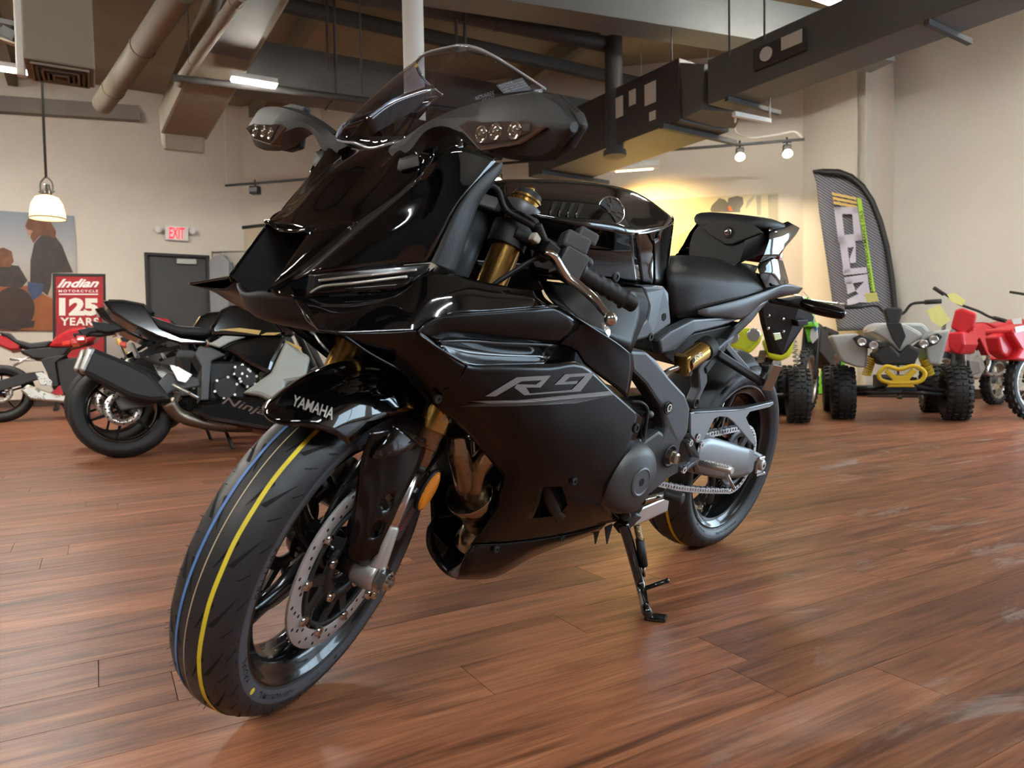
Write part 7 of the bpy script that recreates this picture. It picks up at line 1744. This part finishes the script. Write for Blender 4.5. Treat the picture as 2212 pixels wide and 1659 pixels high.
# ================================================================ THINGS ON AND NEAR THE WALLS
def wallframe(pl, off=0.0):
    """matrix helpers for flat things on a wall"""
    return lambda px, py, o=0.0: pl.hit(px, py, off + o)
def flat(name, pl, pts, m, off, t=.003, parent=None, conv=lambda *q: q, bevel=0):
    mb = MB(); mb.prism([pl.hit(*conv(*q), off) for q in pts], pl.n*t); o = mb.build(name, m, None, bevel=bevel)
    if parent is not None: sub(o, parent)
    return o
def ramp_mat(name, stops, axis_from, axis_to, rough=.5):
    m = bpy.data.materials.new(name); m.use_nodes = True; nt = m.node_tree; b = nt.nodes['Principled BSDF']; b.inputs['Roughness'].default_value = rough
    g = nt.nodes.new('ShaderNodeNewGeometry'); sx = nt.nodes.new('ShaderNodeSeparateXYZ'); nt.links.new(g.outputs['Position'], sx.inputs[0])
    mr = nt.nodes.new('ShaderNodeMapRange'); mr.inputs['From Min'].default_value = axis_from; mr.inputs['From Max'].default_value = axis_to; nt.links.new(sx.outputs[2], mr.inputs['Value'])
    cr = nt.nodes.new('ShaderNodeValToRGB'); e = cr.color_ramp.elements
    for i, (p, c) in enumerate(stops):
        q = e[i] if i < 2 else e.new(p); q.position = p; q.color = (*c, 1)
    nt.links.new(mr.outputs[0], cr.inputs[0]); nt.links.new(cr.outputs[0], b.inputs['Base Color']); return m
# ---- large photo print on the left wall
pl_, pr2 = WL.hit(-40, 455, .02), WL.hit(160, 466, .02); pb_ = WL.hit(163, 714, .02)
post = empty('poster', (pl_ + pr2)/2)
z1_, z0_ = WL.hit(80, 461, .02).z, WL.hit(80, 712, .02).z
M_sky = ramp_mat('print_sky', [(0.0, (.28, .09, .03)), (1.0, (.20, .23, .28)), (.24, (.33, .13, .05)), (.30, (.40, .30, .22)), (.62, (.42, .40, .38))], z0_, z1_)
mb = MB(); w_ = (pr2 - pl_).dot(V_AX); Rl2 = Matrix((V_AX, WL.n, Zup)).transposed(); c_ = (pl_ + pr2)/2; c_.z = (z0_ + z1_)/2; mb.box(c_, (w_, .04, z1_ - z0_), Rl2); sub(mb.build('canvas', M_sky), post)
M_hair = mat('print_hair', (.17, .065, .03), .6, noise=.5, nscale=9); M_jack = mat('print_leather', (.035, .022, .017), .5, noise=.6, nscale=12); M_jean = mat('print_denim', (.045, .07, .14), .6, noise=.3, nscale=9); M_skin = mat('print_skin', (.42, .22, .14), .6, noise=.1); M_tankp = mat('print_tank', (.045, .025, .018), .3, noise=.4, nscale=4); M_dune = mat('print_dune', (.30, .095, .03), .6, noise=.25, nscale=5)
for nm, pts, m, o_ in (('printed_hair', [(150, 245), (165, 205), (230, 190), (300, 215), (335, 275), (330, 320), (285, 300), (240, 300), (200, 345), (180, 310), (195, 270), (165, 265)], M_hair, .046), ('printed_face', [(150, 250), (185, 262), (195, 300), (170, 300), (158, 275)], M_skin, .044),
        ('printed_jacket', [(205, 345), (255, 290), (325, 300), (372, 362), (405, 450), (437, 522), (310, 525), (305, 600), (285, 660), (180, 580), (182, 450)], M_jack, .042), ('printed_jeans', [(165, 575), (262, 592), (250, 650), (200, 688), (165, 630)], M_jean, .044),
        ('printed_hair', [(-90, 400), (20, 372), (70, 395), (82, 455), (60, 490), (-90, 480)], M_hair, .046), ('printed_jacket', [(-90, 480), (60, 476), (112, 482), (165, 570), (128, 612), (-90, 600)], M_jack, .042), ('printed_dune', [(-100, 610), (170, 600), (330, 690), (330, 868), (-100, 865)], M_dune, .0405),
        ('printed_tank', [(80 + 128*math.cos(t), 738 + 130*math.sin(t)) for t in [2*math.pi*k/24 for k in range(24)]], M_tankp, .0425), ('printed_saddle', [(-90, 800), (60, 830), (120, 815), (210, 810), (200, 850), (60, 862), (-90, 860)], M_jack, .0435)):
    flat(nm, WL, pts, m, o_, .001, post, X0)
tag(post, 'large photo print of two riders in leather jackets on the left wall', 'poster')
# ---- standing red sign in front of it
SG = Plane(WL.p + WL.n*1.2, V_AX)
sg_ = empty('floor_sign', SG.hit(170, 715)); sg_.location.z = 0
X0s = X0
flat('board', SG, [(325, 542), (617, 545), (625, 1200), (330, 1200)], mat('sign_red', (.33, .014, .018), .4, noise=.35, nscale=3), .0, .02, sg_, X0)
for pts in ([(314, 528), (628, 532), (628, 546), (314, 543)], [(314, 528), (330, 528), (336, 1250), (318, 1250)], [(616, 532), (630, 532), (640, 1250), (626, 1250)]): flat('frame_bar', SG, pts, M_black, -.005, .035, sg_, X0)
mb = MB()
def sgt(mb, txt, x0, y0, x1, y1, h, off=.0215, shear=0, offset=.0, sp=1.0):
    a = SG.hit(*X0(x0, y0), off); b = SG.hit(*X0(x1, y1), off); u = SG.hit(*X0(x0, y0 - h), off) - a; text_on(mb, txt, a, b - a, u, shear=shear, offset=offset, space=sp)
sgt(mb, 'Indian', 340, 612, 592, 610, 52, shear=.5, offset=.03)
sgt(mb, 'MOTORCYCLE', 350, 640, 586, 640, 15, offset=.02, sp=1.3); sub(mb.build('sign_lettering', M_whiteprint), sg_)
mb = MB(); sgt(mb, '125', 352, 780, 588, 780, 108, offset=.06); sub(mb.build('sign_numerals', M_paper), sg_)
mb = MB(); sgt(mb, 'YEARS', 360, 838, 590, 838, 48, offset=.03, sp=1.15); sub(mb.build('sign_lettering', M_paper), sg_)
flat('sign_rule', SG, [(352, 648), (586, 648), (586, 655), (352, 655)], M_whiteprint, .0208, .001, sg_, X0)
mb = MB()
for px in (330, 622):
    q = SG.hit(*X0(px, 1200)); q.z = 0; mb.bar(q + Zup*.02 - WL.n*.25, q + Zup*.02 + WL.n*.25, .05, .04); mb.bar(q + Zup*.02, SG.hit(*X0(px, 1180), 0), .03, .03, up=WL.n)
sub(mb.build('sign_feet', M_black), sg_)
tag(sg_, 'red anniversary sign in a black frame standing before the photo print', 'sign')
# ---- exit sign
ex_ = empty('exit_sign', WL.hit(380, 505, .03))
flat('sign_box', WL, [(985, 242), (1125, 250), (1122, 338), (985, 330)], M_white, .0, .07, ex_, X0, bevel=.008)
mb = MB(); a = WL.hit(*X0(1010, 318), .0725); b = WL.hit(*X0(1103, 322), .0725); u = WL.hit(*X0(1010, 250), .0725) - a; text_on(mb, 'EXIT', a, b - a, u, offset=.02); o = mb.build('exit_lettering', mat('exit_red', (.8, .02, .03), .4, emit=(1, .03, .06), estr=1.6)); sub(o, ex_)
for qx, qy in ((945, 265), (1150, 275)):
    p_ = WL.hit(*X0(qx, qy), .07); mb = MB(); mb.lathe(p_, WL.n, [(.035, -.03), (.055, 0), (.055, .03), (.05, .035), (.0001, .04)], 18); mb.tube([p_ - WL.n*.07, p_ - WL.n*.02], .012, 8); sub(mb.build('lamp_head', M_white), ex_)
tag(ex_, 'white exit sign with red letters and two lamp heads over the grey door', 'exit sign')
# ---- framed picture right of the corner
fp_ = empty('framed_picture', WB.hit(530, 520, .02))
flat('mat_board', WB, [(500, 497), (620, 484), (620, 610), (500, 610)], mat('mat_cream', (.6, .5, .36), .7, noise=.05), .0, .012, fp_)
for pts in ([(496, 492), (622, 478), (622, 484), (496, 499)], [(496, 492), (502, 492), (502, 612), (496, 612)], [(496, 606), (622, 606), (622, 613), (496, 613)], [(617, 480), (623, 480), (623, 612), (617, 612)]): flat('frame_bar', WB, pts, M_black, .0, .03, fp_)
tag(fp_, 'black framed picture on the wall right of the corner', 'picture')
# ---- shirts on a rail below it
SHP = Plane(WB.p + WB.n*.35, B_AX)
rl = MB(); rl.tube([SHP.hit(455, 545), SHP.hit(640, 540)], .012, 10)
for px in (458, 636):
    q = SHP.hit(px, 543); rl.tube([q, Vector((q.x, q.y, 0))], .012, 10); rl.bar(Vector((q.x, q.y, .012)) - WB.n*.2, Vector((q.x, q.y, .012)) + WB.n*.2, .03, .024)
tag(rl.build('clothes_rail', M_bksil), 'chrome clothes rail in the corner behind the black motorcycle nose', 'rack')
for i, (px, m) in enumerate(((482, mat('shirt_grey', (.30, .31, .32), .85, noise=.1)), (560, mat('shirt_black', (.03, .03, .03), .85, noise=.1)))):
    t = empty('shirt', SHP.hit(px, 560)); s_ = i*.0
    for nm, pts, mm, th in (('body', [(-22, 20), (-8, 8), (8, 8), (22, 22), (20, 170), (-18, 170)], m, .12), ('sleeve', [(-22, 20), (-30, 90), (-22, 95), (-16, 50)], m, .07), ('sleeve', [(22, 22), (30, 90), (24, 95), (16, 50)], m, .07)):
        flat(nm, SHP, [(px + x, 545 + y) for x, y in pts], mm, -.06 + s_, th, t, bevel=.02)
    mb = MB(); mb.tube(crom([SHP.hit(px, 541), SHP.hit(px + 4, 536), SHP.hit(px - 2, 536), SHP.hit(px, 553)], 4), .005, 6); mb.tube([SHP.hit(px - 18, 565), SHP.hit(px, 552), SHP.hit(px + 18, 566)], .008, 6); sub(mb.build('hanger', M_white), t)
    tag(t, ('light grey shirt hanging by the door', 'black shirt hanging beside the light grey one')[i], 'shirt', 'shirts on the rail')
# ---- pendant lamp
pc = atd(102, 440, 7.2); pt = empty('pendant_lamp', (pc.x, pc.y, 0)); pt.location = pc
k_ = 7.2/1552.76; zf = lambda py: (440 - py)*k_
mb = MB(); mb.tube([(0, 0, zf(385)), (0, 0, CEIL - pc.z)], .012, 10); mb.build('rod', M_steel, pt)
mb = MB(); mb.tube(crom([V3((-.06, 0, zf(418))), V3((-.06, 0, zf(398))), V3((-.03, 0, zf(388))), V3((0, 0, zf(384))), V3((.03, 0, zf(388))), V3((.06, 0, zf(398))), V3((.06, 0, zf(418)))], 4), .008, 8); mb.lathe((0, 0, zf(420)), (0, 0, 1), [(.045, 0), (.045, .03), (.03, .06), (.03, .09), (.02, .1), (.0001, .1)], 20); mb.tube([(-.08, 0, zf(415)), (.08, 0, zf(415))], .006, 6); mb.build('yoke', mat('pewter', (.18, .17, .15), .35, .9, noise=.05), pt)
M_shade = mat('shade_glass', (1.0, .88, .62), .25, trans=.55, ior=1.2, emit=(1.0, .72, .34), estr=1.1, bump=.6, bscale=60)
mb = MB(); mb.lathe((0, 0, 0), (0, 0, 1), [(.04, zf(422)), (.10, zf(427)), (.135, zf(440)), (.152, zf(458)), (.157, zf(472))], 40); mb.build('shade', M_shade, pt, solid=.004)
mb = MB(); mb.lathe((0, 0, zf(472)), (0, 0, 1), [(.157, .006), (.161, .006), (.161, -.006), (.157, -.006)], 40, closed=True); mb.build('shade_rim', MATS['pewter'], pt)
mb = MB(); mb.sphere((0, 0, zf(446)), .04, 16, 10); mb.build('bulb', mat('bulb_warm', (1, .9, .7), .3, emit=(1.0, .74, .38), estr=60), pt)
tag(pt, 'pendant lamp with glowing ribbed glass shade on the left', 'lamp')
# ---- track along the back wall
TK = Plane(WB.p + WB.n*.9, B_AX)
ta_, tb_ = TK.hit(487, 401), TK.hit(1738, 301); tr = empty('light_track', ta_)
mb = MB(); mb.bar(ta_, tb_, .035, .03); sub(mb.build('rail', M_black), tr)
for px, y0 in ((490, 190), (730, 225), (1430, 100), (1560, 110)):
    f_ = (px - 487)/(1738 - 487); q = ta_.lerp(tb_, f_); mb = MB(); mb.tube([q, Vector((q.x, q.y, CEIL))], .008, 6); sub(mb.build('hanger_wire', M_white), tr)
tag(tr, 'long black light track hung before the back wall', 'track')
def head(name, px, py, pl, w, h, label, lit=False, aim=None):
    q = pl.hit(px, py); t = empty(name, q); mb = MB(); mb.box((0, 0, 0), (w, w*.8, h), Matrix((B_AX, WB.n, Zup)).transposed()); mb.build('lamp_body', M_black, t, bevel=.008)
    mb = MB(); mb.tube([(0, 0, h*.5), (0, 0, h*1.3)], .012, 8); mb.box((0, 0, h*.75), (w*1.1, .012, .012), Matrix((B_AX, WB.n, Zup)).transposed()); mb.build('yoke', M_black, t)
    if lit:
        mb = MB(); d_ = (aim if aim is not None else -Zup + WB.n*.5).normalized(); mb.lathe(d_*h*.5, d_, [(w*.5, 0), (w*.62, .03), (w*.55, .035), (.0001, .035)], 20); mb.build('lens', mat('spot_lens', (1, .9, .7), .3, emit=(1, .80, .46), estr=30), t)
    else:
        mb = MB(); mb.box(WB.n*(w*.42) , (w*.9, .01, h*.5), Matrix((B_AX, WB.n, Zup)).transposed()); mb.build('lens', mat('lens_grey', (.3, .3, .32), .2, noise=.05), t)
    tag(t, label, 'spotlight', 'track spotlights'); return t
head('track_spotlight', 551, 411, TK, .14, .12, 'small black track spotlight near the left corner')
head('track_spotlight', 1172, 362, TK, .15, .17, 'black boxy track spotlight nearest the left of the white wall washer')
head('track_spotlight', 1241, 354, TK, .15, .13, 'black boxy track spotlight just left of the white wall washer')
for px, py, lab in ((1598, 330, 'lit track spotlight left of the other lit one near the right corner'), (1700, 323, 'lit track spotlight at the right end of the track'), (1077, 384, 'lit track spotlight peeking out behind the black motorcycle cowl')):
    head('track_spotlight', px, py, TK, .10, .12, lab, True, -Zup*.8 + WB.n*.6)
# white wall washer
wc = TK.hit(1370, 358); ww_ = empty('wall_washer', wc); R_b = Matrix((B_AX, WB.n, Zup)).transposed()
mb = MB(); mb.tube([B_AX*-.34, B_AX*.34], .06, 18); mb.box((0, 0, .05), (.26, .1, .12), R_b); mb.build('body', M_white, ww_, autos=40)
mb = MB(); mb.tube(crom([B_AX*-.14 + Zup*.06, B_AX*-.14 + Zup*.16, B_AX*.14 + Zup*.16, B_AX*.14 + Zup*.06], 4), .008, 6); mb.tube([Zup*.16, Zup*.25], .012, 8); mb.build('bracket', M_white, ww_)
mb = MB(); mb.box(-Zup*.062, (.5, .04, .01), R_b); mb.build('lamp_slot', mat('washer_lamp', (1, .85, .5), .3, emit=(1.0, .68, .26), estr=14), ww_)
tag(ww_, 'white tubular wall washer shining yellow on the back wall', 'light')
# white cable from the strut to the track
mb = MB(); mb.tube(crom([atz(1588, 252, 2.78), TK.hit(1590, 285), TK.hit(1620, 297), TK.hit(1680, 290), TK.hit(1715, 284), TK.hit(1733, 298)], 6), .012, 8); tag(mb.build('flex_cable', M_white), 'white flexible cable curving down to the track end', 'cable')
# ---- photo print on the back wall
bp2 = empty('poster', WB.hit(1550, 500, .02)); X7 = lambda x, y: (1400 + x/5.53, 350 + y/5.53)
flat('canvas', WB, [(1405, 434), (1682, 417), (1682, 650), (1405, 650)], mat('print_pale', (.58, .52, .33), .5, noise=.12, nscale=4), .0, .03, bp2)
for nm, pts, m in (('printed_helmet', [(960, 430), (1060, 405), (1130, 420), (1140, 500), (1100, 560), (1100, 600), (960, 600), (940, 520)], mat('print_dark', (.12, .11, .085), .5, noise=.4, nscale=6)), ('printed_rider', [(760, 520), (850, 430), (920, 450), (960, 500), (980, 600), (760, 600), (740, 570)], MATS['print_dark']), ('printed_flash', [(955, 520), (985, 530), (1010, 585), (960, 580)], mat('print_orange', (.7, .12, .02), .5, noise=.1)), ('printed_bar', [(1290, 400), (1350, 395), (1350, 640), (1300, 640)], mat('print_mid', (.36, .33, .24), .5, noise=.2, nscale=5)), ('printed_bar', [(1430, 395), (1550, 385), (1555, 800), (1440, 800)], MATS['print_mid']), ('printed_strut', [(1160, 560), (1180, 470), (1260, 400), (1280, 405), (1190, 540)], MATS['print_mid']),
        ('printed_wheel', [(320, 900), (420, 840), (560, 800), (600, 900), (520, 1000), (380, 1080), (320, 1060)], MATS['print_mid'])): flat(nm, WB, pts, m, .0305, .001, bp2, X7)
tag(bp2, 'pale yellow photo print of a rider on the back wall behind the tail', 'poster')
# ---- feather flag
RFg = Rig(atz(1880, 858, 0), 205)
fg = empty('feather_flag', M=RFg.M)
def carbon():
    m = bpy.data.materials.new('flag_carbon'); m.use_nodes = True; nt = m.node_tree; b = nt.nodes['Principled BSDF']; b.inputs['Roughness'].default_value = .7
    tc = nt.nodes.new('ShaderNodeTexCoord'); mp_ = nt.nodes.new('ShaderNodeMapping'); mp_.inputs['Rotation'].default_value = (math.radians(38), 0, 0); nt.links.new(tc.outputs['Object'], mp_.inputs['Vector'])
    w = nt.nodes.new('ShaderNodeTexWave'); w.bands_direction = 'Z'; w.inputs['Scale'].default_value = 11; w.inputs['Distortion'].default_value = 0.6; w.inputs['Detail'].default_value = 1; nt.links.new(mp_.outputs[0], w.inputs['Vector'])
    cr = nt.nodes.new('ShaderNodeValToRGB'); cr.color_ramp.elements[0].color = (.035, .035, .042, 1); cr.color_ramp.elements[1].color = (.24, .24, .28, 1); nt.links.new(w.outputs['Fac'], cr.inputs[0]); nt.links.new(cr.outputs[0], b.inputs['Base Color']); return m
LE = [(290, 50), (312, 120), (330, 300), (370, 560), (408, 830), (425, 920), (440, 1010)]
TE = [(292, 50), (350, 42), (450, 44), (530, 74), (600, 134), (660, 225), (710, 350), (750, 500), (780, 690), (797, 860), (805, 1000)]
mb = MB(); n = 24
def lerpl(L, t):
    k = t*(len(L)-1); i = min(int(k), len(L)-2); f_ = k-i; return (L[i][0]*(1-f_) + L[i+1][0]*f_, L[i][1]*(1-f_) + L[i+1][1]*f_)
rows = []
for i in range(n + 1):
    t = i/n; a = lerpl(LE, t); b = lerpl(TE, t); rows.append([RFg.x(*X1(a[0] + (b[0]-a[0])*f_, a[1] + (b[1]-a[1])*f_), .02*math.sin(f_*5 + t*6)) for f_ in [j/8 for j in range(9)]])
mb.grid(rows, 1, 1); fcl = mb.build('cloth', carbon(), fg, solid=.002)
mb = MB(); vs = []
for i in range(41):
    t = i/40; b = lerpl(TE, t); b2 = lerpl(TE, min(1, t + .02)); b0 = lerpl(TE, max(0, t - .02)); dx, dy_ = b2[0]-b0[0], b2[1]-b0[1]; L_n = math.hypot(dx, dy_) or 1; wd = 34 if t > .08 else 20
    vs += [RFg.x(*X1(b[0] + dy_/L_n*2, b[1] - dx/L_n*2), .045), RFg.x(*X1(b[0] - dy_/L_n*wd, b[1] + dx/L_n*wd), .045)]
mb.add(vs, [(2*i, 2*i+1, 2*i+3, 2*i+2) for i in range(40)]); mb.build('pole_sleeve', M_black, fg, solid=.012)
q = RFg.x(*X1(803, 990), .0); mb = MB(); mb.tube([q, V3((q.x, q.y, .02))], .014, 10); mb.bar(V3((q.x, q.y - .35, .012)), V3((q.x, q.y + .35, .012)), .05, .024); mb.bar(V3((q.x - .35, q.y, .012)), V3((q.x + .35, q.y, .012)), .05, .024); mb.build('pole', M_black, fg)
M_flet = mat('flag_letters', (.50, .47, .54), .6, noise=.1, nscale=4)
def fpoly(name, polys, m, dx=.05):
    mb = MB()
    for p in polys: mb.prism([RFg.x(*X1(*q), dx) for q in p], V3((-.003, 0, 0)))
    return mb.build(name, m, fg)
def quad4(a, b, c, d): return [a, b, c, d]
# O, P, K lying on their backs (read upward), each built from strokes
fpoly('flag_letter', [[(418, 268), (560, 268), (566, 310), (424, 312)], [(440, 440), (580, 425), (586, 468), (446, 480)], [(418, 268), (462, 268), (486, 478), (446, 480)], [(525, 268), (560, 268), (588, 468), (540, 470)]], M_flet)
fpoly('flag_letter', [[(452, 482), (545, 470), (550, 505), (458, 518)], [(452, 482), (495, 478), (520, 660), (478, 668)], [(512, 580), (548, 478), (550, 600), (516, 604)], [(470, 640), (612, 628), (618, 662), (476, 676)]], M_flet)
fpoly('flag_letter', [[(480, 690), (620, 668), (625, 710), (486, 730)], [(486, 690), (520, 690), (548, 770), (500, 790)], [(548, 770), (620, 690), (636, 790), (575, 800)], [(497, 822), (560, 790), (640, 810), (640, 840), (570, 838), (500, 860)]], M_flet)
fpoly('flag_slash', [[(405, 180), (552, 212), (553, 228), (408, 198)], [(410, 206), (555, 236), (557, 252), (413, 224)], [(414, 232), (558, 260), (560, 278), (418, 250)]], mat('flag_gold', (.60, .40, .12), .6, noise=.1))
fpoly('flag_band', [[(556, 212), (582, 218), (665, 770), (665, 776), (640, 772), (565, 280)]], mat('flag_lime', (.35, .60, .04), .6, noise=.08), .052)
mb = MB(); a = RFg.x(*X1(655, 785), .056); b = RFg.x(*X1(590, 290), .056); text_on(mb, 'KAWASAKI PERFORMANCE OILS', a, b - a, RFg.x(*X1(630, 790), .056) - a, height=(RFg.x(*X1(636, 790), .056) - a).length, offset=.01); mb.build('flag_lettering', M_black, fg)
tag(fg, 'tall grey feather flag with big pale letters and lime band', 'flag')
# ---- spotlight head at the top left
t = empty('track_spotlight', atd(28, 78, 4.6)); mb = MB(); mb.box((0, 0, 0), (.10, .10, .07), Matrix.Rotation(.5, 3, 'Y')); mb.build('lamp_body', M_black, t, bevel=.006)
mb = MB(); mb.box((-.01, 0, -.045), (.10, .09, .012), Matrix.Rotation(.35, 3, 'Y')); mb.build('barn_door', mat('door_tan', (.45, .38, .25), .5, noise=.05), t); mb = MB(); mb.tube([(0, 0, .03), (0, 0, .10)], .012, 8); mb.build('yoke', M_black, t)
tag(t, 'black spotlight with a tan flap at the upper left', 'spotlight', 'track spotlights')
mb = MB(); mb.bar(atd(-60, 33, 4.6), atd(70, 60, 4.6), .03, .03); tag(mb.build('light_track', M_black), 'short black track above the upper left spotlight', 'track')
# ================================================================ LAMPLIGHT
def spot(name, loc, tgt, power, col, size, blend=.6, rad=.03):
    l = bpy.data.lights.new(name, 'SPOT'); l.energy = power; l.color = col; l.spot_size = math.radians(size); l.spot_blend = blend; l.shadow_soft_size = rad
    o = bpy.data.objects.new(name, l); COL.objects.link(o); o.location = loc; d = Vector(tgt) - Vector(loc); o.rotation_euler = d.to_track_quat('-Z', 'Y').to_euler(); return o
spot('washer_light', wc - Zup*.09, WB.hit(1420, 560), 430, (1.0, .66, .20), 125, .9, .12)
spot('track_light', TK.hit(1598, 345), WB.hit(1640, 640), 60, (1, .84, .55), 90)
spot('track_light', TK.hit(1700, 338), WB.hit(1700, 640), 60, (1, .84, .55), 90)
bpy.context.view_layer.update()
